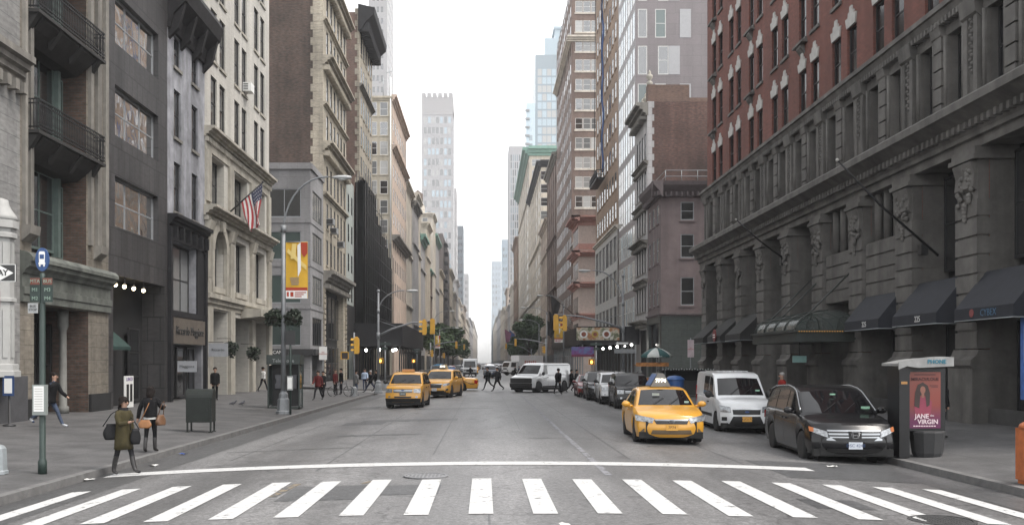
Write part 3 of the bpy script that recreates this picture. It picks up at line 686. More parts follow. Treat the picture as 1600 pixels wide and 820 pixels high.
# tall tan building, brick flank
Y0, Y1 = 91.6, 106.9; us = cols(1.3, 14.9, 6)
r, f, g = building('tan_tower', 'tall tan stone building with a bare dark brick flank and bracketed belt cornices', 'L', Y0, Y1, 41, TANST, fm=BRKDK, depth=26,
    srows=[(z, 2.5, us, 1.15, 'dh', FD, (PD, PL), TANST) for z in (12.0, 15.6, 19.3, 24.3, 28.0, 32.6, 36.2)], sop=[(1, 13, .3, 9.8, .8)])
for z in (39.2, 31.2, 22.9): trim(f, steps(z, z + .9, 1.0, 4), -.1, 15.4, TANST, dent=(.2, .25, .6, z - .5, z))
for z in (27.3, 18.6, 35.5): trim(f, steps(z, z + .35, .35, 2), 0, 15.3, TANST)
trim(f, steps(10.0, 11.3, 1.1, 4), 0, 15.4, LIMED, dent=(.2, .25, .6, 9.6, 10))
mb = MB()
for k in range(28): mb.box(25.0 - .22*(k % 2), 26.0, -.04, .02, 20.3 + k*.75, 21.03 + k*.75)
mb.build('quoin', TANST, r, g)
bx(f, 'shop_interior', 1, 13, .7, .8, .3, 9.8, DARK)
mb = MB()
for k in range(18):
    for u in (.0, 14.2): mb.box(u + .1*(k % 2), u + .95, -.12, .02, .4 + k*.52, .8 + k*.52)
mb.build('pier', TANST, r, f)
for u in cols(1, 13, 5): window(r, f, u, .6, 1.9, 3.4, '1:2', FD, (PD,), d=.5, flat=True); window(r, f, u, 4.8, 1.9, 4.4, '2:2', FD, (PD,), d=.5, flat=True)
for i, (u, z) in enumerate(((4.6, 15.4), (9.2, 14.6), (2.4, 16.0))):
    t = thing('air_conditioner', ('grey window air conditioner on the tan tower, middle one', 'farthest window air conditioner on the tan tower', 'nearest window air conditioner on the tan tower')[i], 'air conditioner', f.w(u, -.3, z), group='air conditioners on the tan tower')
    mb = MB(); mb.cbox((0, 0, .3), (.8, .9, .6)); mb.build('case', FGY, t)
    mb = MB(); mb.cbox((0, -.46, .3), (.6, .03, .45)); mb.build('grille', FD, t)

r, f, g = building('green_grey_building', 'narrow pale green grey building between tan tower and black netting', 'L', 106.9, 113, 23.4, mat('pale green grey paint', (.36, .39, .37), .8, var=.12, streak=.2, world=True), fm=BRKDK,
    srows=[(z, 2.1, [1.7, 4.4], 1.0, 'dh', FD, (PD,)) for z in (9.4, 12.8, 16.2, 19.6)], sop=[(.6, 5.5, .3, 4.4, .6), (1, 5, 5.4, 8.2, .4)])
bx(f, 'shop_interior', .6, 5.5, .5, .6, .3, 4.4, DARK); bx(f, 'shop_window', 1.0, 5.0, .3, .4, 5.4, 8.2, PD); bx(f, 'shop_cladding', -.0, 6.1, -.1, .0, 4.5, 9.0, FD)

r, f, g = building('cornice_building', 'red brown brick flank building crowned by a big black overhanging cornice', 'L', 118, 131.5, 46, TANST, fm=BRKRED, depth=24,
    srows=[(z, 2.4, cols(.8, 12.8, 5), 1.2, 'dh', FD, (PD, PL), TANST) for z in (26, 29.8, 33.6, 37.4, 41.2)])
trim(f, [(.1, 43.6), (-.4, 43.8), (-.8, 44.6), (-1.9, 45.6), (-2.0, 46.4), (.1, 46.9)], -.4, 13.9, SLATE, dent=(.3, .5, 1.2, 43.6, 45.0))
for z in (25, 36.7): trim(f, steps(z, z + .5, .5, 3), 0, 13.5, LIMED)
mb = MB()
for k in range(30): mb.box(23.75 - .3*(k % 2), 24.0, -.04, .02, 24 + k*.75, 24.7 + k*.75)
mb.build('quoin', TANST, r, g)
# black netted scaffold
t = thing('scaffold', 'black netted scaffold shrouding a facade on the left of the avenue', 'scaffold', (XL + .6, 131, .4))
mb = MB()
Yc = [-17.5 + 2.2*k for k in range(17)]
for k in range(16):
    h = 23.6 + [0, .6, -.5, -1.2, -1, .3, -1.9, -3, -2.6, -4, -3.6, -5, -4.6, -6, -5.6, -7][k]
    mb.prismz([(-.5, Yc[k]), (.45 + .12*(k % 2), Yc[k]), (.45 + .12*((k+1) % 2), Yc[k+1] - .02), (-.5, Yc[k+1] - .02)], 4.4, h)
mb.build('netting', NET, t)
mb = MB()
for y in Yc:
    for x in (.75, -.3): mb.tube([(x, y, 0), (x, y, 24.8 - max(0, (y + 10)*.22) + rnd.uniform(-.8, .6))], .05, 5)
for z in range(6, 24, 2): mb.tube([(.76, Yc[0], z), (.76, Yc[-1 if z < 17 else 9], z)], .04, 5)
mb.build('poles', IRON, t)
t = thing('sidewalk_shed', 'black sidewalk shed with white bulbs under the netted scaffold', 'sidewalk shed', (-12.4, 122, .3))
mb = MB(); mb.box(-2.6, 2.9, -13, 24, 4.0, 4.35); mb.box(-2.6, 2.9, -13.1, -12.95, 4.0, 6.6); mb.box(2.85, 2.95, -13, 24, 3.95, 6.6); mb.build('deck', BLKSF, t)
mb = MB()
mq = MB(); mq.box(-.07, .07, -.07, .07, 0, 4.0); pq = mq.mesh('post', IRON)
for k in range(15):
    for x in (2.6, -2.3): put('post', pq, t, None, (x, -12.73 + k*2.6, 0))
for k in range(14): mb.tube([(2.6, -12.7 + k*2.6, 2.6), (2.6, -10.2 + k*2.6, 4.0)], .04, 5)
mb.build('bracing', IRON, t)
bulbw = mat('white work lamp', (1, .97, .9), emit=9, var=0)
for i, (x, y) in enumerate(((-1.2, -13.2), (.3, -13.2), (1.9, -13.2), (2.2, -13.25))):
    o = MB(); o.ball((0, 0, 0), .16); ob = o.build('work_lamp', bulbw, t, loc=(x, y, 3.5 + .08*(i % 2)))

r, f, g = building('beige_building', 'beige building with two columns of white sash windows facing the second side street', 'L', 160, 189, 47.2, PINKW, fm=BEIGE, depth=24,
    frows=[(z, 2.3, [24 - 1.4, 24 - 3.2, 24 - 6.2], 1.3, 'dh', FW, (PD, PL, PB), BEIGE) for z in (44 - 3.3*k for k in range(8))],
    srows=[(z, 2.2, cols(1, 28, 8), 1.3, 'dh', FD, (PD, PL)) for z in (14, 18, 22, 26, 30, 34, 38, 42)])
trim(f, steps(46.4, 47.6, .8, 3), -.2, 29, PINKW); trim(g, steps(46.6, 47.3, .3, 2), 0, 24.1, BEIGE); trim(f, steps(38.4, 39.2, .8, 3), 0, 29, PINKW); trim(f, steps(23, 24, 1.3, 3), 0, 29, LIMED)
mb = MB(); mb.tube([(23.75, -.15, 20), (23.75, -.15, 50.5)], .12, 6); mb.build('drain_pipe', WHITE, r, g)
t = thing('rooftop_aerial', 'thin rooftop aerials standing on the beige building', 'aerial', (XL - 1.6, 161, 47.3))
mb = MB(); mb.tube([(0, 0, 0), (0, 0, 3.6)], .06, 5); mb.tube([(1.1, 0, 0), (1.1, 0, 5)], .05, 5); mb.tube([(.5, 0, 4.2), (1.7, 0, 4.6)], .05, 5); mb.tube([(-.7, 0, 2.6), (.6, 0, 3.1)], .05, 5); mb.build('mast', STEEL, t)

def gen(name, label, side, Y0, Y1, H, wm, n, fl, corn=None, cm=None, panes=(PD, PD, PL), depth=22, X=None, fcols=None, ww=1.5, hh=2.2, ground=True, fm=None, group='distant buildings along the avenue', frame=None, frm=None):
    z = 5.5 if ground else 1
    zs = []; rg = random.Random(int(Y0)); L = Y1 - Y0
    while z + hh < H - 1.2: zs.append(z); z += fl
    if X is None: X = (XL - rg.uniform(0, .7)) if side == 'L' else (XR + rg.uniform(0, .7))
    srows = [(q, hh, cols(.8, L - .8, n), ww, 'dh', frame or wm, panes) for q in zs]
    fcols = fcols or ([2.2, 5.4, 8.6] if side == 'R' else [depth - 2.2, depth - 5.4, depth - 8.6])
    frows = [(q, hh, fcols, ww, 'dh', frm or frame or FW, panes) for q in zs if q > H * .35]
    r, f, g = building(name, label, side, Y0, Y1, H, wm, depth=depth, srows=srows, frows=frows, X=X, fm=fm, group=group, flat=True, cap=95)
    if corn:
        trim(f, steps(H - corn, H + .2, corn * .8, 3), -.3, L + .1, cm or wm); trim(g, steps(H - corn + .01, H + .19, corn * .78, 3), -.3 if side == 'R' else 0, depth + (.3 if side == 'L' else 0), cm or wm)
        for q in (H * rg.uniform(.22, .4), H * rg.uniform(.6, .8)): trim(f, steps(q, q + .6, .5, 2), 0, L, wm, name='belt_course')
    mb = MB(); step = L / max(2, n) * (2 if n > 8 else 1); u = 0
    while u <= L and L < 250: mb.box(max(0, u - .25), min(L, u + .25), -.16, .0, 4.6, H - (corn or .5)); u += step
    if mb.f: mb.build('pilaster_order', wm, r, f)
    if rg.random() < .7:                              # bulkhead or water tank on the roof
        u0 = rg.uniform(.2, .5) * L
        mb = MB(); mb.box(u0, u0 + min(6, L*.3), 3, 8, H, H + rg.uniform(2.5, 4)); mb.build('roof_bulkhead', wm, r, f)
        if rg.random() < .5:
            mb = MB(); mb.lathe([(1.6, H + 4.2), (1.6, H + 7.4), (.1, H + 8.6)], (u0 + 1.5, 5, 0), 10)
            for a, b in ((-1, -1), (1, -1), (1, 1), (-1, 1)): mb.tube([(u0 + 1.5 + a, 5 + b, H), (u0 + 1.5 + a*.9, 5 + b*.9, H + 4.3)], .12, 4)
            mb.build('water_tank', mat('weathered tank timber', (.10, .075, .06), .9, var=.2, world=True), r, f)
    if ground:
        mb = MB(); mb.box(.5, L - .5, -.06, .0, .3, 4.2); mb.build('shopfront', FD, r, f)
    return r, f, g
gen('cream_far_building', 'cream building just beyond the beige one on the left', 'L', 189, 206, 38.5, FARC, 5, 3.7, 1.2)
gen('grey_far_building', 'pale grey building with a dark stepped cornice, third beyond the beige one on the left', 'L', 206, 222, 37.4, FARG, 5, 3.7, 1.4, LIMED)
gen('cream_far_building', 'taller cream building right behind the pale grey one on the left', 'L', 222, 238, 42, FARC, 5, 3.8, 1.0)
gen('green_roof_building', 'pale building with a green copper cornice, nearer of two on the left', 'L', 238, 255, 34.5, FARG, 5, 3.8, 1.8, COPPER)
gen('tan_far_building', 'tan building just beyond the nearer green cornice on the left', 'L', 255, 271, 40, FARB, 5, 3.8, 1.2)
gen('dark_red_building', 'dark red brick building low between the far left green cornices', 'L', 271, 284, 29, BRKRED, 4, 3.8, 1, COPPER)
gen('plain_far_building', 'taller plain cream building behind the dark red one', 'L', 284, 300, 47, FARC, 5, 3.8, 1)
gen('copper_far_building', 'grey stone building with a green copper cornice, farther of two on the left', 'L', 300, 332, 43, FARG, 8, 3.8, 1.5, COPPER)
gen('beige_low_building', 'low beige building between the farther green cornice and the fire escapes', 'L', 333, 363, 35, FARB, 8, 3.8, 1.2)
r, f, g = gen('fire_escape_building', 'narrow dark brown building with fire escapes far down the left side', 'L', 365, 430, 52, mat('dark brown far wall', (.10, .085, .08), .8, var=.2, scale=.3, world=True), 14, 3.8)
mb = MB()
for k in range(13):
    mb.box(8, 22, -1.4, -.05, 6 + k*3.6, 6.15 + k*3.6); mb.box(8, 22, -1.42, -1.36, 6.9 + k*3.6, 7.0 + k*3.6); mb.tube([(9, -.8, 6 + k*3.6), (20, -.8, 9.6 + k*3.6)], .12, 4)
mb.build('fire_escape', IRON, r, f)
ordl = ['first', 'second', 'third', 'fourth', 'fifth', 'sixth', 'seventh', 'eighth', 'ninth']
for i, (a, b, h, m, n) in enumerate(((432, 478, 45, FARB, 9), (480, 520, 38, FARC, 8), (522, 562, 48, FARG, 8), (565, 640, 41, FARC, 12), (642, 720, 36, FARB, 12), (722, 800, 46, FART, 12), (810, 1000, 40, FARC, 20), (1005, 1300, 50, FARG, 24), (1310, 2200, 60, FARC, 40))):
    gen('far_building', '%s far building on the left, %s beyond the fire escape building' % ({FARB: 'beige', FARC: 'cream', FARG: 'grey', FART: 'tan'}[m], ordl[i]), 'L', a, b, h, m, n, 4, 1.6, ww=min(4, (b - a)/n*.5))
def tower(name, label, x0, x1, Y, depth, H, wm, nx, ny, fl, panes, z0=0, ww=.55, hh=.5, cap=60, top=None, frame=FGY):
    W = x1 - x0; zs = []
    z = max(8, z0)
    while z + fl * hh < H - 4: zs.append(z); z += fl
    side = 'L' if x1 < 0 else 'R'
    r, f, g = building(name, label, side, Y, Y + depth, H, wm, depth=W, srows=[(q, fl*hh, cols(1, depth - 1, ny), ww*(depth - 2)/ny, '1:1', frame, panes) for q in zs],
        frows=[(q, fl*hh, cols(1, W - 1, nx), ww*(W - 2)/nx, '1:1', frame, panes) for q in zs], X=x1 if side == 'L' else x0, group='towers on the skyline', flat=True, cap=cap)
    return r, f, g
r, f, g = tower('white_tower', 'slender white tower rising behind the beige building on the left', -36.5, -30.6, 298, 20, 128, FARW, 3, 5, 3.6, (PL, PD), ww=.6)
r, f, g = tower('crenellated_tower', 'pale tower with a crenellated crown closing the avenue on the left', XP(659, 650), XP(708, 650), 650, 30, 176, FARW, 7, 6, 7.2, (PL, PB, PW), ww=.66, hh=.6, cap=90)
mb = MB(); W = XP(708, 650) - XP(659, 650)
for k in range(6): mb.box(k*W/5.8, k*W/5.8 + W*.125, -.3, 26, 184, 187)
mb.box(0, W, -.15, 28, 172, 184.2)
mb.build('crown', mat('grey tower crown', (.34, .33, .33), .8, var=.1, world=True), r, g)
tower('slim_pale_tower', 'slim pale tower stuck to the right of the crenellated one', XP(709, 760), XP(713, 760), 760, 40, 142, FARG, 1, 6, 8, (PL,), cap=20)
tower('dark_slab_tower', 'dark slim slab tower low behind the left facades', XP(713, 830), XP(724, 830), 830, 30, 122, FARD, 3, 3, 6, (PD,), cap=20)
tower('stepped_pale_tower', 'pale far tower just left of the sky gap', XP(725, 1000), XP(732, 1000), 1000, 30, 96, FARW, 2, 3, 7, (PL,), cap=20)
# ---------------------------------------------------------------- right side of the avenue: the big red brick block
Y0, Y1 = 22.0, 69.7; W1 = Y1 - Y0
cen = [3.0 + 4.7*k for k in range(10)]; pair = [c + e for c in cen for e in (-.92, .92)]
mez = [c + e for c in cen for e in (-1.05, 1.05)]
rows = [(z, 2.2, pair, 1.1, 'dh', FD, (PK,), R1ST, .17) for z in (14.72, 18.45, 22.28, 26.1, 29.9)]
rows += [(11.0, 2.5, mez, 1.05, 'dh', FD, (PK,), None, .3, 1)]
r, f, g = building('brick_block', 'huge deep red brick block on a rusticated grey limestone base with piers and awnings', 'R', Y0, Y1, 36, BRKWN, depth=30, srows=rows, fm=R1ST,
    sop=[(c - 1.65, c + 1.65, .3, 9.2, 1.0, 1) for c in cen])
R1 = r
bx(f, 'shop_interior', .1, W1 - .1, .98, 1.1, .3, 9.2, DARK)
mb = MB()                                           # stone skin of the mezzanine, a hand's breadth proud of the brick
ops = [(u - .53, u + .53, 11.0, 13.5, .2) for u in mez]
wallgrid(mb, W1 + .1, 10.6, 14.0, ops, -.1); mb.v = [(a, b - .12, c) for a, b, c in mb.v]
wallgrid(mb, W1, 9.2, 10.6, [], -.1); mb.build('stone_storey', R1ST, r, f)
trim(f, [(.1, 14.05), (-.3, 14.05), (-.42, 14.3), (-.5, 14.32), (-.5, 14.5), (.1, 14.55)], -.5, W1, R1ST, dent=(.13, .13, .4, 13.85, 14.05))
trim(f, [(.1, 9.15), (-.35, 9.15), (-.35, 9.45), (-.48, 9.47), (-.48, 9.6), (-.62, 9.95), (-1.05, 10.22), (-1.15, 10.25), (-1.15, 10.5), (-1.0, 10.62), (.1, 10.68)], -1.0, W1, R1ST, name='entablature', dent=(.17, .2, .75, 9.72, 9.95))
mb = MB()
for k in range(11):                                  # broad carved pilasters and narrow banded ones between the mezzanine windows
    u = .65 + 4.7*k
    if u > W1: break
    mb.box(u - .52, u + .52, -.32, .0, 10.64, 11.0); mb.box(u - .45, u - .2, -.28, .0, 11.0, 13.6); mb.box(u + .2, u + .45, -.28, .0, 11.0, 13.6)
    mb.box(u - .2, u + .2, -.2, .0, 11.0, 13.6)
    for q in range(14): mb.ball((u + .06*(-1)**q, -.22, 11.7 + q*.13), (.09, .08, .08), 6, 0, 4)
    mb.prism([(0, 13.2), (-.36, 13.5), (-.44, 14.0), (0, 14.0)], u - .5, u + .5)
for u in cen:
    for q in range(5): mb.box(u - .3, u + .3, -.26, .0, 10.64 + q*.6, 11.18 + q*.6)
    mb.prism([(0, 13.3), (-.3, 13.55), (-.4, 14.0), (0, 14.0)], u - .36, u + .36)
    for e in (-1, 1): mb.tube([(u + e*.42, -.15, 10.7), (u + e*.42, -.15, 13.5)], .08, 6); mb.tube([(u + e*1.68, -.15, 10.7), (u + e*1.68, -.15, 13.5)], .08, 6)
mb.build('mezzanine_pilasters', R1ST, r, f)
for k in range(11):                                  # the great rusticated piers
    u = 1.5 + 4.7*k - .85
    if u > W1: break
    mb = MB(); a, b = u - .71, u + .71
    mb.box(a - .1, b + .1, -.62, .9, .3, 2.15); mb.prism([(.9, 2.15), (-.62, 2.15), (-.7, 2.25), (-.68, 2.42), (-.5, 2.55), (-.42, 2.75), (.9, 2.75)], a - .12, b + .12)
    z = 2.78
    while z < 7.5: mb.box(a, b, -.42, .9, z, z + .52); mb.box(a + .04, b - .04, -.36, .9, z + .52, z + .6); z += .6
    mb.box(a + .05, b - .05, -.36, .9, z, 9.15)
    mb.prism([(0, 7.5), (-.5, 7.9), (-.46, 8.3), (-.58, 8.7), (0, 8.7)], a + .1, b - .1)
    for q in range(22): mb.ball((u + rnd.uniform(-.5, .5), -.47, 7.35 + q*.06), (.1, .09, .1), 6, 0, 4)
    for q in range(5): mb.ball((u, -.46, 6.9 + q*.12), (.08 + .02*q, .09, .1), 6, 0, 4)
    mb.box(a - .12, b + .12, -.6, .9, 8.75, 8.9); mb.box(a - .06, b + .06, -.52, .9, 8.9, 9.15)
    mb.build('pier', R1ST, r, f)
for k, c in enumerate(cen):                          # window bays between piers
    window(r, f, c, 5.6, 3.1, 3.4, '3:2', FD, (PD,), d=.75)
    if k in (5, 6):
        mb = MB(); mb.box(c - 1.68, c + 1.68, -.2, .4, 5.0, 7.2)
        for q in range(4):
            mb.box(c - 1.6, c + 1.6, -.26, .4, 5.02 + q*.55, 5.5 + q*.55)
        for e in (-.9, 0, .9): mb.tube([(c + e, .0, 7.2), (c + e, .0, 9.1)], .17, 8)
        mb.build('stone_infill', R1ST, r, f)
    window(r, f, c, .5, 3.0, 3.2, '3:1', FD, (PD,), d=.8)
mb = MB(); mb.prismy([(-.48, -.02), (.48, -.02), (.62, .42), (.33, .42), (.3, .62), (.15, .62), (.13, .85), (-.13, .85), (-.15, .62), (-.3, .62), (-.33, .42), (-.62, .42)], -.07, .02); km = mb.mesh('keystone', KEYW)
for z in (14.72, 18.45, 22.28, 26.1):
    for u in pair: put('keystone', km, r, f, f.rel(u, 0, z + 2.2))
mb = MB(); mb.box(-1.7, -.2, -.3, .02, -.3, -.17); mb.prism([(0, -.75), (-.22, -.45), (-.22, -.3), (0, -.3)], -1.3, -.6); km = mb.mesh('sill_bracket', R1ST)
for z in (18.45, 22.28, 26.1):
    for u in cen[::2]: put('sill_bracket', km, r, f, f.rel(u, 0, z))
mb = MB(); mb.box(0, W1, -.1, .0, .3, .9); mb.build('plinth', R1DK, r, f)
R1.scale.z = 1.03
# awnings hang on the block
AWRED = mat('dark red sign disc', (.16, .02, .02), .6)
for k, c in enumerate(cen):
    if k in (3, 4, 5): continue
    near = k >= 6; Yc = Y1 - c
    lab = {0: 'black awning at the far corner of the red brick block', 1: 'black awning with a round red sign near the far end of the brick block', 2: 'black awning just beyond the glass canopy', 6: 'navy awning numbered 225 beside the glass canopy',
           7: 'navy awning numbered 225 above the pay phone kiosk', 8: 'navy awning with blue lettering and a small red emblem at the near end', 9: 'nearest navy awning of the block beyond the lettered one'}[k]
    t = thing('awning', lab, 'awning', (XR - .1, Yc, 4.0), group='awnings along the big brick block')
    hw = 1.72; mb = MB(); zt, zb, o = 1.35, .1, (1.0 if near else 1.3)
    mb.poly([(0, -hw, zt), (0, hw, zt), (-o, hw, zb), (-o, -hw, zb)]); mb.poly([(.0, -hw, zt - .03), (-o + .02, -hw, zb - .03), (-o + .02, hw, zb - .03), (0, hw, zt - .03)])
    for e in (-1, 1): mb.poly([(0, e*hw, zt), (-o, e*hw, zb), (0, e*hw, zb)])
    mb.build('canvas', AWN if near else AWNB, t)
    mb = MB(); mb.box(-o - .01, -o + .01, -hw, hw, zb - .36, zb + .002)
    for e in (-1, 1): mb.box(-o + .01, 0, e*hw - .012, e*hw + .012, zb - .36, zb)
    v = mb.build('valance', AWN if near else AWNB, t)
    mb = MB(); mb.tube([(0, -hw, zb - .38), (-o, -hw, zb - .38), (-o, hw, zb - .38), (0, hw, zb - .38)], .02, 6); mb.build('frame', STEEL, t)
    tx = {6: '225', 7: '225', 8: 'CYBEX'}.get(k)
    if tx: lettering(tx, .3, WHITE if k < 8 else mat('blue letter paint', (.05, .12, .2), .6), v, (-o - .02, -.35, zb - .18), -PI/2)
    if k == 8:
        mb = MB(); mb.lathe([(.13, 0), (.13, .015)], (-o - .03, .62, zb - .16), 12, axis='x'); mb.build('emblem', mat('dull red emblem', (.2, .05, .05), .6), v)
    if k == 1:
        mb = MB(); mb.lathe([(.4, 0), (.4, .06)], (-o - .1, -.5, zb + .05), 16, axis='x'); s = mb.build('round_sign', AWRED, t)
        mb = MB()
        for z in (-.1, .05): mb.box(-o - .12, -o - .1, -.75, -.25, zb + z, zb + z + .07)
        mb.build('stripe', WHITE, s)
# glass entrance canopy
CGLS = glassmat('greenish canopy glass', (.13, .165, .155), rough=.08, var=.05, ior=1.7); CGLS.node_tree.nodes['Principled BSDF'].inputs['Alpha'].default_value = .3
t = thing('glass_canopy', 'arched green framed glass canopy over the entrance of the brick block', 'canopy', (XR, 44.2, 3.3))
CG = mat('canopy green grey frame', (.028, .034, .031), .5, var=.2)
for e in (-.55, .55):
    mb = MB(); mb.tube([(-1.5 + e*1.2 + .28*math.cos(a), -3.13, .5 + .62*math.sin(a)) for a in [PI*q/8 for q in range(9)]], .03, 5); mb.build('arch_tracery', CG, t)
mb = MB(); mb.box(-2.95, -.1, -3.3, 3.3, .0, .42); mb.box(-3.05, -.1, -3.4, 3.4, .42, .52); mb.build('fascia', CG, t)
mb = MB()
for k in range(5):
    y = -3.1 + k*1.55; mb.tube([(-1.5 - 1.4*math.cos(a), y, .52 + 0.86*math.sin(a)) for a in [PI*q/10 for q in range(11)]], .03, 5)
for a in [PI*q/4 for q in range(1, 4)]: mb.tube([(-1.5 - 1.4*math.cos(a), -3.1, .52 + 0.86*math.sin(a)), (-1.5 - 1.4*math.cos(a), 3.1, .52 + 0.86*math.sin(a))], .03, 5)
mb.build('rib', CG, t)
mb = MB(); mb.grid([[(-1.5 - 1.37*math.cos(a), y, .52 + 0.83*math.sin(a)) for a in [PI*q/12 for q in range(13)]] for y in (-3.1, 3.1)])
mb.build('glass', CGLS, t)
for y in (-3.1, 3.1): mb = MB(); mb.poly([(-1.5 - 1.36*math.cos(a), y, .52 + 0.82*math.sin(a)) for a in [PI*q/12 for q in range(13)]]); mb.build('end_glass', CGLS, t)
mb = MB()
for y in (-2.6, 1.2, 2.8): mb.tube([(-2.8, y, .6), (.0, y + .3, 3.3)], .035, 6)
mb.build('stay_rod', CG, t)
mb = MB()
for k in range(22): mb.ball((-2.85 + k*.11, -3.42, .44), .022, 6, 0, 4)
mb.build('bulb_strip', mat('amber canopy bulbs', (.7, .36, .08), emit=.22, var=0), t)
t = thing('hanging_sign', 'small pale green lit sign hanging under the glass canopy', 'sign', (14.3, 43, 2.55))
mb = MB(); mb.cbox((0, 0, .0), (.62, .06, .3)); mb.build('panel', mat('pale teal sign', (.25, .42, .40), .4, var=.1), t); mb = MB(); mb.tube([(0, 0, .14), (0, 0, .76)], .02, 5); mb.build('hanger', IRON, t)
for (px0, y0, px1, y1, Ya, lab) in ((1221, 407, 1150, 343, 57.5, 'bare dark flagpole slanting from the far half of the brick block'), (1440, 388, 1308, 250, 37, 'bare dark flagpole slanting from the near half of the brick block')):
    b = Vector((XR - .5, FPX*(XR - .5)/(px1 and (px0 - CX)), 0)); b.z = ZP(y0, b.y)
    t = thing('flagpole', lab, 'flagpole', b, group='bare flagpoles on the brick block')
    Yt = b.y - 1.2; e = Vector((XP(px1, Yt), Yt, ZP(y1, Yt))) - b
    mb = MB(); mb.tube([(.6, 0, -.25), tuple(e*.5), tuple(e)], [.05, .042, .03], 8); mb.build('pole', IRON, t)
    mb = MB(); mb.ball(tuple(e), .06); mb.build('finial', KEYW, t); mb = MB(); mb.cbox((.05, 0, -.05), (.25, .3, .4)); mb.build('bracket', IRON, t)
t = thing('shop_poster', 'bright blue and white poster at the edge of the near shop window', 'poster', (XR - .5, 27.4, .6))
mb = MB(); mb.cbox((0, 0, 2.0), (.06, 1.3, 2.6)); mb.build('panel', mat('blue poster', (.06, .14, .42), .5, var=.5, scale=2), t)
mb = MB(); mb.cbox((-.035, .2, 2.3), (.01, .5, 1.2)); mb.cbox((-.035, -.3, 1.3), (.01, .4, .7)); mb.build('picture', mat('pale poster picture', (.5, .55, .62), .5, var=.2), t)

# mauve corner building
Y0, Y1 = 88, 95.2
r, f, g = building('mauve_building', 'low mauve stuccoed corner building with a dark green stone ground floor', 'R', Y0, Y1, 18.4, MAUVE, depth=22,
    srows=[(z, h, [1.2, 3.4, 5.5], 1.0, 'dh', FGY, (PD,), MAUVE) for z, h in ((15.5, 1.7), (11.8, 2.3), (7.8, 2.4))],
    frows=[(z, h, [2.45, 9], 1.25, 'dh', FGY, (PD, PL), MAUVE) for z, h in ((15.6, 1.7), (12.1, 2.2), (7.7, 2.6))], sop=[(.8, 6.4, 1.0, 6.2, .4)], fop=[(6.5, 12, .3, 6.2, .6)])
MCOR = mat('dark mauve cornice', (.11, .09, .092), .8, var=.2, world=True)
pr = [(.05, 17.7), (-.15, 17.75), (-.3, 18.2), (-.8, 18.75), (-.9, 19.1), (.05, 19.2)]
trim(f, pr, -.3, 8.1, MCOR, dent=(.15, .35, .5, 17.8, 18.2)); trim(g, [(a + .003, b + .003) for a, b in pr], -.88, 22, MCOR, dent=(.15, .35, .5, 17.8, 18.2))
mb = MB(); wallgrid(mb, 7.2, .3, 6.9, [(.9, 6.3, 1.0, 6.1, .3)]); mb.v = [(a, b - .06, c) for a, b, c in mb.v]
o = mb.build('stone_cladding', GRNST, r, f)
mb = MB(); wallgrid(mb, 22, .3, 6.9, [(6.5, 12, .3, 6.2, .5)]); mb.v = [(a, b - .06, c) for a, b, c in mb.v]; mb.build('stone_cladding', GRNST, r, g)
trim(f, steps(6.7, 7.0, .2, 2), -.1, 7.3, MCOR); trim(g, steps(6.703, 6.997, .2, 2), -.2, 22, MCOR)
bx(f, 'shop_window', .9, 6.3, .3, .35, 1.0, 6.1, PD); bx(g, 'shop_front', 6.5, 12, .5, .6, .3, 6.2, mat('dark maroon shop front', (.05, .025, .025), .6, var=.3))
mb = MB(); mb.lathe([(.62, 0), (.62, .08)], (7.6, .4, 4.5), 20, axis='y'); s = mb.build('round_sign', mat('tan round sign', (.28, .17, .11), .6, var=.2), r, g)
mb = MB(); mb.lathe([(.3, 0), (.3, .03)], (7.6, .37, 4.5), 20, axis='y'); mb.build('emblem', mat('dark tan emblem', (.15, .08, .06), .6), r, g)
mb = MB(); mb.box(6.6, 10, .36, .5, 1.2, 2.0); mb.build('window_display', mat('colourful shop display', (.28, .14, .1), .6, var=.7, scale=3), r, g)
mb = MB()
for k in range(3): mb.ball((6.9 + k*.5, .3, 2.6), .07)
mb.build('lamp', BULB, r, g)
t = thing('roof_railing', 'thin railing along the roof edge of the mauve building', 'railing', (XR + 2, Y0 + .4, 19.2))
mb = MB()
for z in (.55, 1.1): mb.tube([(-1.5, 7, z), (-1.5, 0, z), (12, 0, z)], .035, 5)
for k in range(10): mb.tube([(-1.5 + k*1.5, 0, 0), (-1.5 + k*1.5, 0, 1.1)], .03, 5)
mb.build('rail', STEEL, t)

BRKFL = masonry('weathered red brick flank', (.135,.062,.048), (.10,.052,.042), (.10,.08,.07), .26, .10, .016, big=.4, streak=.35, var=.3)
# ornate quoined building with bare brick flank
Y0, Y1 = 95.2, 102.8
r, f, g = building('ornate_building', 'ornate stone fronted building with urns on the roof and a bare red brick flank', 'R', Y0, Y1, 28.6, FARG, fm=BRKFL, depth=24,
    srows=[(z, 2.5, [1.3, 2.9, 4.5, 6.1], .95, 'dh', FD, (PD,), LIMED) for z in (7.6, 11.6, 15.6, 19.4, 23.2)], sop=[(.6, 7, .3, 5.8, .6)])
bx(f, 'shop_interior', .6, 7, .5, .6, .3, 5.8, DARK)
for z, o in ((27.2, 1.2), (21.9 + .35, .5), (18.1, .5), (14.3, .9), (10.4, .5), (6.2, .9)): trim(f, steps(z, z + (1.3 if z > 27 else .45), o, 4), -.1, 7.7, LIMED, dent=(.15, .25, o*.6, z - .3, z))
mb = MB(); mb.box(.0, 4.2, .02, 1.0, 28.6, 30.3); mb.box(4.2, 22, .05, 1.0, 28.6, 29.0); mb.build('parapet', BRKRED, r, g)
mb = MB()
for k in range(32): mb.box(-.05, .45 + .2*(k % 2), -.04, .02, 7.5 + k*.66, 8.14 + k*.66)
mb.build('quoin', FARG, r, g)
mb = MB(); 
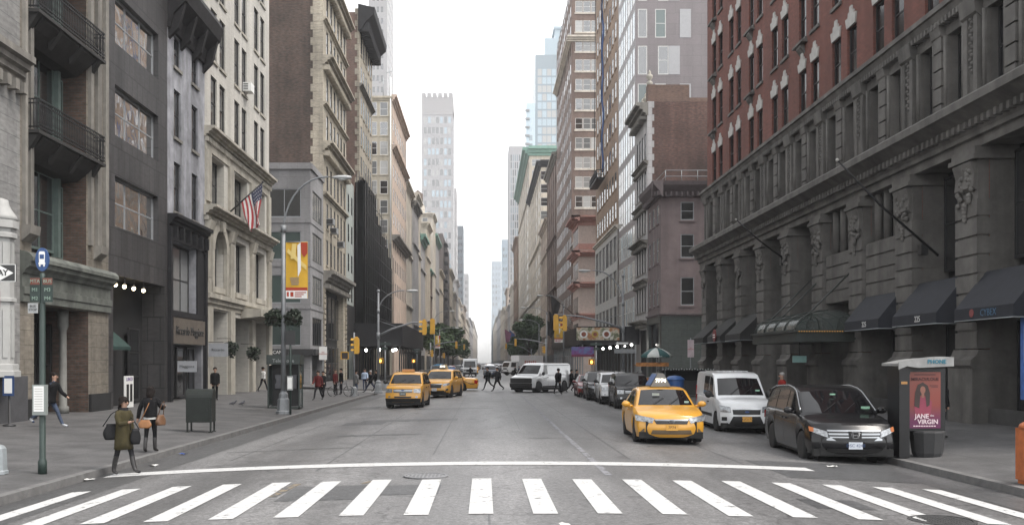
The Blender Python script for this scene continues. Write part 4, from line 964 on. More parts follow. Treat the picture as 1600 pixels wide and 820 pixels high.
for k in range(4):
    u = .7 + k*2.1; q = 28.6 if k != 3 else 30.3; mb.lathe([(.3, q), (.3, q + .4), (.16, q + .48), (.14, q + .6), (.34, q + .85), (.3, q + 1.1), (.12, q + 1.25), (.16, q + 1.4), (.02, q + 1.6)], (u, .3, 0), 10)
mb.build('roof_urn', LIMES, r, f)
# grey panel tower
Y0, Y1 = 102.8, 116
PZ = [z for z in (25.5, 29.5, 33.6, 37.6, 41.6, 45.6, 49.6)]
r, f, g = building('panel_tower', 'modern tower with mauve grey panels and a white glass street front', 'R', Y0, Y1, 56, MAUPAN, depth=24,
    srows=[(z, 3.1, cols(.4, 12.8, 7), 1.5, '1:2', FW, (PW, PW, PB), None, .12) for z in [6.5 + 3.9*k for k in range(12)]],
    frows=[(PZ[k], 3.1, [2.6 + .1] if k % 2 else [3.0], 1.15, '1:2', FW, (PD, PG), None, .2) for k in range(7)] + [(PZ[k], 3.1, [.75], 1.0, '1:1', FW, (PG, PD), None, .2) for k in range(7)])
for k in range(7):
    for u in ((4.2,) if k in (2, 4) else (5.4,) if k in (1, 3) else (4.25,)):
        bx(g, 'white_panel', u - .6, u + .6, -.03, .1, PZ[k] - (.0), PZ[k] + 3.1, mat('pale wall panel', (.36, .36, .37), .5, var=.05))
# orange tan building with pale lower storeys
Y0, Y1 = 116, 139.5
r, f, g = building('orange_tan_building', 'orange tan brick building over pale lower storeys of big windows on the right', 'R', Y0, Y1, 60, BRKOR, depth=24,
    srows=[(z, 2.1, cols(1, 22.5, 8), 1.3, 'dh', FD, (PD, PL), BRKOR) for z in [20.3 + 3.75*k for k in range(9)]] + [(z, 3.2, cols(.5, 23, 6), 2.9, '3:1', FD, (PD, PL), None, .3) for z in (6.2, 10.6, 14.9)])
mb = MB(); wallgrid(mb, 23.5, .3, 18.9, [(u - 1.45, u + 1.45, z, z + 3.2, .2) for u in cols(.5, 23, 6) for z in (6.2, 10.6, 14.9)]); mb.v = [(a, b - .1, c) for a, b, c in mb.v]; mb.build('pale_storeys', mat('pale grey white stone', (.46, .45, .43), .8, var=.15, world=True), r, f)
trim(f, steps(18.7, 19.3, .5, 3), -.1, 23.6, FARC); trim(f, steps(5.1, 5.7, .6, 3), -.1, 23.6, FARG)
bx(f, 'shopfront', .5, 23, -.16, -.11, .3, 4.9, FD)
t = thing('blue_hoist_line', 'long blue hoist rope hanging down the orange tan facade', 'rope', (XR - .5, 127.5, 28))
mb = MB(); mb.tube([(.1*math.sin(k*1.7), .25*math.sin(k), k*1.6) for k in range(21)], .13, 5); mb.build('rope', mat('blue rope', (.06, .12, .30), .7), t)
t = thing('window_platform', 'dark suspended work platform hanging on the orange tan facade', 'work platform', (XR - .8, 131, 27))
mb = MB(); mb.box(-.6, .5, -4, 4, 0, .25); mb.build('floor', IRON, t)
mb = MB()
for z in (.6, 1.2): mb.tube([(-.6, -4, z), (-.6, 4, z)], .06, 5); mb.tube([(-.6, -4, z), (.5, -4, z)], .06, 5)
for k in range(12): mb.tube([(-.6, -4 + k*.727, .2), (-.6, -4 + k*.727, 1.25)], .05, 4)
mb.box(-.55, -.5, -4, 4, .2, .9); mb.build('guard_rail', IRON, t)
mb = MB()
for y in (-3.6, 3.6): mb.tube([(0, y, .2), (.2, y, 33)], .05, 4)
mb.build('cable', IRON, t)
# pink corner building, brown tower behind
PKST = mat('cream pink stone', (.48, .40, .36), .8, var=.15, world=True); PKT = mat('faded pink terracotta', (.38, .21, .18), .8, var=.15, world=True)
Y0, Y1 = 152.5, 163
r, f, g = building('pink_building', 'cream corner building with faded pink cornices and pink top storey', 'R', Y0, Y1, 25.6, PKST, depth=18,
    srows=[(z, 2.8, cols(1, 9.5, 4), 1.4, 'dh', FD, (PD,)) for z in (6, 10.3, 16, 21.6)], frows=[(z, 2.8, [5.2], 1.7, 'dh', FD, (PD,)) for z in (6, 10.3, 16, 21.6)], X=XR - 1.2)
mb = MB(); 
for fc, n in ((f, 'street'), (g, 'front')):
    L = 10.5 if fc is f else 18
    for z, o in ((14.4, 1.0), (19.4, 1.1), (9.4, .5), (25.0, 1.3)): trim(fc, steps(z + (.004 if fc is g else 0), z + .9, o, 3), -(o if fc is g else .01), L + (o if fc is f else 0), PKT)
    bx(fc, 'pink_storey', -.1 if fc is g else 0, L, -.1, .0, 20.6, 21.5, PKT); bx(fc, 'pink_storey', -.11 if fc is g else 0, L, -.102, .0, 24.4, 25.2, PKT)
Y0, Y1 = 178, 215
tri = [1.35, 2.85, 4.35]; fl = [5.9 + 3.66*k for k in range(19)]
r, f, g = building('brown_tower', 'tall brown brick tower with rows of triple white windows facing us', 'R', Y0, Y1, 73, BRKBR, depth=26,
    frows=[(z, 2.1, tri + [9.3, 10.8, 12.3], 1.35, 'dh', FW, (PB, PB, PL, PD)) for z in fl[5:]], srows=[(z, 2.1, cols(1, 36, 10), 2.1, 'dh', FD, (PD, PD, PL)) for z in fl[1:]], flat=True)
trim(g, steps(62.6, 63.6, .9, 3), -.9, 26, FARC); trim(f, steps(62.603, 63.597, .9, 3), -.1, 37, FARC)
for z in fl[5:]: bx(g, 'sill_band', .5, 5.3, -.1, .0, z - .35, z - .05, FARC)
bx(g, 'upper_wall', 0, 26, .02, 4, 73, 82, BRKBR)
bx(f, 'corner_tower', 28, 37, .5, 8, 73, 79, BRKOR)
gen('brown_narrow_building', 'narrow brown building squeezed beyond the brown tower', 'R', 215.2, 246, 50, BRKBR, 9, 3.8, 1.4, LIMED, fcols=[2, 5], hh=2.0)
gen('low_grey_building', 'grey building with rows of windows low beyond the pink corner', 'R', 163.2, 177.8, 24, FARG, 5, 3.9, 1.0, frame=FD)
gen('black_cornice_building', 'beige building with a thin black cornice, nearer than the green roofed one', 'R', 279, 350, 61.6, FARB, 11, 3.9, 1.8, SLATE, fcols=[1.5, 4.8, 8], frm=FW, panes=(PD, PD, PL), ww=3.2, hh=2.5)
gen('brick_far_building', 'brick building low between brown narrow and black corniced ones', 'R', 247, 278, 40, FART, 9, 3.8, 1.3, fcols=[3, 6])
gen('green_crown_building', 'tall beige building crowned by a broad green copper cornice on the right', 'R', 360, 470, 84, FARB, 13, 4.2, 3.2, COPPER, fcols=[3, 8, 13, 18], ww=4, hh=2.6)
for i, (a, b, h, m, n) in enumerate(((480, 538, 66, BRKOR, 12), (541, 605, 47, FARC, 12), (610, 680, 40, FARG, 12), (683, 740, 56, FART, 10), (743, 805, 44, FARC, 10), (810, 1000, 50, FARB, 20), (1005, 1300, 58, FARG, 24), (1310, 2200, 66, FARC, 40))):
    gen('far_building', '%s far building on the right, %s beyond the green crowned one' % ({FARB: 'beige', FARC: 'cream', FARG: 'grey', FART: 'tan', BRKOR: 'reddish brick'}[m], ordl[i]), 'R', a, b, h, m, n, 4, 1.6, ww=min(4, (b - a)/n*.5))
r, f, g = tower('glass_tower', 'pale blue stepped glass tower rising above the green copper cornice', 24.4, 40, 455, 30, 150, PW, 6, 8, 4, (PW, PB), ww=.86, hh=.8, cap=60, frame=FW)
mb = MB(); mb.box(4.5, 15.6, 0, 28, 150, 158); mb.box(9.5, 15.6, 2, 26, 158, 163); mb.box(8.9, 15.6, 1.5, 27, 163, 164.2); mb.build('upper_storeys', PW, r, g)
r, f, g = tower('balcony_tower', 'narrow pale tower with stacked balconies on the left edge of the glass tower', 19.9, 24.2, 452, 20, 126, PW, 1, 4, 4, (PW,), ww=.8, hh=.7, cap=30, frame=FW)
mb = MB(); mb.box(-.5, 1.6, -.8, .0, 0, .9); km = mb.mesh('balcony', FGY)
for k in range(27): put('balcony', km, r, g, g.rel(0, 0, 18 + k*4))
tower('striped_tower', 'blue and white striped tower low on the right of the sky gap', XP(795, 700), XP(822, 700), 700, 30, 162, FARW, 7, 5, 5.5, (FARBL and PW, PG), ww=.5, hh=.85, cap=90, frame=FW)
tower('dark_blue_tower', 'slim blue grey tower between the striped tower and the sky gap', XP(784, 1000), XP(794, 1000), 1000, 30, 132, FARBL, 2, 3, 7, (PW, PL), cap=20)
tower('grey_blue_tower', 'low grey blue tower touching the sky gap on the right', XP(768, 1900), XP(783, 1900), 1900, 60, 205, FARBL, 3, 4, 12, (PL, PW), cap=30)
# ---------------------------------------------------------------- foliage, trees, baskets
LEAF = mat('dull green leaves', (.065, .11, .045), .7, var=.5, scale=1.3, world=True)
LEAFD = mat('dark green leaves', (.022, .032, .020), .7, var=.5, scale=2, world=True)
BARK = mat('grey brown bark', (.07, .06, .05), .9, var=.3)
def leaves(mb, c, R, n, size, rg, m=0):
    for _ in range(n):
        a, b = rg.uniform(0, 2*PI), math.acos(rg.uniform(-1, 1)); q = rg.random() ** .45
        p = Vector((c[0] + R[0]*q*math.sin(b)*math.cos(a), c[1] + R[1]*q*math.sin(b)*math.sin(a), c[2] + R[2]*q*math.cos(b)))
        u = Vector((rg.uniform(-1, 1), rg.uniform(-1, 1), rg.uniform(-.6, .6))).normalized(); w = u.cross(Vector((rg.uniform(-1, 1), rg.uniform(-1, 1), rg.uniform(-1, 1)))).normalized()
        s = size * rg.uniform(.6, 1.3); mb.poly([p - u*s, p + w*s*.55, p + u*s, p - w*s*.55], m)
def tree(x, y, h, R, label, seed, n=4600):
    rg = random.Random(seed); zb = .3
    t = thing('street_tree', label, 'tree', (x, y, zb), group='street trees down the avenue')
    mb = MB(); mb.tube([(0, 0, 0), (.05, 0, h*.2), (0, .1, h*.42), (.1, 0, h*.75)], [.2, .16, .13, .05], 8)
    tips = []
    for k in range(8):
        a = k * 2.4 + rg.uniform(-.3, .3); z0 = h*rg.uniform(.3, .5); L = R*rg.uniform(.5, .85)
        e = (L*math.cos(a), L*math.sin(a), z0 + h*rg.uniform(.12, .4)); mb.tube([(0, 0, z0), (e[0]*.5, e[1]*.5, (z0 + e[2])/2 + .2), e], [.09, .06, .02], 5); tips.append(e)
    mb.build('trunk', BARK, t)
    mb = MB()
    for e in tips + [(0, 0, h*.86), (R*.3, 0, h*.7), (-R*.3, .2*R, h*.62)]:
        s = R*rg.uniform(.32, .55); leaves(mb, e, (s, s, s*.8), n//11, .36, rg)
    mb.build('crown', LEAF, t, recalc=False)
TL = [(-9.6, 186, 9.5, 3.6, 'broad street tree nearest on the left pavement beyond the second crossing'), (-9.3, 201, 10.8, 4.4, 'tall dense street tree, second in the left row'), (-9.4, 222, 11.0, 4.2, 'street tree, third in the left row'),
      (-9.5, 246, 10.2, 4.6, 'street tree, fourth in the left row'), (-9.2, 275, 10.4, 4.6, 'farthest street tree of the left row'),
      (9.9, 212, 13.6, 3.4, 'tallest pointed street tree on the right pavement'), (10.2, 228, 10.4, 3.8, 'wide street tree, second in the right row'), (10.0, 252, 9.6, 3.6, 'street tree, third in the right row'), (10.2, 285, 9.2, 3.8, 'farthest street tree of the right row')]
for i, a in enumerate(TL): tree(*a, seed=i + 3)

# ---------------------------------------------------------------- lamps, signals and signs
POLE = mat('grey lamp post paint', (.20, .21, .22), .5, .2, var=.12, scale=6)
POLEG = mat('dark green post paint', (.02, .035, .03), .5, var=.2)
LENSK = mat('dark signal lens', (.03, .02, .02), .3)
ORNG = mat('lit orange hand signal', (1, .36, .05), emit=3, var=0)
LAMPG = mat('lamp glass', (.55, .56, .55), .3, var=0)
def arcpts(x0, z0, dx, dz, n=9):
    return [(x0 + dx*(1 - math.cos(PI/2*k/n)), 0, z0 + dz*math.sin(PI/2*k/n)) for k in range(n + 1)]
def signal(name, label, p, rz=0, group='traffic signals over the avenue', two=False):
    t = thing(name, label, 'traffic light', p, rz, group=group)
    mb = MB()
    for e in ((0, .24) if two else (0,)):
        q = MB(); q.box(-.17, .17, -.15 + e*0, .13, -.53, .53); mb.v += [(a + e*2.2 - (.26 if two else 0), b, c) for a, b, c in q.v] if False else []
    mb.box(-.17, .17, -.14, .13, -.53, .53); mb.box(-.1, .1, -.08, .08, .53, .6); mb.box(-.12, .12, -.18, -.14, -.45, .45)
    mb.build('housing', YEL, t)
    for k, z in enumerate((-.34, 0, .34)):
        mb = MB(); mb.lathe([(.13, .135), (.13, .15), (.02, .155)], (0, 0, z), 10, axis='y'); v = mb.build('lens', LENSK, t)
        mb = MB(); mb.grid([[(.15*math.cos(a), yy, z + .15*math.sin(a)) for a in [PI*q/8 for q in range(9)]] for yy in (.13, .36)]); mb.build('visor', YEL, v)
    return t
def handsignal(label, p, rz=0, lit=True):
    t = thing('pedestrian_signal', label, 'pedestrian signal', p, rz, group='pedestrian hand signals')
    mb = MB(); mb.box(-.24, .24, -.1, .14, -.24, .24); mb.box(-.27, .27, -.2, -.1, .2, .26); mb.box(-.27, -.23, -.2, -.1, -.24, .26); mb.box(.23, .27, -.2, -.1, -.24, .26); mb.build('housing', YEL, t)
    mb = MB(); mb.box(-.2, .2, -.112, -.1, -.2, .19); mb.build('screen', LENSK, t)
    if lit:
        mb = MB(); mb.box(-.09, .08, -.125, -.112, -.15, .03)
        for k in range(4): mb.box(-.09 + k*.045, -.055 + k*.045, -.125, -.112, .03, .14 - .02*abs(k - 1.5))
        mb.prismy([(.08, -.06), (.14, .02), (.11, .04), (.08, .0)], -.125, -.112); mb.build('hand_symbol', ORNG, t)
    return t
def lamp(label, x, y, z0, zs, dx, zh, mast=None, r=.085, rz=0):
    t = thing('street_lamp', label, 'street lamp', (x, y, z0), rz, group='cobra head street lamps')
    mb = MB(); mb.lathe([(.34, 0), (.34, .12), (.28, .16), (.25, .62), (.2, .7), (.2, .86), (r*1.3, .95), (r*1.3, 1.0)], n=8, sm=False); mb.build('base', POLE, t)
    mb = MB(); mb.tube([(0, 0, .9), (0, 0, zs)], [r*1.15, r*.8], 10); mb.ball((0, 0, zs + .06), r*1.5) if mast else None; mb.build('pole', POLE, t)
    za = zs - .1 if not mast else zs - mast[2]
    mb = MB(); mb.tube(arcpts(0, za, dx*.85, zh - za) + [(dx, 0, zh - .02)], [.042]*10 + [.036], 8)
    mb.tube([(0, 0, za - .05), (0, 0, za + .25)], r*1.3, 8)
    a = mb.build('lamp_arm', POLE, t)
    s = 1 if dx > 0 else -1
    mb = MB(); mb.lathe([(.05, 0), (.1, .1), (.16, .3), (.17, .6), (.12, .8), (.03, .86)], (dx - s*.1, 0, zh - .03), 10, axis='x', sy=.6)
    if s < 0: mb.v = [(2*(dx + .1) - a_, b_, c_) for a_, b_, c_ in mb.v]
    h = mb.build('lamp_head', mat('lamp head grey', (.42, .43, .43), .4, var=.08), a)
    mb = MB(); mb.ball((dx + s*.35, 0, zh - .1), (.22, .13, .07), 8); mb.build('lamp_glass', LAMPG, a)
    if mast:
        mx, mz0, _, mz1 = mast
        mb = MB(); mb.tube([(0, 0, mz0), (mx*.25, 0, mz0 + (mz1 - mz0)*.45), (mx*.6, 0, mz0 + (mz1 - mz0)*.85), (mx, 0, mz1)], [.09, .075, .06, .045], 8); mb.tube([(0, 0, mz0 - .25), (0, 0, mz0 + .25)], r*1.5, 8)
        mb.tube([(0, 0, mz0 + 1.1), (mx*.35, 0, mz0 + (mz1 - mz0)*.58)], .018, 5); mb.build('mast_arm', POLE, t)
    return t
BANY = mat('golden yellow banner cloth', (.58, .34, .03), .8, var=.12, scale=2); BANR = mat('red banner print', (.36, .045, .02), .8, var=.1); BANO = mat('pale yellow banner print', (.66, .50, .17), .8, var=.05)
GREYT = mat('grey print', (.25, .22, .2), .8, var=0)
def banner(label, p, w, h, side=1):
    t = thing('street_banner', label, 'banner', p, group='yellow street banners')
    mb = MB(); rows = []
    for j in range(9): rows.append([(side*w*i/6, .03*math.sin(i*.9 + j*.35), -h*j/8) for i in range(7)])
    mb.grid(rows, 0); mb.v = mb.v + [(a, b + .008, c) for a, b, c in mb.v]; nf = len(mb.f); n0 = len(mb.v)//2
    for q in range(nf): mb.face([k + n0 for k in reversed(mb.f[q])], 0, True)
    mb.build('cloth', BANY, t, recalc=False)
    X = lambda f: side*w*f
    if side < 0: X = lambda f: -w*(1 - f)
    mb = MB()
    mb.prismy([(X(.68), -.01*h), (X(.99), -.01*h), (X(.99), -.2*h), (X(.84), -.27*h), (X(.72), -.2*h)], -.045, -.04, 0); mb.prismy([(X(.01), -.80*h), (X(.99), -.80*h), (X(.99), -.855*h), (X(.01), -.855*h)], -.045, -.04, 0)
    mb.prismy([(X(.54), -.06*h), (X(.68), -.01*h), (X(.70), -.50*h), (X(.56), -.62*h)], -.051, -.046, 1); mb.prismy([(X(.01), -.855*h), (X(.99), -.855*h), (X(.99), -.995*h), (X(.01), -.995*h)], -.045, -.04, 1)
    mb.prismy([(X(.05), -.18*h), (X(.12), -.12*h), (X(.95), -.42*h), (X(.95), -.50*h)], -.049, -.045, 2); mb.prismy([(X(.3), -.03*h), (X(.5), -.03*h), (X(.45), -.3*h), (X(.22), -.3*h)], -.048, -.045, 2)
    for k in range(4): mb.prismy([(X(.2 + .02*k), -(.63 + .035*k)*h), (X(.62 - .03*(k % 2)), -(.63 + .035*k)*h), (X(.62 - .03*(k % 2)), -(.648 + .035*k)*h), (X(.2 + .02*k), -(.648 + .035*k)*h)], -.047, -.043, 3)
    for k in range(3): mb.prismy([(X(.42), -(.88 + .035*k)*h), (X(.93 - .1*k), -(.88 + .035*k)*h), (X(.93 - .1*k), -(.897 + .035*k)*h), (X(.42), -(.897 + .035*k)*h)], -.051, -.046, 0)
    for a, b in ((.05, .15), (.22, .36)): mb.prismy([(X(a), -.88*h), (X(b), -.88*h), (X(b), -.96*h), (X(a), -.96*h)], -.051, -.046, 0)
    mb.build('print', [BANR, WHITE, BANO, GREYT], t)
    mb = MB()
    for z in (.0, -h): mb.tube([(-side*.1, 0, z), (side*w, 0, z)], .022, 6)
    mb.build('bracket', POLE, t)
xa, ya = -8.7, 41.0
lamp('tall grey street lamp curving over the road, carrying the big yellow banner', xa, ya, zwalk(xa), 8.0, 2.2, 10.25, r=.10)
banner('large yellow and red street banner on the nearest left lamp post', (xa + .1, ya, ZP(378, ya)), .95, 2.46)
for i, e in enumerate((-.42, .40)):
    t = thing('flower_basket', ('dark leafy hanging basket on the outer pavement arm of the bannered lamp post', 'dark leafy hanging basket on the road side of the bannered lamp post')[i], 'hanging basket', (xa + e, ya, 4.35), group='hanging baskets on the lamp post')
    mb = MB(); mb.lathe([(.05, -.3), (.22, -.2), (.3, -.02), (.32, .02)], n=12); mb.build('basket', mat('coir basket', (.04, .035, .03), .9, var=.3), t)
    mb = MB(); leaves(mb, (0, 0, .02), (.40, .40, .24), 520, .085, random.Random(i + 40)); leaves(mb, (-.1, 0, -.2), (.28, .3, .2), 130, .08, random.Random(i + 50)); leaves(mb, (.14, .1, -.16), (.26, .25, .26), 130, .08, random.Random(i + 60)); leaves(mb, (.05, 0, .2), (.28, .26, .18), 90, .09, random.Random(i + 65)); mb.build('foliage', LEAFD, t, recalc=False)
    mb = MB(); mb.tube([(-e + (.1 if e > 0 else -.1), 0, .42), (0, 0, .42), (0, 0, .1)], .02, 6); mb.build('hook', POLE, t)
t = thing('sign_post', 'dark thin post with a small white timetable panel beside the bannered lamp', 'sign post', (-8.36, 40.8, zwalk(-8.36)))
mb = MB(); mb.tube([(0, 0, 0), (0, 0, 3.7)], .045, 8); mb.build('post', POLEG, t)
mb = MB(); mb.cbox((0, -.08, 1.35), (.24, .1, .6)); p = mb.build('timetable_panel', mat('pale grey panel', (.32, .33, .33), .5, var=.1), t)
mb = MB(); mb.cbox((0, -.135, 1.35), (.18, .01, .48)); mb.build('sheet', WHITE, p); mb = MB(); mb.cbox((0, -.03, 3.3), (.42, .04, .62)); mb.build('sign_plate', FD, t)

def postsign(label, x, y, w, h, z, col, txt=None, tcol=None, ts=.1, post=True):
    t = thing('sign_post', label, 'sign post', (x, y, zwalk(x)))
    mb = MB(); mb.tube([(0, 0, 0), (0, 0, z + h*.6)], .035, 6); mb.build('post', POLE, t)
    mb = MB(); mb.cbox((0, -.05, z), (w, .03, h)); p = mb.build('sign_plate', col, t)
    if txt: lettering(txt, ts, tcol, p, (0, -.07, z))
    return t
postsign('white parking sign on a thin post before the grey corner building', -10.3, 60.5, .5, .85, 2.75, WHITE, 'NO\nSTANDING', BANR, .11)
postsign('tall white and pink parking sign on a post by the mauve building', 13.6, 62.5, .42, 1.15, 3.0, mat('white and pink sign', (.5, .42, .44), .6, var=.2, scale=3), 'NO\nPARKING', BANR, .1)

# signal post at the left corner
t = thing('signal_post', 'short grey signal post at the left corner before the side street', 'signal post', (-8.62, 62.6, zwalk(-8.62)))
mb = MB(); mb.lathe([(.26, 0), (.24, .1), (.2, .55), (.1, .65)], n=8, sm=False); mb.build('base', POLE, t); mb = MB(); mb.tube([(0, 0, .6), (0, 0, 4.2)], .065, 8); mb.build('pole', POLE, t)
signal('traffic_light', 'yellow traffic light topping the short post at the left corner', (-8.45, 62.55, 3.5), PI/2)
handsignal('unlit yellow pedestrian signal seen side on, on the left corner post', (-9.2, 62.5, 2.85), 0, lit=False)
# lamp and signal mast at the left corner
xb, yb = -7.75, 69.2
lamp('grey street lamp with a mast arm of traffic lights at the left side street', xb, yb, .15, 7.4, 2.15, 7.5, mast=(4.0, 4.2, 1.5, 5.3))
signal('traffic_light', 'outer yellow traffic light on the left mast arm', (xb + 3.95, yb, 5.0), 0); signal('traffic_light', 'inner yellow traffic light on the left mast arm', (xb + 3.35, yb, 4.95), PI/2)
# poles beyond the side street
def pedpole(label, x, y, hl, z=2.6, rz=0, h=4.0):
    t = thing('signal_post', label, 'signal post', (x, y, zwalk(x)))
    mb = MB(); mb.lathe([(.24, 0), (.2, .5), (.09, .6)], n=8, sm=False); mb.build('base', POLE, t); mb = MB(); mb.tube([(0, 0, .5), (0, 0, h)], .07, 8); mb.build('pole', POLE, t)
    for i, zz in enumerate((h - .15, h - .55)):
        mb = MB(); mb.cbox((0, -.09, zz), (1.0 if i == 0 else .5, .03, .22)); mb.build('street_sign', POLEG, t)
    handsignal(hl, (x - .42, y, z), rz)
pedpole('signal post across the left side street in front of the black shed', -8.7, 83, 'glowing orange hand signal across the side street on the left', 2.55)
pedpole('signal post across the right side street below the purple sign', 9.9, 84, 'glowing orange hand signal across the side street on the right', 2.45)
pedpole('signal post at the left corner of the second crossing', -8.7, 122, 'small glowing orange hand signal farther down the left pavement', 2.6)
# right corner lamp
xc, yc = 9.8, 67.0
lamp('grey street lamp with a long mast arm at the right side street corner', xc, yc, .15, 8.3, -2.4, 8.75, mast=(-4.85, 4.6, 2.0, 5.65))
mb = MB(); mb.cbox((0, 0, 0), (1.0, .03, .32)); t = thing('one_way_sign', 'black and white left pointing one way sign on the right corner lamp', 'road sign', (xc - .1, yc - .13, 3.75)); mb.build('plate', BLACKP, t)
mb = MB(); mb.prismy([(-.46, 0), (-.28, .13), (-.28, .07), (.45, .07), (.45, -.07), (-.28, -.07), (-.28, -.13)], -.025, -.016); mb.build('arrow', WHITE, t)
mb = MB(); mb.cbox((0, 0, 0), (1.5, .03, .3)); t = thing('street_name_sign', 'grey backed street name blade under the one way sign', 'street sign', (xc + .1, yc - .14, 3.2)); mb.build('plate', FGY, t); mb = MB(); mb.cbox((-.1, .06, 0), (.06, .1, .1)); mb.build('clamp', STEEL, t)
signal('traffic_light', 'outer yellow traffic light on the right mast arm', (xc - 4.75, yc, 5.2), 0); signal('traffic_light', 'inner yellow traffic light on the right mast arm', (xc - 4.15, yc, 5.15), PI/2)
banner('yellow street banner hanging behind the right hand traffic lights', (9.75, 118, ZP(501, 118)), 1.05, 2.7, -1)
lamp('grey street lamp holding the yellow banner beside the sidewalk shed', 9.85, 118, .15, 9.2, -2.6, 10.6)
lamp('thin street lamp beside the far left banner', -8.3, 157, .15, 9.2, 2.6, 10.8); banner('small far yellow street banner on the left', (-8.15, 157, ZP(524, 157)), .8, 2.1)
lamp('distant left street lamp with a pale head before the trees', -8.35, 176, .15, 8.2, 2.9, 8.7); lamp('farther left street lamp with a pale head among the trees', -8.4, 200, .15, 8.6, 3.2, 9.1)
lamp('distant right street lamp bent over the road before the trees', 9.8, 149, .15, 10, -3.4, 10.9); lamp('farther right street lamp near the pointed tree', 9.9, 172, .15, 9, -3, 10)
def farmast(label, x, y, mx, z0, z1, labs):
    t = thing('signal_mast', label, 'signal mast', (x, y, .15), group='signal masts down the avenue')
    mb = MB(); mb.tube([(0, 0, 0), (0, 0, z0 + .8)], [.14, .1], 8); mb.build('pole', POLE, t)
    mb = MB(); mb.tube([(0, 0, z0), (mx*.3, 0, z0 + (z1 - z0)*.55), (mx*.65, 0, z0 + (z1 - z0)*.9), (mx, 0, z1)], [.1, .08, .07, .05], 8); mb.build('mast_arm', POLE, t)
    signal('traffic_light', labs[0], (x + mx*.98, y, z1 - .45), 0); signal('traffic_light', labs[1], (x + (.25 if mx > 0 else -.25), y - .1, z0 - .8), PI/2)
farmast('left signal mast at the second crossing', -8.6, 151, 4.2, 4.6, 5.6, ('yellow traffic light over the road at the second crossing on the left', 'yellow traffic light on the pole at the second crossing on the left'))
farmast('right signal mast at the second crossing', 9.75, 151, -4.9, 5.2, 6.0, ('yellow traffic light over the road at the second crossing on the right', 'yellow traffic light on the pole at the second crossing on the right'))
farmast('left signal mast before the farthest trees', -8.6, 196, 4.5, 4.6, 6.0, ('tiny yellow traffic light hanging in front of the left trees', 'tiny yellow traffic light on the pole by the left trees'))
farmast('right signal mast before the farthest trees', 9.8, 198, -5.4, 4.2, 6.2, ('tiny yellow traffic light hanging in front of the right trees', 'tiny yellow traffic light on the pole by the right trees'))

# near left corner: one way sign and bus stop
x, y = -9.62, 18.6
t = thing('sign_post', 'thick pole with a grey cast base carrying the one way sign', 'sign post', (x, y, zwalk(x)))
mb = MB(); mb.lathe([(.25, 0), (.25, .06), (.23, .08), (.21, .5), (.16, .56), (.09, .58)], n=8, sm=False); mb.build('base', mat('pale grey cast base', (.22, .24, .25), .6, var=.2), t)
mb = MB(); mb.tube([(0, 0, .5), (0, 0, 4.6)], .08, 10); mb.build('pole', POLE, t)
mb = MB(); mb.cbox((0, -.11, 3.93), (.96, .02, .35)); mb.cbox((-0, -.122, 4.095), (.94, .006, .012), 0, 1); mb.cbox((0, -.122, 3.765), (.94, .006, .012), 0, 1); mb.cbox((.468, -.122, 3.93), (.012, .006, .335), 0, 1); s = mb.build('one_way_sign', [BLACKP, WHITE], t)
mb = MB(); mb.prismy([(-.45, 3.83), (.16, 3.83), (.16, 3.78), (.43, 3.93), (.16, 4.08), (.16, 4.03), (-.45, 4.03)], -.126, -.121); mb.build('arrow', WHITE, s)
lettering('ONE WAY', .155, BLACKP, s, (-.03, -.128, 3.93), bold=.004, space=.96)
mb = MB(); mb.cbox((0, -.11, 3.42), (.32, .02, .32)); mb.build('warning_sign', mat('dark red sign', (.18, .03, .025), .5), t)
x, y = -8.82, 18.9
BLUE = mat('bus stop blue', (.02, .06, .17), .5, var=.1)
t = thing('bus_stop_post', 'dark green bus stop post with a round blue bus sign and timetable box', 'bus stop', (x, y, zwalk(x)))
mb = MB(); mb.lathe([(.085, 0), (.085, .25), (.06, .3), (.055, 3.9), (.04, 4.0)], n=10); mb.build('post', POLEG, t)
mb = MB(); pts = [(.135*math.cos(2*PI*k/20), 4.27 + .235*math.sin(2*PI*k/20)) for k in range(20)]; mb.prismy(pts, -.02, .02); rs = mb.build('round_sign', BLUE, t)
mb = MB(); mb.prismy([(-.055, 4.2), (.055, 4.2), (.06, 4.4), (.045, 4.43), (-.045, 4.43), (-.06, 4.4)], -.028, -.021); mb.box(-.065, .065, -.029, -.021, 4.17, 4.21)
mb.box(-.055, -.03, -.029, -.021, 4.13, 4.18); mb.box(.03, .055, -.029, -.021, 4.13, 4.18); mb.box(-.043, .043, -.031, -.0285, 4.28, 4.37, 1); mb.build('bus_symbol', [WHITE, BLUE], rs)
for e, tx in ((-.115, ('MTA', 'M1', 'M2')), (.135, ('BUS', 'M3', 'M4'))):
    mb = MB(); mb.cbox((e, -.065, 3.66), (.2, .015, .48)); p = mb.build('route_plate', POLEG, t)
    mb = MB(); mb.cbox((e, -.075, 3.83), (.19, .006, .13)); mb.build('header', mat('dull red route header', (.16, .05, .035), .6), p)
    for k, q in enumerate(tx): lettering(q, .1, mat('pale green route print', (.22, .30, .25), .6), p, (e, -.08, 3.83 - .17*k))
mb = MB(); mb.cbox((-.16, -.06, 3.3), (.2, .015, .2)); p = mb.build('notice_plate', mat('pale grey panel', (.32, .33, .33), .5), t); lettering('BUS\nSTOP', .07, BLACKP, p, (-.16, -.07, 3.3))
mb = MB(); mb.cbox((0, -.1, 1.48), (.26, .12, .6)); p = mb.build('timetable_box', mat('grey green box', (.20, .22, .21), .5, var=.1), t)
mb = MB(); mb.cbox((0, -.163, 1.5), (.2, .006, .5))
for k in range(9): mb.cbox((0, -.168, 1.3 + k*.05), (.16, .004, .008), 0, 1)
mb.build('timetable', [WHITE, GREYT], p)
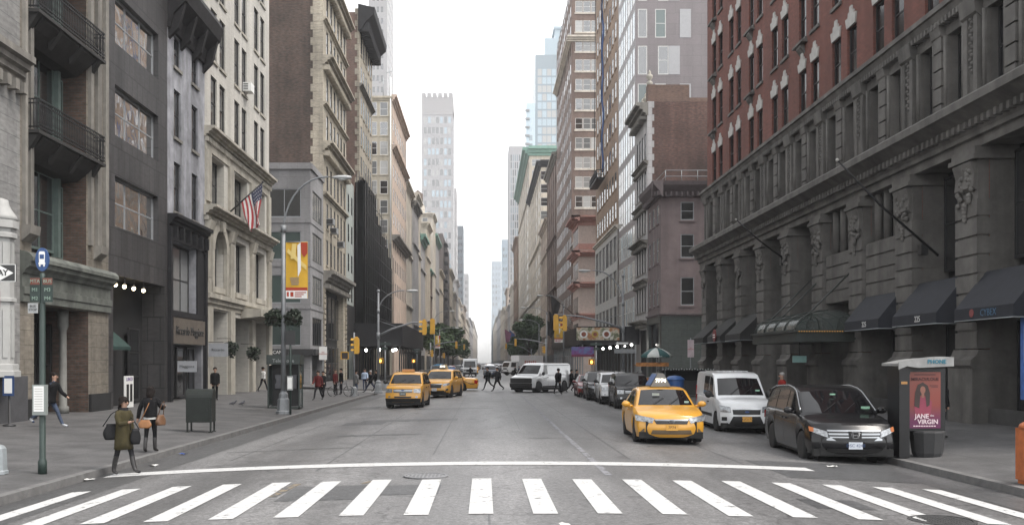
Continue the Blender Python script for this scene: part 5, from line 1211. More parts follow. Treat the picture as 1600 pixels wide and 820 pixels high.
t = thing('notice_stand', 'small blue and white notice on a dark stand before the stone plinth', 'notice stand', (-14.75, 29.4, zwalk(-14.75)))
mb = MB(); mb.lathe([(.2, 0), (.18, .05), (.04, .08), (.04, 1.0)], n=8); mb.build('post', FD, t)
mb = MB(); mb.cbox((0, -.05, 1.25), (.34, .04, .62)); p = mb.build('board', mat('dark blue board', (.02, .05, .14), .5), t); mb = MB(); mb.cbox((0, -.075, 1.25), (.24, .01, .46)); mb.build('sheet', WHITE, p)

# mail relay box
GREENB = mat('dark olive green box paint', (.014, .017, .015), .45, var=.25, scale=4, spec=.25)
t = thing('mailbox', 'dark green round topped mail relay box on four legs near the kerb', 'mailbox', (-9.04, 30.2, zwalk(-9.04)), rad(4))
mb = MB(); prof = [(-.3, .32), (.3, .32), (.3, 1.1)] + [(.3*math.cos(a), 1.1 + .27*math.sin(a)) for a in [PI*k/10 for k in range(1, 10)]] + [(-.3, 1.1)]
mb.prism(prof, -.4, .4); mb.build('box', GREENB, t)
for a in (-.36, .36):
    for b in (-.26, .26):
        mb = MB(); mb.cbox((a, b, .17), (.05, .05, .34)); mb.cbox((a, b, .012), (.12, .1, .024)); mb.build('leg', GREENB, t)
mb = MB(); mb.prism([(-.32, .34), (-.302, .34), (-.302, 1.05), (-.32, 1.05)], -.33, .33); mb.cbox((.25, -.33, .72), (.03, .02, .1)); mb.build('door', GREENB, t)
mb = MB(); mb.prism([(.31*math.cos(a), 1.1 + .28*math.sin(a)) for a in [PI*k/10 for k in range(11)]] + [(-.31, 1.04), (.31, 1.04)], -.415, -.38); mb.prism([(.31*math.cos(a), 1.1 + .28*math.sin(a)) for a in [PI*k/10 for k in range(11)]] + [(-.31, 1.04), (.31, 1.04)], .38, .415); mb.build('end_rim', GREENB, t)

# left telephone kiosk
t = thing('telephone_kiosk', 'dark green framed telephone kiosk behind the bannered lamp post', 'phone kiosk', (-9.5, 45.2, zwalk(-9.5)))
KG = mat('kiosk dark green grey', (.035, .045, .042), .45, var=.2)
mb = MB()
for a in (-.76, .70):
    for b in (-.4, .4): mb.box(a, a + .06, b - .03, b + .03, 0, 2.5)
mb.box(-.8, .8, -.45, .45, 2.45, 2.55); mb.box(-.76, .76, -.43, .43, 0, .08); mb.build('frame', KG, t)
mb = MB(); mb.box(-.8, .8, -.47, .47, 2.1, 2.45); h = mb.build('header', KG, t); lettering('Telephone', .24, mat('pale grey letters', (.3, .32, .32), .5), h, (0, -.485, 2.27))
mb = MB(); mb.box(-.7, .7, .36, .4, .1, 2.1); mb.build('back_panel', FD, t); mb = MB(); mb.box(.71, .73, -.37, .37, .15, 2.05); mb.box(-.75, -.73, -.37, .37, .15, 2.05); mb.build('side_glass', PG, t)
for e in (-.35, .35):
    mb = MB(); mb.box(e - .17, e + .17, .12, .36, .95, 1.6); mb.box(e - .12, e + .12, .08, .12, 1.05, 1.5); p = mb.build('telephone', mat('brushed phone steel', (.12, .12, .13), .4, .6), t)
    mb = MB(); mb.tube([(e - .12, .06, 1.2), (e - .12, .04, 1.3), (e - .12, .06, 1.42)], .025, 6); mb.build('handset', BLACKP, p)

# right pay phone kiosk with poster
kx, ky = 10.22, 22.4
t = thing('phone_kiosk', 'pay phone kiosk with an arched white roof and a red poster, by the dark minivan', 'phone kiosk', (kx, ky, zwalk(kx)))
KD = mat('kiosk black steel', (.014, .014, .015), .35, .3, var=.15)
mb = MB(); mb.box(-.54, -.3, -.3, .35, .0, 2.08); mb.box(-.55, -.29, -.31, .36, 1.95, 2.1); mb.build('phone_housing', KD, t)
mb = MB(); mb.box(-.3, .62, -.12, .12, .62, 2.08); mb.box(-.3, .62, .12, .5, 1.98, 2.08); mb.build('poster_case', KD, t)
mb = MB(); mb.lathe([(.30, 0), (.34, .1), (.4, .58), (.38, .62)], (.25, 0, 0), 10, sm=False); mb.build('pedestal', mat('dark grey pedestal', (.03, .03, .031), .7, var=.15), t)
mb = MB()
n = 12; top = [(-.62 + 1.28*k/n, 2.13 + .20*math.sin(PI*(.12 + .5*k/n))) for k in range(n + 1)]; bot = [(a, b - .06) for a, b in top]
mb.prismy(top + bot[::-1], -.42, .5); mb.build('roof', mat('white kiosk roof', (.24, .24, .235), .5, var=.25), t)
mb = MB(); fr = [(a, b + .03) for a, b in top] + [(.66, 2.14)] + [(-.15, 2.1), (-.3, 2.12), (-.42, 2.14), (-.62, 2.06)]
mb.prismy(fr, -.45, -.421); fa = mb.build('roof_fascia', mat('white kiosk roof', (.42, .42, .41), .5), t)
lettering('PHONE', .13, mat('teal phone letters', (.02, .14, .20), .5), fa, (.26, -.46, 2.24), bold=.004)
mb = MB(); mb.box(-.5, -.36, -.315, -.3, 1.72, 1.78); mb.build('amber_strip', mat('amber strip', (.4, .2, .06), .5), t)
mb = MB(); mb.box(-.24, .50, -.135, -.12, .68, 2.0)
pm, n_, l_, b_ = newmat('red to purple poster print'); b_.inputs['Roughness'].default_value = .35
tc = n_.new('ShaderNodeTexCoord'); sp = n_.new('ShaderNodeSeparateXYZ'); l_.new(tc.outputs['Generated'], sp.inputs[0])
rp = n_.new('ShaderNodeValToRGB'); l_.new(sp.outputs[2], rp.inputs[0]); el = rp.color_ramp.elements
el[0].position = .12; el[0].color = (.10, .012, .06, 1); el[1].position = .42; el[1].color = (.19, .035, .025, 1); q = el.new(.9); q.color = (.21, .052, .036, 1); l_.new(rp.outputs[0], b_.inputs['Base Color'])
ps = mb.build('poster', pm, t)
SKINP = mat('poster skin print', (.24, .10, .07), .5); HAIRP = mat('poster dark hair print', (.03, .015, .012), .5); DRP = mat('poster pink dress print', (.22, .03, .06), .5)
mb = MB()
mb.prismy([(-.1, .98), (.26, .98), (.3, 1.3), (.2, 1.42), (.0, 1.42), (-.13, 1.3)], -.139, -.1355, 2)
mb.prismy([(-.12, 1.2), (.0, 1.15), (.02, 1.45), (.14, 1.45), (.17, 1.18), (.24, 1.22), (.25, 1.5), (.2, 1.68), (.08, 1.76), (-.04, 1.7), (-.1, 1.52)], -.1435, -.1395, 1)
mb.prismy([(.08 + .062*math.cos(a), 1.58 + .09*math.sin(a)) for a in [2*PI*k/12 for k in range(12)]], -.147, -.144, 0); mb.prismy([(.05, 1.4), (.11, 1.4), (.11, 1.52), (.05, 1.52)], -.1465, -.144, 0); mb.build('figure', [SKINP, HAIRP, DRP], ps)
lettering('MIRACULOUS', .105, mat('dark red poster letters', (.07, .012, .012), .5), ps, (.13, -.14, 1.83), bold=.003)
mb = MB(); mb.box(-.12, .38, -.139, -.1355, 1.925, 1.95); mb.box(.24, .44, -.139, -.1355, 1.67, 1.69); mb.box(.28, .44, -.139, -.1355, 1.64, 1.655); mb.build('small_print', MATS['dark red poster letters'], ps)
PINKL = mat('pale pink letters', (.65, .52, .55), .5)
lettering('JANE', .15, PINKL, ps, (.06, -.141, .96), bold=.003); lettering('the', .07, PINKL, ps, (.3, -.141, .98)); lettering('VIRGIN', .15, PINKL, ps, (.2, -.141, .83), bold=.003)
mb = MB()
for k in range(9): mb.box(-.14 + k*.06, -.095 + k*.06, -.139, -.1355, .72, .745)
mb.build('small_print', PINKL, ps)

# orange news box, blue bin, stall, cart
ORB = mat('faded orange box paint', (.38, .11, .035), .5, var=.25, scale=5)
t = thing('news_box', 'weathered orange newspaper box at the near right kerb', 'newspaper box', (10.1, 17.4, zwalk(9.98)))
mb = MB(); mb.cbox((0, 0, .55), (.46, .42, .95)); mb.cbox((0, 0, .035), (.4, .36, .07)); mb.build('cabinet', ORB, t)
mb = MB(); mb.lathe([(.26, 1.02), (.27, 1.05), (.25, 1.1), (.16, 1.15), (.02, 1.17)], n=12, sy=.9); mb.build('lid', ORB, t)
mb = MB(); mb.cbox((0, -.215, .72), (.34, .012, .4)); mb.build('window', PD, t); mb = MB(); mb.tube([(-.1, -.22, .98), (-.1, -.26, .97), (.1, -.26, .97), (.1, -.22, .98)], .012, 6); mb.build('handle', STEEL, t)
t = thing('blue_bin', 'tall bright blue bin behind the nearest taxi', 'bin', (9.95, 49.5, zwalk(9.95)))
BLUEB = mat('bright blue plastic', (.035, .10, .28), .4, var=.2, scale=3)
mb = MB(); mb.lathe([(.4, .08), (.44, .1), (.48, 1.25), (.48, 1.3)], n=14); mb.build('body', BLUEB, t); mb = MB(); mb.lathe([(.51, 1.3), (.5, 1.38), (.3, 1.52), (.02, 1.56)], n=14); mb.build('lid', BLUEB, t)
for a in (-.3, .3):
    mb = MB(); mb.lathe([(.09, -.03), (.09, .03)], (a, .2, .09), 8, axis='x'); mb.build('wheel', RUB, t)
t = thing('vendor_stall', 'long dark vendor stall with a garland along its top on the right corner pavement', 'stall', (12.6, 59, zwalk(12.6)))
mb = MB(); mb.box(-1.5, 1.5, -.5, .5, .1, 1.0); mb.build('counter', FD, t); mb = MB(); mb.box(-1.6, 1.6, -.6, .6, 1.6, 1.68); mb.build('roof', FD, t)
for a in (-1.45, 1.45):
    for b in (-.5, .5):
        mb = MB(); mb.tube([(a, b, 0), (a, b, 1.6)], .03, 6); mb.build('post', STEEL, t)
mb = MB()
for k in range(40): mb.ball((-1.6 + k*.082, -.62, 1.7 + .03*math.sin(k*1.9)), .045, 6, k % 2, 4)
mb.build('garland', [mat('pale garland', (.35, .36, .36), .6), LEAFD], t); mb = MB(); mb.box(-1.5, 1.5, .45, .5, 1.0, 1.6); mb.build('back_panel', AWNB, t)
t = thing('food_cart', 'street food cart with an orange panel at the right corner', 'food cart', (10.75, 61.6, zwalk(10.75)))
mb = MB(); mb.box(-.9, 1.0, -.6, .6, .35, 1.25); mb.build('body', mat('cart stainless steel', (.28, .27, .26), .35, .6, var=.15), t); mb = MB(); mb.box(-.95, 1.05, -.65, .65, 2.0, 2.08); mb.build('roof', mat('cart orange brown roof', (.28, .14, .06), .6, var=.3), t)
for a in (-.85, .95):
    for b in (-.55, .55):
        mb = MB(); mb.tube([(a, b, 1.2), (a, b, 2.0)], .025, 6); mb.build('post', STEEL, t)
mb = MB(); mb.box(-.9, 1.0, -.63, -.6, .5, 1.2); mb.box(-1.0, 1.1, -.69, -.66, 1.95, 2.2); p = mb.build('picture_panel', mat('orange food picture panel', (.42, .17, .04), .5, var=.6, scale=4), t)
for a in (-.7, .8):
    mb = MB(); mb.lathe([(.2, -.04), (.22, 0), (.2, .04)], (a, -.5, .22), 12, axis='y'); mb.build('wheel', RUB, t)
t = thing('cart_umbrella', 'green and white striped umbrella open over the food cart', 'umbrella', (11.15, 61.4, .6))
mb = MB(); mb.tube([(0, 0, 0), (0, 0, 2.75)], .03, 8); mb.build('pole', STEEL, t)
mb = MB(); N = 8
for k in range(N):
    a0, a1 = 2*PI*k/N, 2*PI*(k+1)/N; rows = []
    for j in range(6):
        q = j/5; R = 1.02*q; z = 2.75 - .5*q**1.7
        rows.append([(R*math.cos(a0 + (a1 - a0)*i/4)*(1 - .05*q*math.sin(PI*i/4)), R*math.sin(a0 + (a1 - a0)*i/4)*(1 - .05*q*math.sin(PI*i/4)), z + .03*q*math.sin(PI*i/4)) for i in range(5)])
    rows.append([(x_, y_, z_ - .14) for x_, y_, z_ in rows[-1]])
    mb.grid(rows, k % 2)
c = mb.build('canopy', [mat('umbrella dark teal', (.02, .075, .075), .7), mat('umbrella white', (.5, .52, .5), .7, var=.1)], t)
mb = MB()
for k in range(N): a = 2*PI*k/N; mb.tube([(.05*math.cos(a), .05*math.sin(a), 2.7), (.98*math.cos(a), .98*math.sin(a), 2.24)], .012, 4)
mb.build('rib', STEEL, c); lettering('Sabrett', .13, WHITE, c, (.0, -1.03, 2.19))

# right sidewalk shed, billboard and signs
t = thing('sidewalk_shed', 'long dark sidewalk shed with white bulbs over the right pavement', 'sidewalk shed', (13.08, 120, .3))
mb = MB(); mb.box(-2.9, 3.2, -20, 22, 4.1, 4.5); mb.box(-3.0, 3.25, -20.1, -19.95, 4.0, 5.9); mb.box(-3.0, -2.9, -20, 22, 4.0, 5.9); mb.build('deck', BLKSF, t)
mb = MB()
mq = MB(); mq.box(-.07, .07, -.07, .07, 0, 4.1); pq = mq.mesh('post', STEEL)
for k in range(16):
    for x_ in (-2.7, 2.9): put('post', pq, t, None, (x_, -19.73 + k*2.7, 0))
for k in range(15): mb.tube([(-2.7, -19.7 + k*2.7, 2.6), (-2.7, -17.2 + k*2.7, 4.0)], .04, 5); mb.tube([(-2.7, -19.7 + k*2.7, 2.9), (-2.7, -17.0 + k*2.7, 2.9)], .03, 5)
mb.build('bracing', STEEL, t)
for k in range(5):
    mb = MB(); mb.ball((0, 0, 0), .13); mb.build('work_lamp', bulbw, t, loc=(-.6 + k*.75, -20.3, 3.75 + .1*k - .2))
def colourmap(name, cols_, scale):
    m, n, l, b = newmat(name); tc = n.new('ShaderNodeTexCoord'); z = n.new('ShaderNodeTexNoise'); z.inputs['Scale'].default_value = scale; z.inputs['Detail'].default_value = 3; l.new(tc.outputs['Object'], z.inputs['Vector'])
    r = n.new('ShaderNodeValToRGB'); l.new(z.outputs[0], r.inputs[0]); e = r.color_ramp.elements; e[0].position = .3; e[0].color = (*cols_[0], 1); e[1].position = .7; e[1].color = (*cols_[-1], 1)
    for i, c_ in enumerate(cols_[1:-1]): q = e.new(.3 + .4*(i + 1)/(len(cols_) - 1)); q.color = (*c_, 1)
    l.new(r.outputs[0], b.inputs['Base Color']); b.inputs['Roughness'].default_value = .5; return m
t = thing('billboard', 'wide food advertisement billboard on the front of the right sidewalk shed', 'billboard', (11.95, 99.8, 4.75))
mb = MB(); mb.box(-2.25, 2.25, -.06, .06, 0, 1.35); mb.build('panel', colourmap('food picture print', [(.5, .45, .32), (.36, .14, .04), (.55, .5, .4), (.09, .11, .04), (.6, .58, .5)], 1.1), t)
mb = MB()
for cx_, r_, m_ in ((-1.5, .42, 0), (-.3, .36, 1), (.9, .45, 0)): mb.lathe([(r_, -.07), (r_, -.1)], (cx_, 0, .62), 16, m_, axis='y'); mb.lathe([(r_*.6, -.1), (r_*.5, -.14)], (cx_, 0, .62), 12, 2, axis='y')
mb.build('dish', [WHITE, mat('yellow pear print', (.45, .33, .06), .5), mat('red brown food print', (.22, .06, .03), .5, var=.4)], t)
mb = MB(); mb.box(-2.32, 2.32, -.1, .0, -.07, .0); mb.box(-2.32, 2.32, -.1, .0, 1.35, 1.42); mb.build('frame', FD, t)
t = thing('purple_sign', 'purple and magenta advertising sign under the right sidewalk shed edge', 'sign', (10.3, 99.6, 3.0))
mb = MB(); mb.box(-1.15, 1.2, -.04, .04, .25, 1.05); mb.build('panel', colourmap('purple picture print', [(.05, .02, .10), (.18, .05, .22), (.10, .16, .34), (.22, .03, .12)], 1.4), t); mb = MB(); mb.box(-1.15, 1.25, -.05, .04, .0, .25); mb.build('lower_band', mat('dark magenta band', (.16, .02, .06), .5), t)
BLF = mat('black flag cloth', (.008, .008, .009), .9, var=.2)
def flag(label, p, e, w, h, m, grp, seed=0):
    """a staff from the wall at p to p + e with cloth drooping from its outer part"""
    e = Vector(e); t = thing('flag', label, 'flag', p, group=grp)
    mb = MB(); mb.tube([(0, 0, 0), tuple(e)], [.06, .035], 8); mb.ball(tuple(e*1.01), .07); mb.build('staff', IRON, t)
    dn = e.normalized(); rg = random.Random(seed); mb = MB(); rows = []
    for j in range(11):
        q = j/10; row = []
        for i in range(14):
            u = i/13; row.append(e - dn*(w*(1 - .55*q)*u + w*.1*q) + Vector((.16*math.sin(u*8 + q*3 + seed)*q, .16*math.cos(u*9 + q*2.5)*q, -h*q - .02)))
        rows.append(row)
    return t, rows
for i, (yy, zz, h) in enumerate(((154, 12.6, 3.6), (158, 10.2, 3.0), (163, 9.0, 2.4))):
    t, rows = flag(('big black flag drooping high from the pink building', 'middle black flag drooping from the pink building', 'lowest black flag drooping from the pink building')[i], (XR - 1.2, yy, zz - 3), (-4.6, -2, 3.6), 2.2, h, BLF, 'black flags on the pink building', i)
    mb = MB(); mb.grid(rows); mb.build('cloth', BLF, t, recalc=False)
for i, (yy, c_, lab) in enumerate(((430, (.28, .08, .16), 'far pinkish flag above the right pavement'), (436, (.03, .08, .30), 'far blue flag above the right pavement'))):
    t, rows = flag(lab, (XR - .2, yy, 13), (-7 + 2.2*i, -1, 4.5), 3.6, 5.5, None, 'far flags on the right', i + 5)
    mb = MB(); mb.grid(rows); mb.build('cloth', mat('far flag cloth %d' % i, c_, .8, var=.4, scale=.5), t, recalc=False)
t, rows = flag('large striped national flag drooping from a staff on the cream building', (XL - .6, 57.4, 10.8), (2.6, .6, 2.6), 1.75, 2.35, None, None, 2)
mb = MB(); mb.grid(rows)
mb.m = [2 if (k % 13) < 7 and (k // 13) < 4 else (0 if (k % 13) % 2 == 0 else 1) for k in range(len(mb.f))]
cl = mb.build('cloth', [mat('flag red', (.28, .03, .035), .8), mat('flag white', (.5, .49, .48), .8), mat('flag navy', (.03, .035, .07), .8)], t, recalc=False)
mb = MB()
for j in range(4):
    for i in range(6):
        a, b, c_ = Vector(rows[j][i]), Vector(rows[j][i+1]), Vector(rows[j+1][i]); nn = (b - a).cross(c_ - a).normalized()
        for sgn in (-.012, .012):
            ce = (a + b)/2*.5 + c_*.5 + nn*sgn; u = (b - a).normalized()*.045; v = (c_ - a).normalized()*.045
            mb.poly([ce + u*math.cos(k*PI/5)*(1 if k % 2 == 0 else .42) + v*math.sin(k*PI/5)*(1 if k % 2 == 0 else .42) for k in range(10)])
mb.build('stars', MATS['flag white'], cl, recalc=False)
for i, (u, z) in enumerate(((2.6, 3.3), (8.0, 3.1))):
    t = thing('hanging_plant', ('leafy hanging plant over the first doorway of the cream building', 'leafy hanging plant at the middle doorway of the cream building', 'leafy hanging plant at the far doorway of the cream building')[i], 'hanging plant', (XL + .75, 52.8 + u, z))
    mb = MB(); leaves(mb, (0, 0, 0), (.45, .8, .3), 260, .12, random.Random(i + 70)); leaves(mb, (0, .3, -.3), (.3, .35, .4), 110, .1, random.Random(i + 80)); leaves(mb, (0, -.4, -.2), (.3, .3, .35), 80, .1, random.Random(i + 85)); mb.build('foliage', LEAFD, t, recalc=False); mb = MB(); mb.lathe([(.05, -.3), (.25, -.2), (.3, .0)], n=10); mb.build('pot', FD, t)
    mb = MB(); mb.tube([(-.8, 0, .5), (0, 0, .5), (0, 0, 0)], .018, 5); mb.build('bracket', IRON, t)
# bicycle, litter, pigeons
t = thing('bicycle', 'dark bicycle parked near the kerb by the left corner', 'bicycle', (-9.3, 61.3, zwalk(-9.3)), rad(20))
for a in (-.52, .52):
    mb = MB(); mb.tube([(a + .33*math.cos(2*PI*k/20), 0, .34 + .33*math.sin(2*PI*k/20)) for k in range(21)], .02, 6, cap=False); wv = mb.build('wheel', RUB, t)
    mb = MB()
    for k in range(8): mb.tube([(a, 0, .34), (a + .32*math.cos(2*PI*k/8), 0, .34 + .32*math.sin(2*PI*k/8))], .004, 3)
    mb.build('spokes', STEEL, wv)
mb = MB(); 
for pth in ([(-.52, 0, .34), (-.12, 0, .8), (.38, 0, .85)], [(-.52, 0, .34), (0, 0, .32), (.38, 0, .72)], [(0, 0, .32), (-.16, 0, .92)], [(.52, 0, .34), (.38, 0, .72), (.34, 0, 1.0)]): mb.tube(pth, .018, 6)
mb.build('frame', mat('bike dark paint', (.05, .05, .06), .4), t); mb = MB(); mb.cbox((-.17, 0, .95), (.26, .14, .06), 0); mb.build('saddle', BLACKP, t); mb = MB(); mb.tube([(.3, -.28, 1.02), (.34, 0, 1.0), (.3, .28, 1.02)], .014, 6); mb.build('handlebar', STEEL, t)
LIT = mat('white litter paper', (.5, .5, .48), .7); LITB = mat('blue litter', (.03, .07, .25), .6)
for i, (x, y, m_, lab) in enumerate(((-8.02, 19.2, LIT, 'white scrap of paper in the gutter left of the stop line'), (-7.55, 21.6, LIT, 'white paper cup scrap behind the woman in the olive coat'), (-7.75, 24.4, LITB, 'blue scrap of litter beside the left kerb'), (1.05, 12.2, LIT, 'flattened pale scrap in front of the middle crosswalk stripes'), (7.55, 20.6, LIT, 'tiny pale scrap near the front of the dark minivan'))):
    mb = MB(); rg = random.Random(i); mb.grid([[(.07*(a - 1.5) + rg.uniform(-.01, .01), .05*(b - 1.5) + rg.uniform(-.01, .01), rg.uniform(.012, .05)) for a in range(4)] for b in range(4)], sm=False)
    o = mb.build('litter', m_, None, None, (x, y, zroad(x) + .005), rg.uniform(0, 3)); tag(o, lab, 'litter')
for i, (x, y) in enumerate(((-12.1, 45.6), (-11.75, 45.9))):
    t = thing('pigeon', ('grey pigeon pecking on the left pavement, nearer the doorway', 'grey pigeon on the left pavement, nearer the kerb')[i], 'pigeon', (x, y, zwalk(x)), .6*i + .3)
    mb = MB(); mb.tube([(-.2, 0, .1), (-.12, 0, .11), (-.03, 0, .13), (.06, 0, .15), (.11, 0, .19), (.13, 0, .23), (.15, 0, .245), (.185, 0, .235)], [.015, .035, .065, .06, .04, .032, .03, .006], 8)
    for e in (-.03, .03): mb.tube([(0, e, .1), (.01, e, .02), (.04, e, .004)], .007, 4)
    mb.build('body', mat('pigeon grey', (.06, .06, .07), .8, var=.3, scale=20), t)
# ---------------------------------------------------------------- vehicles
def lerp(a, b, t): return a + (b - a) * t
def prof(pts, y):
    if y <= pts[0][0]: return pts[0][1]
    for (a, b), (c, d) in zip(pts, pts[1:]):
        if y <= c: t = (y - a) / (c - a); return lerp(b, d, t)
    return pts[-1][1]
def carpaint(name, col, rough=.28, coat=.8, metal=0): return mat(name, col, rough, metal, var=.06, scale=2, coat=coat)
TAXI = carpaint('taxi yellow paint', (.58, .285, .028), .34, .5); WHP = carpaint('white van paint', (.62, .63, .64)); BLP = mat('black car paint', (.005, .005, .006), .25, 0, var=.06, scale=2, coat=.15, spec=.35)
REDP = carpaint('dark red car paint', (.16, .018, .02)); SILP = carpaint('silver car paint', (.32, .33, .34), .3, .8, .4); GRYP = carpaint('grey car paint', (.10, .105, .11)); BLUP = carpaint('dark blue car paint', (.02, .035, .08))
CGL = glassmat('car window glass', (.005, .005, .006), rough=.03, wob=.02, spec=.5, var=.1, ior=1.5)
CHR = mat('chrome trim', (.30, .31, .32), .22, 1, var=0); PLAS = mat('black car plastic', (.011, .011, .0115), .55, var=.1); HLG = mat('headlamp glass', (.27, .28, .29), .15, .4, var=.6, scale=16)
RIM = mat('alloy rim', (.30, .30, .31), .3, .8, var=.05); TAIL = mat('red tail lamp', (.30, .012, .012), .2, var=.05); AMB = mat('amber indicator', (.30, .09, .02), .25, var=.05)
PLT = mat('orange licence plate', (.58, .30, .05), .5, var=.05); PLW = mat('white licence plate', (.50, .53, .58), .5, var=.05); UND = mat('dark underbody', (.012, .012, .012), .9, var=0)
def patch(surf, q, nu, nv, off, hint, mb, m=0):
    """curved panel on a car surface: q = corner parameters TL, TR, BR, BL"""
    e = 1e-3; rows = []
    for j in range(nv + 1):
        row = []
        for i in range(nu + 1):
            u, v = i/nu, j/nv
            a = lerp(lerp(q[0][0], q[1][0], u), lerp(q[3][0], q[2][0], u), v); b = lerp(lerp(q[0][1], q[1][1], u), lerp(q[3][1], q[2][1], u), v)
            p = Vector(surf(a, b)); n = (Vector(surf(a + e, b)) - p).cross(Vector(surf(a, b + e)) - p)
            n = n.normalized() if n.length > 0 else Vector(hint)
            if n.dot(Vector(hint)) < 0: n = -n
            row.append(p + n*off)
        rows.append(row)
    mb.grid(rows, m, True)
def car(name, label, loc, rz, P, paint, group=None, cat='car', plate=None, extra=None, rim=RIM, fascia=None):
    L, W, sill = P['L'], P['W'], P.get('sill', .24); hw0 = W/2
    top = P['top']; cab = P['cab']; wy = P['wheels']; rw = P.get('rw', .335); Ra = rw + .055
    bow, bowr, lean = P.get('bow', .2), P.get('bowr', .16), P.get('lean', [(0.2, .10), (.35, .01), (.55, 0), (.8, .06)])
    D = .8
    def hw(y): return hw0 * (1 - .07*max(0, 1 - y/.9)**2 - .06*max(0, 1 - (L - y)/.8)**2)
    def zb(y):
        z = sill
        for w in wy:
            d = abs(y - w)
            if d < Ra: z = max(z, rw + math.sqrt(Ra*Ra - d*d))
        return z
    def side_f(t): return .945 + .055*math.sin(min(1, t/.55)*PI/2) - (.045*((t - .55)/.45)**2 if t > .55 else 0)
    def warp(x, y, z):
        c = min(1, abs(x)/hw0)
        if y < D: y += (1 - y/D)**2 * (bow*c**2.6 + prof(lean, z))
        if y > L - D: y -= (1 - (L - y)/D)**2 * (bowr*c**2.6 + prof(P.get('leanr', [(.2, .1), (.5, 0), (1.0, .06)]), z))
        return (x, y, z)
    cr = P.get('crown', .035)
    def shoulder(y): return prof(top, y) - .05
    NT = 13; TS = (0, .08, .2, .35, .5, .65, .8, .92, 1.0)
    CS = [math.sin(PI/2*(-1 + 2*i/(NT - 1))) for i in range(NT)]
    def bodyside(y, t, s): z = lerp(zb(y), shoulder(y), t); return warp(s*hw(y)*side_f(t), y, z)
    def bodytop(y, c): return warp(c*hw(y)*.925, y, prof(top, y) - .015*abs(c)**6 + cr*(1 - c*c))
    def front(x, z):
        t = (z - zb(0))/max(.01, shoulder(0) - zb(0)); return warp(x, 0, z)
    def rear(x, z): return warp(x, L, z)
    ys = sorted({round(v, 4) for v in [L*i/26 for i in range(27)] + [.03, .08, .16, .26, L - .03, L - .08, L - .16] + [w + Ra*k for w in wy for k in (-1.001, -.99, -.95, -.85, -.68, -.45, -.2, 0, .2, .45, .68, .85, .95, .99, 1.001)] + [p[0] for p in top]} )
    ys = [y for y in ys if 0 <= y <= L]
    mb = MB(); rows = []
    for y in ys: rows.append([bodyside(y, t, -1) for t in TS] + [bodytop(y, c) for c in CS] + [bodyside(y, t, 1) for t in reversed(TS)])
    mb.grid(rows)
    for y0 in (0, L):
        rows = []
        for t in TS: x = hw(y0)*side_f(t); z = lerp(zb(y0), shoulder(y0), t); rows.append([warp(-x, y0, z)] + [warp(c*x*.985, y0, z) for c in CS[1:-1]] + [warp(x, y0, z)])
        rows.append([bodytop(y0, c) for c in CS]); mb.grid(rows)
    # cabin
    yc, ye = cab[0][0], cab[-1][0]; zmax = max(p[1] for p in cab); wb, wt = P.get('wb', .90)*hw0, P.get('wt', .70)*hw0
    def base(y): return prof(top, y) + (cr*.15) - .02
    def zr(y): return max(base(y) + .001, prof(cab, y))
    def wtop(y): return lerp(wb, wt, max(0, min(1, (zr(y) - base(y))/(zmax - base(y)))))
    bwf, bwr = P.get('bwf', .16), P.get('bwr', .1)
    def cw(x, y, z):
        c = min(1, abs(x)/wb); mid = (yc + ye)/2
        if y < mid: y += bwf*c**2.2*((mid - y)/(mid - yc))**1.5
        else: y -= bwr*c**2.2*((y - mid)/(ye - mid))**1.5
        return (x, y, z)
    def cabtop(y, c): return cw(c*(wtop(y) - .05), y, zr(y) + .03*(1 - c*c)*min(1, (zr(y) - base(y))/.3))
    def cabside(y, t, s):
        x = lerp(wb, wtop(y), t**1.15); return cw(s*x, y, lerp(base(y), zr(y) - .03, t))
    cys = sorted({round(v, 4) for v in [lerp(yc, ye, i/30) for i in range(31)] + [p[0] for p in cab]})
    CT = (0, .2, .4, .6, .8, .93, 1.0)
    rows = [[cabside(y, t, -1) for t in CT] + [cabtop(y, c) for c in CS] + [cabside(y, t, 1) for t in reversed(CT)] for y in cys]
    mb.grid(rows)
    mb.grid([rows[-1], [(p[0], p[1] + .002, base(ye) - .04) for p in rows[-1]]])
    T = thing(name, label, cat, loc, rz, group)
    me = mb.mesh('body', paint, merge=.0005); me.set_sharp_from_angle(angle=rad(38)); put('body', me, T)
    mb = MB(); mb.box(-hw0 + .26, hw0 - .26, .12, L - .12, .2, .62); mb.box(-hw0 + .1, hw0 - .1, .25, L - .25, .6, .66) if False else None
    for w in wy:
        for s in (-1, 1): mb.grid([[(s*x, w + (Ra + .004)*math.cos(a), rw + (Ra + .004)*math.sin(a)) for a in [PI*k/12 for k in range(-1, 14)]] for x in (hw0 - .32, hw0 - .035)], sm=False); mb.poly([(s*(hw0 - .32), w + (Ra + .1)*math.cos(a), rw + (Ra + .1)*math.sin(a)) for a in [2*PI*k/14 for k in range(14)]])
    mb.box(-hw0*.9, hw0*.9, .14, .3, .17, .34); mb.box(-hw0*.92, hw0*.92, wy[0] + Ra, wy[1] - Ra, .16, sill + .02); mb.box(-hw0*.88, hw0*.88, L - .3, L - .16, .2, .34)  # dark low boxes added to block light and deepen the contact shadow
    mb.build('underbody', UND, T)
    # glass
    ws = P['ws']                                   # windshield: y at its foot and its head
    mb = MB(); patch(cabtop, [(ws[1], -.93), (ws[1], .93), (ws[0], .97), (ws[0], -.97)], 12, 8, .006, (0, -1, .6), mb)
    w_ = mb.build('windscreen', CGL, T)
    mb = MB()
    for s in (-.45, .12): mb.tube([Vector(cabtop(ws[0] + .02, s)) + Vector((0, -.02, .02)), Vector(cabtop(lerp(*ws, .42), s + .42)) + Vector((0, -.02, .02))], .008, 4)
    mb.build('wiper', PLAS, w_)
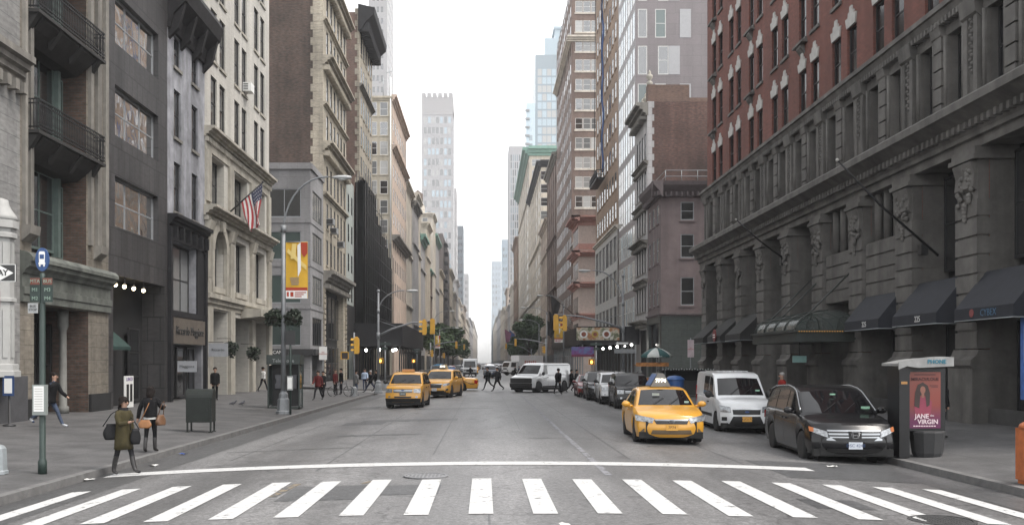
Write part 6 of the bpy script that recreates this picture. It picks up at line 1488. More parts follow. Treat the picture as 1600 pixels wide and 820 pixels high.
    if P.get('rearwin'):
        a, b = P['rearwin']; mb = MB(); patch(cabtop, [(a, -.9), (a, .9), (b, .93), (b, -.93)], 8, 5, .006, (0, 1, .4), mb); mb.build('rear_window', CGL, T)
    for s in (-1, 1):
        for (a0, a1, b0, b1) in P['win']:           # bottom y range, top y range
            mb = MB(); patch(lambda y, t: cabside(y, t, s), [(b0, .88), (b1, .88), (a1, .07), (a0, .07)], 6, 4, .006, (s, 0, .2), mb); mb.build('side_window', CGL, T)
        mb = MB()
        for yd in P.get('seams', ()): patch(lambda y, t: bodyside(y, t, s), [(yd, .99), (yd + .012, .99), (yd + .012, .12), (yd, .12)], 1, 6, .003, (s, 0, 0), mb)
        if mb.f: mb.build('door_seam', PLAS, T)
        for yd in P.get('handles', ()):
            mb = MB(); p = bodyside(yd, .86, s); mb.cbox((p[0] + s*.02, yd, p[2]), (.035, .2, .035)); mb.build('door_handle', P.get('hm', paint), T)
        ym, zm = P['mirror']; x = hw0*.93; mb = MB(); mb.tube([(s*x, ym, zm - .02), (s*(x + .13), ym - .03, zm)], [.045, .035], 6); mb.ball((s*(x + .19), ym - .04, zm + .045), (.125, .08, P.get('mh', .085)), 10); mb.build('mirror', P.get('mm', paint), T)
        if P.get('strip'):
            z0, z1 = P['strip']; mb = MB(); patch(lambda y, t: bodyside(y, t, s), [(wy[0] + Ra + .02, z1), (wy[1] - Ra - .02, z1), (wy[1] - Ra - .02, z0), (wy[0] + Ra + .02, z0)], 10, 3, .012, (s, 0, 0), mb); mb.build('side_cladding', PLAS, T)
    # wheels
    for s in (-1, 1):
        for w in wy:
            xo = s*(hw0 - .125); mb = MB(); mb.lathe([(rw*.62, -.1), (rw*.93, -.105), (rw, -.07), (rw, .07), (rw*.93, .105), (rw*.62, .1)], (0, 0, 0), 22, axis='x'); wh = mb.build('wheel', RUB, T, loc=(xo, w, rw))
            mb = MB(); mb.lathe([(rw*.64, -.02), (rw*.64, .06), (rw*.56, .085), (rw*.5, .05), (.02, .045)], n=18, axis='x')
            for k in range(5):
                a = 2*PI*k/5 + .3; q = MB(); q.box(.05, .085, -.035, .035, .03, rw*.58)
                mb2 = [(x_, y_*math.cos(a) - z_*math.sin(a), y_*math.sin(a) + z_*math.cos(a)) for x_, y_, z_ in q.v]; i0 = len(mb.v); mb.v += mb2
                for f_ in q.f: mb.face([i0 + k_ for k_ in f_])
            if s < 0: mb.v = [(-a, b, c) for a, b, c in mb.v]
            mb.build('rim', rim, wh)
    # front and rear fittings given as corner lists on the nose
    for it in P.get('front', ()):
        nm, q, m, off = it[:4]; nu, nv = (it[4] if len(it) > 4 else (6, 4))
        for s in ((-1, 1) if 'mirror' in it[5:] else (1,)):
            mb = MB(); patch(front, [(s*a, b) for a, b in q], nu, nv, off, (0, -1, .1), mb); put(nm, mb.mesh(nm, m), T)
    for s in (-1, 1):
        a, b, c_, d = P.get('tail', (.55, .85, .62, .9)); mb = MB(); patch(rear, [(s*hw0*a, d), (s*hw0*b, d), (s*hw0*b, c_), (s*hw0*a, c_)], 4, 3, .008, (0, 1, 0), mb); mb.build('tail_lamp', TAIL, T)
    mb = MB(); p = rear(0, .75); mb.cbox((0, p[1] + .012, .75), (.32, .015, .16)); mb.build('rear_plate', PLT if paint is TAXI else PLW, T)
    if plate:
        tx, m, z, mt = plate; p = front(0, z); mb = MB(); mb.cbox((0, p[1] - .028, z), (.31, .012, .16)); q = mb.build('licence_plate', m, T); lettering(tx, .1, mt, q, (0, p[1] - .036, z), ext=.001)
    if extra: extra(T, front, bodyside, bodytop, cabtop, cabside)
    return T
PLT_T = mat('plate dark lettering', (.10, .05, .02), .6, var=0); PLT_B = mat('plate navy lettering', (.03, .06, .15), .6, var=0)
def oval(T, front, z, rx, rz_, m, name='emblem', x=0, off=.03, ring=False):
    p = front(x, z); mb = MB()
    if ring: mb.tube([(x + rx*math.cos(2*PI*k/16), p[1] - off, z + rz_*math.sin(2*PI*k/16)) for k in range(17)], .008, 5, cap=False)
    else: mb.prismy([(x + rx*math.cos(2*PI*k/14), z + rz_*math.sin(2*PI*k/14)) for k in range(14)], p[1] - off - .01, p[1] - off)
    return mb.build(name, m, T)

CAMRY = dict(L=4.8, W=1.86, sill=.2, top=[(0, .70), (.05, .75), (.16, .79), (.5, .87), (1.15, .96), (1.5, .97), (3.9, 1.03), (4.5, 1.03), (4.7, 1.0), (4.8, .92)], cab=[(1.1, .95), (2.0, 1.40), (2.3, 1.45), (2.7, 1.47), (3.3, 1.43), (4.2, 1.04)],
    wheels=(.95, 3.72), ws=(1.2, 1.98), rearwin=(3.38, 4.08), win=[(1.62, 2.6, 2.1, 2.6), (2.68, 3.55, 2.68, 3.3)], seams=(1.5, 2.62, 3.55), handles=(2.45, 3.4), mirror=(1.62, .98), bow=.30, wt=.72,
    lean=[(.2, .10), (.3, .02), (.45, 0), (.6, .03), (.72, .1)], tail=(.55, .92, .72, .9))
CAMRY['front'] = [('headlight', [(.44, .70), (.93, .80), (.91, .63), (.50, .575)], HLG, .012, (6, 4), 'mirror'), ('grille', [(-.46, .66), (.46, .66), (.40, .555), (-.40, .555)], PLAS, .01, (8, 3)), ('chrome_bar', [(-.45, .675), (.45, .675), (.42, .635), (-.42, .635)], CHR, .018, (8, 2)),
    ('lower_grille', [(-.50, .40), (.50, .40), (.54, .29), (-.54, .29)], mat('brown grey grille mesh', (.12, .085, .05), .6), .008, (8, 3)), ('fog_lamp', [(.70, .43), (.73, .43), (.84, .31), (.70, .31)], mat('brown grey grille mesh', (.12, .085, .05), .6), .008, (4, 3), 'mirror')]
def roofsign(T, z, y, ln, txt, side=BLUEB, w=.32, h=.36):
    mb = MB(); mb.prismy([(-w/2, z), (w/2, z), (.08, z + h), (-.08, z + h)], y, y + ln); g = mb.build('roof_sign', mat('grey taxi roof sign', (.15, .148, .14), .5, var=.1), T)
    for s in (-1, 1):
        mb = MB(); mb.poly([(s*(w/2 + .006 - .01), y + .05, z + .03), (s*(w/2 + .006 - .01), y + ln - .05, z + .03), (s*(.08 + .012), y + ln - .05, z + h - .02), (s*(.08 + .012), y + .05, z + h - .02)])
        mb.v = [(a + s*.012, b, c) for a, b, c in mb.v]; mb.build('side_advert', side, g)
    lettering(txt, .15, mat('lit taxi number', (.95, .9, .75), emit=1.0, var=0), g, (0, y - .008, z + .17), bold=.004)
def camry_x(T, front, bs, bt, ct, cs):
    roofsign(T, 1.49, 2.25, 1.25, '7P74', w=.58, h=.38)
    oval(T, front, .625, .07, .045, CHR, off=.03, ring=True); oval(T, front, .63, .03, .04, CHR, off=.03, ring=True)
    mb = MB(); p = ct(1.5, -.1); mb.cbox((p[0] - .15, p[1] + .12, p[2] + .12), (.2, .01, .07)); mb.build('inspection_sticker', mat('pale sticker', (.3, .33, .3), .5), T)
    mb = MB(); p = ct(1.35, .8); mb.cbox((p[0], p[1] - .03, p[2] + .01), (.12, .03, .05)); mb.build('registration_sticker', mat('pale teal sticker', (.3, .42, .36), .5), T)
RZ = rad(-3)
car('taxi', 'yellow taxi sedan with a blue and grey roof sign, nearest on the road', (4.95, 25.0, zroad(5.0)), RZ, CAMRY, TAXI, 'yellow taxis', 'taxi', ('7P74', PLT, .47, PLT_T), camry_x)

OD = dict(L=5.15, W=2.0, sill=.22, top=[(0, .76), (.05, .84), (.18, .91), (.6, 1.0), (1.1, 1.07), (2, 1.10), (4.9, 1.12), (5.15, 1.0)], cab=[(1.0, 1.05), (2.0, 1.60), (2.3, 1.68), (2.9, 1.74), (4.3, 1.69), (4.75, 1.6), (5.1, 1.12)],
    wheels=(.98, 3.98), rw=.35, ws=(1.12, 1.98), rearwin=(4.78, 5.05), win=[(1.55, 2.55, 2.1, 2.58), (2.65, 3.7, 2.68, 3.7), (3.8, 4.75, 3.8, 4.55)], seams=(1.5, 2.62, 3.75), handles=(2.45, 2.8), mirror=(1.62, 1.12), bow=.26, wt=.76, wb=.92, hm=BLP,
    lean=[(.2, .12), (.35, .02), (.5, 0), (.7, .05), (.85, .14)], tail=(.7, .95, .8, 1.0))
OD['front'] = [('headlight', [(.60, .74), (.94, .84), (.93, .73), (.58, .60)], HLG, .014, (6, 4), 'mirror'), ('indicator', [(.86, .815), (.955, .845), (.955, .735), (.87, .72)], AMB, .02, (3, 3), 'mirror'), ('grille', [(-.58, .755), (.58, .755), (.52, .56), (-.52, .56)], PLAS, .01, (10, 4)),
    ('chrome_bar', [(-.60, .775), (.60, .775), (.59, .735), (-.59, .735)], CHR, .02, (10, 1)), ('chrome_bar', [(-.58, .70), (.58, .70), (.57, .665), (-.57, .665)], CHR, .02, (10, 1)), ('chrome_bar', [(-.56, .63), (.56, .63), (.55, .60), (-.55, .60)], CHR, .02, (10, 1)),
    ('chrome_corner', [(.53, .61), (.62, .58), (.62, .54), (.42, .535)], CHR, .018, (3, 2), 'mirror'), ('lower_grille', [(-.6, .36), (.6, .36), (.64, .26), (-.64, .26)], PLAS, .008, (8, 2)), ('fog_lamp', [(.70, .36), (.82, .36), (.82, .28), (.72, .28)], PLAS, .012, (3, 2), 'mirror')]
def od_x(T, front, bs, bt, ct, cs):
    p = front(0, .665); y = p[1] - .035
    mb = MB(); mb.box(-.14, .14, y - .006, y + .06, .585, .755); mb.build('emblem_recess', PLAS, T); y -= .012; mb = MB()
    for s in (-1, 1): mb.prismy([(s*.055, .725), (s*.075, .725), (s*.06, .61), (s*.038, .61)], y - .012, y)
    mb.box(-.048, .048, y - .012, y, .655, .68); mb.tube([(.085, y, .74), (-.085, y, .74), (-.1, y, .72), (-.07, y, .6), (.07, y, .6), (.1, y, .72), (.085, y, .74)], .008, 5, cap=False); mb.build('emblem', CHR, T)
    for s in (-1, 1):
        mb = MB(); mb.tube([Vector(cs(y_, 1.0, s)) + Vector((0, 0, .035)) for y_ in [1.2 + .1*k for k in range(38)]], .028, 5); mb.build('chrome_roof_line', CHR, T)
        mb = MB(); patch(lambda y_, t: cs(y_, t, s), [(1.62, .065), (4.8, .065), (4.8, .02), (1.5, .02)], 12, 1, .012, (s, 0, .2), mb); mb.build('chrome_sill_line', CHR, T)
    mb = MB(); p = ct(1.3, .78); mb.cbox((p[0], p[1] - .02, p[2] + .02), (.2, .03, .06)); mb.cbox((-.02, p[1] + .35, p[2] + .33), (.13, .02, .035)); mb.build('windscreen_sticker', mat('green white sticker', (.25, .45, .32), .5, var=.3, scale=20), T)
car('minivan', 'black minivan with a bright chrome grille parked by the phone kiosk', (8.5, 21.7, zroad(8.5)), rad(-4), OD, BLP, None, 'minivan', ('DSC 4240', PLW, .43, PLT_B), od_x)

TC = dict(L=4.55, W=1.80, sill=.24, top=[(0, .92), (.06, 1.0), (.25, 1.06), (.75, 1.14), (1.2, 1.16), (4.4, 1.18), (4.55, 1.15)], cab=[(.68, 1.12), (1.42, 1.78), (1.62, 1.93), (1.95, 1.99), (4.35, 2.01), (4.54, 1.95)],
    wheels=(.82, 3.55), rw=.33, ws=(.80, 1.42), rearwin=None, win=[(1.2, 2.0, 1.52, 2.0), (2.1, 3.0, 2.1, 3.0)], seams=(1.05, 2.05, 3.1), handles=(1.95,), mirror=(1.22, 1.22), mm=PLAS, mh=.13, bow=.24, wt=.84, wb=.94, bwf=.12, hm=PLAS, crown=.05,
    lean=[(.2, .12), (.35, .02), (.5, 0), (.8, .03), (1.0, .1)], strip=(.30, .42), tail=(.8, .95, .9, 1.5))
TC['front'] = [('headlight', [(.52, .87), (.86, .93), (.82, .70), (.50, .68)], HLG, .014, (5, 4), 'mirror'), ('grille', [(-.46, .78), (.46, .78), (.44, .62), (-.44, .62)], PLAS, .012, (8, 3)), ('chrome_bar', [(-.48, .80), (.48, .80), (.47, .78), (-.47, .78)], CHR, .02, (8, 1)),
    ('lower_grille', [(-.44, .56), (.44, .56), (.56, .32), (-.56, .32)], PLAS, .010, (8, 4)), ('fog_lamp', [(.63, .54), (.79, .54), (.79, .42), (.63, .42)], PLAS, .012, (3, 2), 'mirror'), ('bumper_base', [(-.82, .32), (.82, .32), (.80, .245), (-.80, .245)], PLAS, .010, (8, 1))]
def tc_x(T, front, bs, bt, ct, cs):
    oval(T, front, .71, .075, .03, mat('blue oval badge', (.03, .06, .18), .3), off=.02)
    mb = MB(); mb.tube([(0, 1.9, 2.0), (0, 2.05, 2.18)], .008, 5); mb.build('aerial', PLAS, T)
    mb = MB()
    for x in (-.5, -.3, -.1, .1, .3, .5): mb.box(x - .03, x + .03, 2.1, 4.2, 2.02, 2.045)
    mb.build('roof_ribs', WHP, T)
    mb = MB(); p = ct(.95, .75); mb.cbox((p[0], p[1] - .02, p[2] + .02), (.14, .03, .05)); mb.build('sticker', mat('green white sticker', (.25, .45, .32), .5), T)
car('delivery_van', 'small tall white delivery van parked behind the black minivan', (8.65, 31.2, zroad(8.6)), rad(-2), TC, WHP, None, 'van', ('KJF2170', PLT, .47, PLT_T), tc_x)

ES = dict(L=4.45, W=1.82, sill=.3, top=[(0, .92), (.05, 1.0), (.2, 1.04), (1.0, 1.12), (2, 1.13), (4.3, 1.15), (4.45, 1.1)], cab=[(.98, 1.1), (1.65, 1.6), (1.85, 1.68), (2.3, 1.72), (4.1, 1.69), (4.4, 1.14)],
    wheels=(.86, 3.48), rw=.36, ws=(1.06, 1.62), rearwin=(4.14, 4.36), win=[(1.35, 2.2, 1.72, 2.2), (2.28, 3.15, 2.28, 3.15), (3.22, 4.1, 3.22, 3.95)], seams=(1.2, 2.24, 3.2), handles=(2.1, 3.05), mirror=(1.38, 1.2), mm=PLAS, mh=.1, bow=.16, wt=.78, wb=.94, hm=PLAS,
    lean=[(.3, .08), (.45, 0), (.7, .03), (.98, .06)], tail=(.8, .95, .9, 1.2))
ES['front'] = [('headlight', [(.50, .94), (.84, .95), (.83, .74), (.52, .76)], HLG, .014, (5, 4), 'mirror'), ('grille', [(-.46, .93), (.46, .93), (.44, .76), (-.44, .76)], PLAS, .012, (8, 3)), ('chrome_bar', [(-.46, .90), (.46, .90), (.46, .86), (-.46, .86)], CHR, .022, (8, 1)), ('chrome_bar', [(-.46, .83), (.46, .83), (.45, .80), (-.45, .80)], CHR, .022, (8, 1)),
    ('lower_grille', [(-.42, .58), (.42, .58), (.40, .50), (-.40, .50)], PLAS, .012, (6, 2)), ('bumper_base', [(-.85, .48), (.85, .48), (.83, .31), (-.83, .31)], PLAS, .012, (8, 2)), ('fog_lamp', [(.60, .60), (.70, .60), (.70, .51), (.60, .51)], HLG, .016, (2, 2), 'mirror')]
def es_x(T, front, bs, bt, ct, cs):
    oval(T, front, .86, .08, .035, mat('blue oval badge', (.03, .06, .18), .3), off=.035)
    for s in (-1, 1):
        mb = MB(); mb.tube([(s*.58, 1.95, 1.76), (s*.6, 2.1, 1.80), (s*.6, 3.7, 1.79), (s*.58, 3.9, 1.74)], .02, 5); mb.build('roof_rail', CHR, T)
def es_taxi(T, *a): es_x(T, *a); mb = MB(); mb.box(-.3, .3, 2.0, 2.2, 1.74, 1.86); mb.build('roof_sign', mat('orange roof lamp', (.5, .25, .1), .5), T)
car('taxi', 'boxy yellow taxi SUV coming down the left lane', (XP(630, 45.5), 45.2, zroad(-3.9)), rad(-3), ES, TAXI, 'yellow taxis', 'taxi', ('4K62', mat('dark plate surround', (.10, .11, .09), .5), .70, PLW), es_taxi)
HI = dict(L=4.75, W=1.9, sill=.3, top=[(0, .86), (.05, .94), (.2, 1.0), (1.0, 1.12), (2, 1.14), (4.6, 1.17), (4.75, 1.1)], cab=[(.98, 1.1), (1.85, 1.6), (2.05, 1.68), (2.5, 1.73), (4.2, 1.67), (4.7, 1.15)],
    wheels=(.92, 3.72), rw=.37, ws=(1.06, 1.82), rearwin=(4.25, 4.64), win=[(1.45, 2.4, 1.95, 2.42), (2.5, 3.4, 2.52, 3.4), (3.48, 4.35, 3.48, 4.1)], seams=(1.35, 2.44, 3.45), handles=(2.3, 3.28), mirror=(1.5, 1.18), mh=.1, bow=.24, wt=.77, wb=.93,
    lean=[(.3, .10), (.45, 0), (.7, .03), (.92, .1)], tail=(.75, .95, .9, 1.1))
HI['front'] = [('headlight', [(.50, .86), (.90, .95), (.88, .80), (.52, .72)], HLG, .014, (5, 4), 'mirror'), ('grille', [(-.46, .86), (.46, .86), (.40, .62), (-.40, .62)], PLAS, .012, (8, 3)), ('chrome_bar', [(-.48, .88), (.48, .88), (.46, .82), (-.46, .82)], CHR, .022, (8, 1)), ('bumper_base', [(-.6, .46), (.6, .46), (.62, .31), (-.62, .31)], PLAS, .012, (8, 2)), ('fog_lamp', [(.68, .56), (.84, .6), (.84, .48), (.68, .44)], PLAS, .012, (3, 2), 'mirror')]
def hi_taxi(T, *a): roofsign(T, 1.75, 2.3, .9, '3D18', mat('tan roof advert', (.35, .28, .16), .5), w=.4, h=.32); oval(T, a[0], .76, .06, .04, CHR, off=.03, ring=True)
car('taxi', 'yellow taxi SUV with a tan roof sign turning behind the boxy one', (XP(679, 58), 57.6, zroad(-3)), rad(-10), HI, TAXI, 'yellow taxis', 'taxi', ('3D18', PLW, .52, PLT_T), hi_taxi)
CV = dict(L=5.35, W=1.98, sill=.25, top=[(0, .70), (.05, .78), (.3, .84), (1.4, .97), (3, 1.0), (4.4, 1.0), (5.1, .97), (5.3, .93), (5.35, .85)], cab=[(1.35, .96), (2.2, 1.38), (2.5, 1.44), (3.0, 1.46), (3.6, 1.41), (4.4, .99)],
    wheels=(1.05, 3.95), rw=.34, ws=(1.45, 2.18), rearwin=(3.66, 4.3), win=[(1.85, 2.75, 2.3, 2.75), (2.85, 3.7, 2.85, 3.5)], seams=(1.7, 2.8, 3.75), handles=(2.6, 3.6), mirror=(1.8, 1.0), bow=.16, wt=.72, wb=.88, tail=(.6, .95, .68, .86))
CV['front'] = [('headlight', [(.5, .70), (.9, .71), (.9, .58), (.5, .57)], HLG, .012, (4, 3), 'mirror'), ('grille', [(-.45, .70), (.45, .70), (.42, .57), (-.42, .57)], CHR, .012, (6, 3))]
def cv_x(T, *a):
    mb = MB()
    for s in (-1, 1): patch(lambda y, t: a[1](y, t, s), [(1.45, .52), (5.0, .52), (5.0, .44), (1.45, .44)], 10, 1, .012, (s, 0, 0), mb)
    mb.build('rub_strip', PLAS, T)
    for s in (-1, 1):
        mb = MB(); patch(lambda y, t: a[1](y, t, s), [(5.0, .9), (5.3, .9), (5.3, .5), (5.0, .5)], 3, 3, .012, (s, 0, 0), mb); mb.build('tail_lamp', TAIL, T)
    roofsign(T, 1.47, 2.4, 1.2, '5L20', BLUEB)
car('taxi', 'long yellow taxi sedan crossing from the left, its rear towards the middle', (XP(748, 72.5) - 5.35, 72.0, zroad(-3.5)), rad(-84), CV, TAXI, 'yellow taxis', 'taxi', None, cv_x)
EC = dict(L=5.5, W=2.02, sill=.34, top=[(0, 1.0), (.05, 1.08), (.25, 1.14), (.85, 1.24), (1.5, 1.26), (5.4, 1.28), (5.5, 1.2)], cab=[(.75, 1.2), (1.45, 1.9), (1.65, 2.02), (2.0, 2.08), (5.3, 2.08), (5.48, 2.0)],
    wheels=(.95, 4.45), rw=.38, ws=(.86, 1.48), rearwin=None, win=[(1.35, 2.1, 1.66, 2.1)], seams=(1.15, 2.2, 3.9), handles=(2.05,), mirror=(1.35, 1.3), mm=PLAS, mh=.14, bow=.12, wt=.85, wb=.95, hm=PLAS, strip=(.02, .14), lean=[(.3, .05), (.5, 0), (1.05, .03)], tail=(.86, .96, .9, 1.4))
EC['front'] = [('headlight', [(.62, .98), (.92, .98), (.92, .74), (.62, .74)], HLG, .014, (4, 3), 'mirror'), ('grille', [(-.6, 1.0), (.6, 1.0), (.6, .70), (-.6, .70)], PLAS, .014, (6, 3)), ('bumper', [(-.95, .66), (.95, .66), (.93, .36), (-.93, .36)], PLAS, .06, (8, 3)), ('grille_guard', [(-.9, 1.02), (.9, 1.02), (.9, .68), (-.9, .68)], PLAS, .05, (8, 3))]
def ec_x(T, *a):
    for s in (-1, 1):
        mb = MB(); patch(lambda y, t: a[1](y, t, s), [(2.3, .96), (5.3, .96), (5.3, .93), (2.3, .93)], 8, 1, .01, (s, 0, 0), mb); mb.build('crease_shade', mat('van crease shade grey', (.35, .36, .37), .5), T)  # flat grey strip paints the shade of a crease along the van side
        p = a[1](1.75, .7, s); g = mat('grey door print', (.30, .31, .33), .5)
        mb = MB(); mb.cbox((p[0] + s*.012, 1.75, p[2] + .05), (.02, .55, .05)); mb.cbox((p[0] + s*.012, 1.7, p[2] - .04), (.02, .4, .035)); mb.cbox((p[0] + s*.012, 1.7, p[2] - .1), (.02, .42, .02)); mb.build('door_print', g, T)
        mb = MB(); mb.tube([(s*.92, 1.7, 1.95), (s*.95, 5.2, 1.96)], .02, 4); mb.build('drip_rail', WHP, T)
ve = car('cargo_van', 'long white cargo van with a black front crossing the avenue', (XP(813, 67.5), 67.5, zroad(3)), rad(-36), EC, WHP, None, 'van', None, ec_x, rim=CHR)
# parked row on the right and the far traffic
def es_plain(T, *a): es_x(T, *a)
prk = 'cars parked on the right beyond the white van'
s1 = car('parked_car', 'black SUV with roof rails, nearest of the parked row behind the big taxi', (7.2, 45.3, zroad(7)), rad(-2), ES, BLP, prk, 'car', ('GEX 5121', PLW, .66, PLT_B), es_plain)
dup(s1, (7.05, 50.2, zroad(7)), rad(-2), 'white SUV parked second in the row on the right', prk, {BLP: WHP, PLAS: PLAS})
s2 = car('parked_car', 'black car parked third in the row, in front of the red one', (6.95, 55.2, zroad(7)), rad(-2), HI, BLP, prk, 'car', ('FKA 2208', PLW, .52, PLT_B), None)
s3 = car('parked_car', 'dark red sedan at the far end of the parked row', (6.85, 60.2, zroad(7)), rad(-2), CAMRY, REDP, prk, 'car', ('BHT 7713', PLW, .47, PLT_B), None)
far = 'oncoming traffic far down the avenue'
cols_ = [BLP, WHP, SILP, GRYP, REDP, BLUP, WHP, SILP]; protos = [(s1, BLP), (s2, BLP), (s3, REDP)]
nm = {BLP: 'black', WHP: 'white', SILP: 'silver', GRYP: 'grey', REDP: 'dark red', BLUP: 'dark blue', TAXI: 'yellow'}
spots = []
for lane, xl in enumerate((-5.6, -2.3, 1.0, 4.3, 7.4)):
    yv = 118 + 17*((lane*3) % 5) * .5
    if lane == 1: yv = 172
    if lane == 3: yv = 176
    for k in range(9):
        if xl < 7 or k % 2 == 0: spots.append((xl + rnd.uniform(-.3, .3), yv))
        yv += rnd.uniform(9, 17) + k*2.2
used = {}
ordn = ['nearest', 'second', 'third', 'fourth', 'fifth', 'sixth', 'seventh', 'eighth', 'ninth']; lanes = {0: 'far left lane', 1: 'second lane', 2: 'middle lane', 3: 'fourth lane', 4: 'right hand kerb'}
for i, (x, y) in enumerate(spots):
    pr_, c0 = protos[rnd.choice((0, 1, 2))]; c1 = rnd.choice(cols_ + [TAXI, TAXI]); ln = min(range(5), key=lambda q: abs((-5.6, -2.3, 1.0, 4.3, 7.4)[q] - x)); used[ln] = used.get(ln, -1) + 1
    o = dup(pr_, (x, y, zroad(x)), rnd.uniform(-.02, .02), '%s %s far off in the %s, %s in its line' % (nm[c1], {s1: 'SUV', s2: 'tall car', s3: 'sedan'}[pr_], lanes[ln], ordn[used[ln]]), far, {c0: c1}); o.name = 'oncoming_car'; o['category'] = 'car'
# step van, box truck, blue flatbed
def stepvan(label, loc, rz):
    T = thing('step_van', label, 'van', loc, rz); mb = MB(); mb.prism([(0, .5), (.0, 1.15), (.5, 1.3), (.75, 2.55), (1.0, 2.75), (6.2, 2.75), (6.2, .5)], -1.05, 1.05); mb.build('body', WHP, T)
    mb = MB(); mb.poly([(-.9, .5 + .01, 1.4), (.9, .51, 1.4), (.85, .715, 2.35), (-.85, .715, 2.35)]); mb.v = [(a, b - .02, c) for a, b, c in mb.v]; mb.build('windscreen', CGL, T)
    for s in (-1, 1):
        mb = MB(); mb.poly([(s*1.06, .7, 1.45), (s*1.06, 1.5, 1.45), (s*1.06, 1.5, 2.3), (s*1.06, .85, 2.3)]); mb.build('side_window', CGL, T)
        mb = MB(); mb.cbox((s*.75, -.02, .95), (.3, .05, .2)); mb.build('headlight', HLG, T); mb = MB(); mb.cbox((s*1.25, .55, 1.75), (.12, .1, .42)); mb.tube([(s*1.05, .6, 1.6), (s*1.25, .55, 1.6)], .03, 5); mb.build('mirror', PLAS, T)
        for w in (.95, 4.8): mb = MB(); mb.lathe([(.3, -.12), (.42, -.12), (.44, 0), (.42, .12), (.3, .12)], (s*.9, w, .44), 16, axis='x'); mb.build('wheel', RUB, T)
    mb = MB(); mb.box(-.55, .55, -.03, .01, .72, 1.08); mb.build('grille', PLAS, T); mb = MB(); mb.box(-1.05, 1.05, -.14, .0, .42, .62); mb.build('bumper', PLAS, T); mb = MB(); mb.box(-.85, .85, .2, 6, .3, .52); mb.build('chassis', UND, T)
stepvan('tall white step van coming towards us left of the middle', (XP(734, 146), 146, zroad(-2)), 0)
T = thing('box_truck', 'white box truck turning far down the avenue on the right', 'truck', (XP(789, 158), 157, zroad(4)), rad(-56))
mb = MB(); mb.prism([(0, .55), (0, 1.35), (.35, 2.2), (.55, 2.35), (1.9, 2.35), (1.9, .55)], -1.0, 1.0); mb.build('cab', WHP, T); mb = MB(); mb.poly([(-.9, .04, 1.4), (.9, .04, 1.4), (.86, .33, 2.15), (-.86, .33, 2.15)]); mb.v = [(a, b - .02, c) for a, b, c in mb.v]; mb.build('windscreen', CGL, T)
mb = MB(); mb.box(-1.2, 1.2, 2.05, 7.0, .95, 3.35); bxo = mb.build('box', WHP, T)
for s in (-1, 1):
    mb = MB(); mb.poly([(s*1.01, .45, 1.4), (s*1.01, 1.5, 1.4), (s*1.01, 1.5, 2.15), (s*1.01, .6, 2.15)]); mb.build('side_window', CGL, T)
    mb = MB()
    for k in range(6): mb.cbox((s*1.205, 3.3 + k*.42, 2.2), (.02, .3, .55 - .12*(k % 2)))
    mb.build('side_print', mat('faded red truck print', (.45, .2, .19), .6), bxo)
    for w in (1.0, 5.4): mb = MB(); mb.lathe([(.3, -.14), (.45, -.14), (.47, 0), (.45, .14), (.3, .14)], (s*.88, w, .47), 16, axis='x'); mb.build('wheel', RUB, T)
    mb = MB(); mb.cbox((s*.7, -.02, .85), (.34, .05, .2)); mb.build('headlight', HLG, T)
mb = MB(); mb.box(-.8, .8, .2, 6.9, .4, .9); mb.build('chassis', UND, T); mb = MB(); mb.box(-.5, .5, -.03, .0, 1.0, 1.25); mb.box(-1.0, 1.0, -.12, .0, .45, .65); mb.build('grille', PLAS, T)
T = thing('tarpaulin_truck', 'truck under a bright blue tarpaulin behind the turning taxi', 'truck', (-5.2, 108, zroad(-5)), 0)
mb = MB(); mb.prism([(0, .5), (0, 1.2), (.3, 1.9), (1.6, 1.9), (1.6, .5)], -.95, .95); mb.build('cab', GRYP, T); mb = MB(); mb.box(-1.05, 1.05, 1.7, 6, .8, 1.5); mb.build('bed', FGY, T)
mb = MB(); mb.grid([[(-1.1 + 2.2*i/8, 1.7 + 4.3*j/8, 1.5 + .55*math.sin(PI*i/8)**.6 + .06*math.sin(i*2 + j*3)) for i in range(9)] for j in range(9)]); mb.poly([(-1.1, 1.69, 1.5)] + [(-1.1 + 2.2*i/8, 1.69, 1.5 + .55*math.sin(PI*i/8)**.6) for i in range(1, 8)] + [(1.1, 1.69, 1.5)]); mb.build('tarpaulin', mat('bright blue tarpaulin', (.04, .22, .42), .6, var=.2), T)
mb = MB(); mb.poly([(-.85, .03, 1.22), (.85, .03, 1.22), (.8, .29, 1.85), (-.8, .29, 1.85)]); mb.v = [(a, b - .02, c) for a, b, c in mb.v]; mb.build('windscreen', CGL, T)
for s in (-1, 1):
    for w in (.8, 4.8): mb = MB(); mb.lathe([(.3, -.12), (.4, -.12), (.42, 0), (.4, .12), (.3, .12)], (s*.85, w, .42), 14, axis='x'); mb.build('wheel', RUB, T)
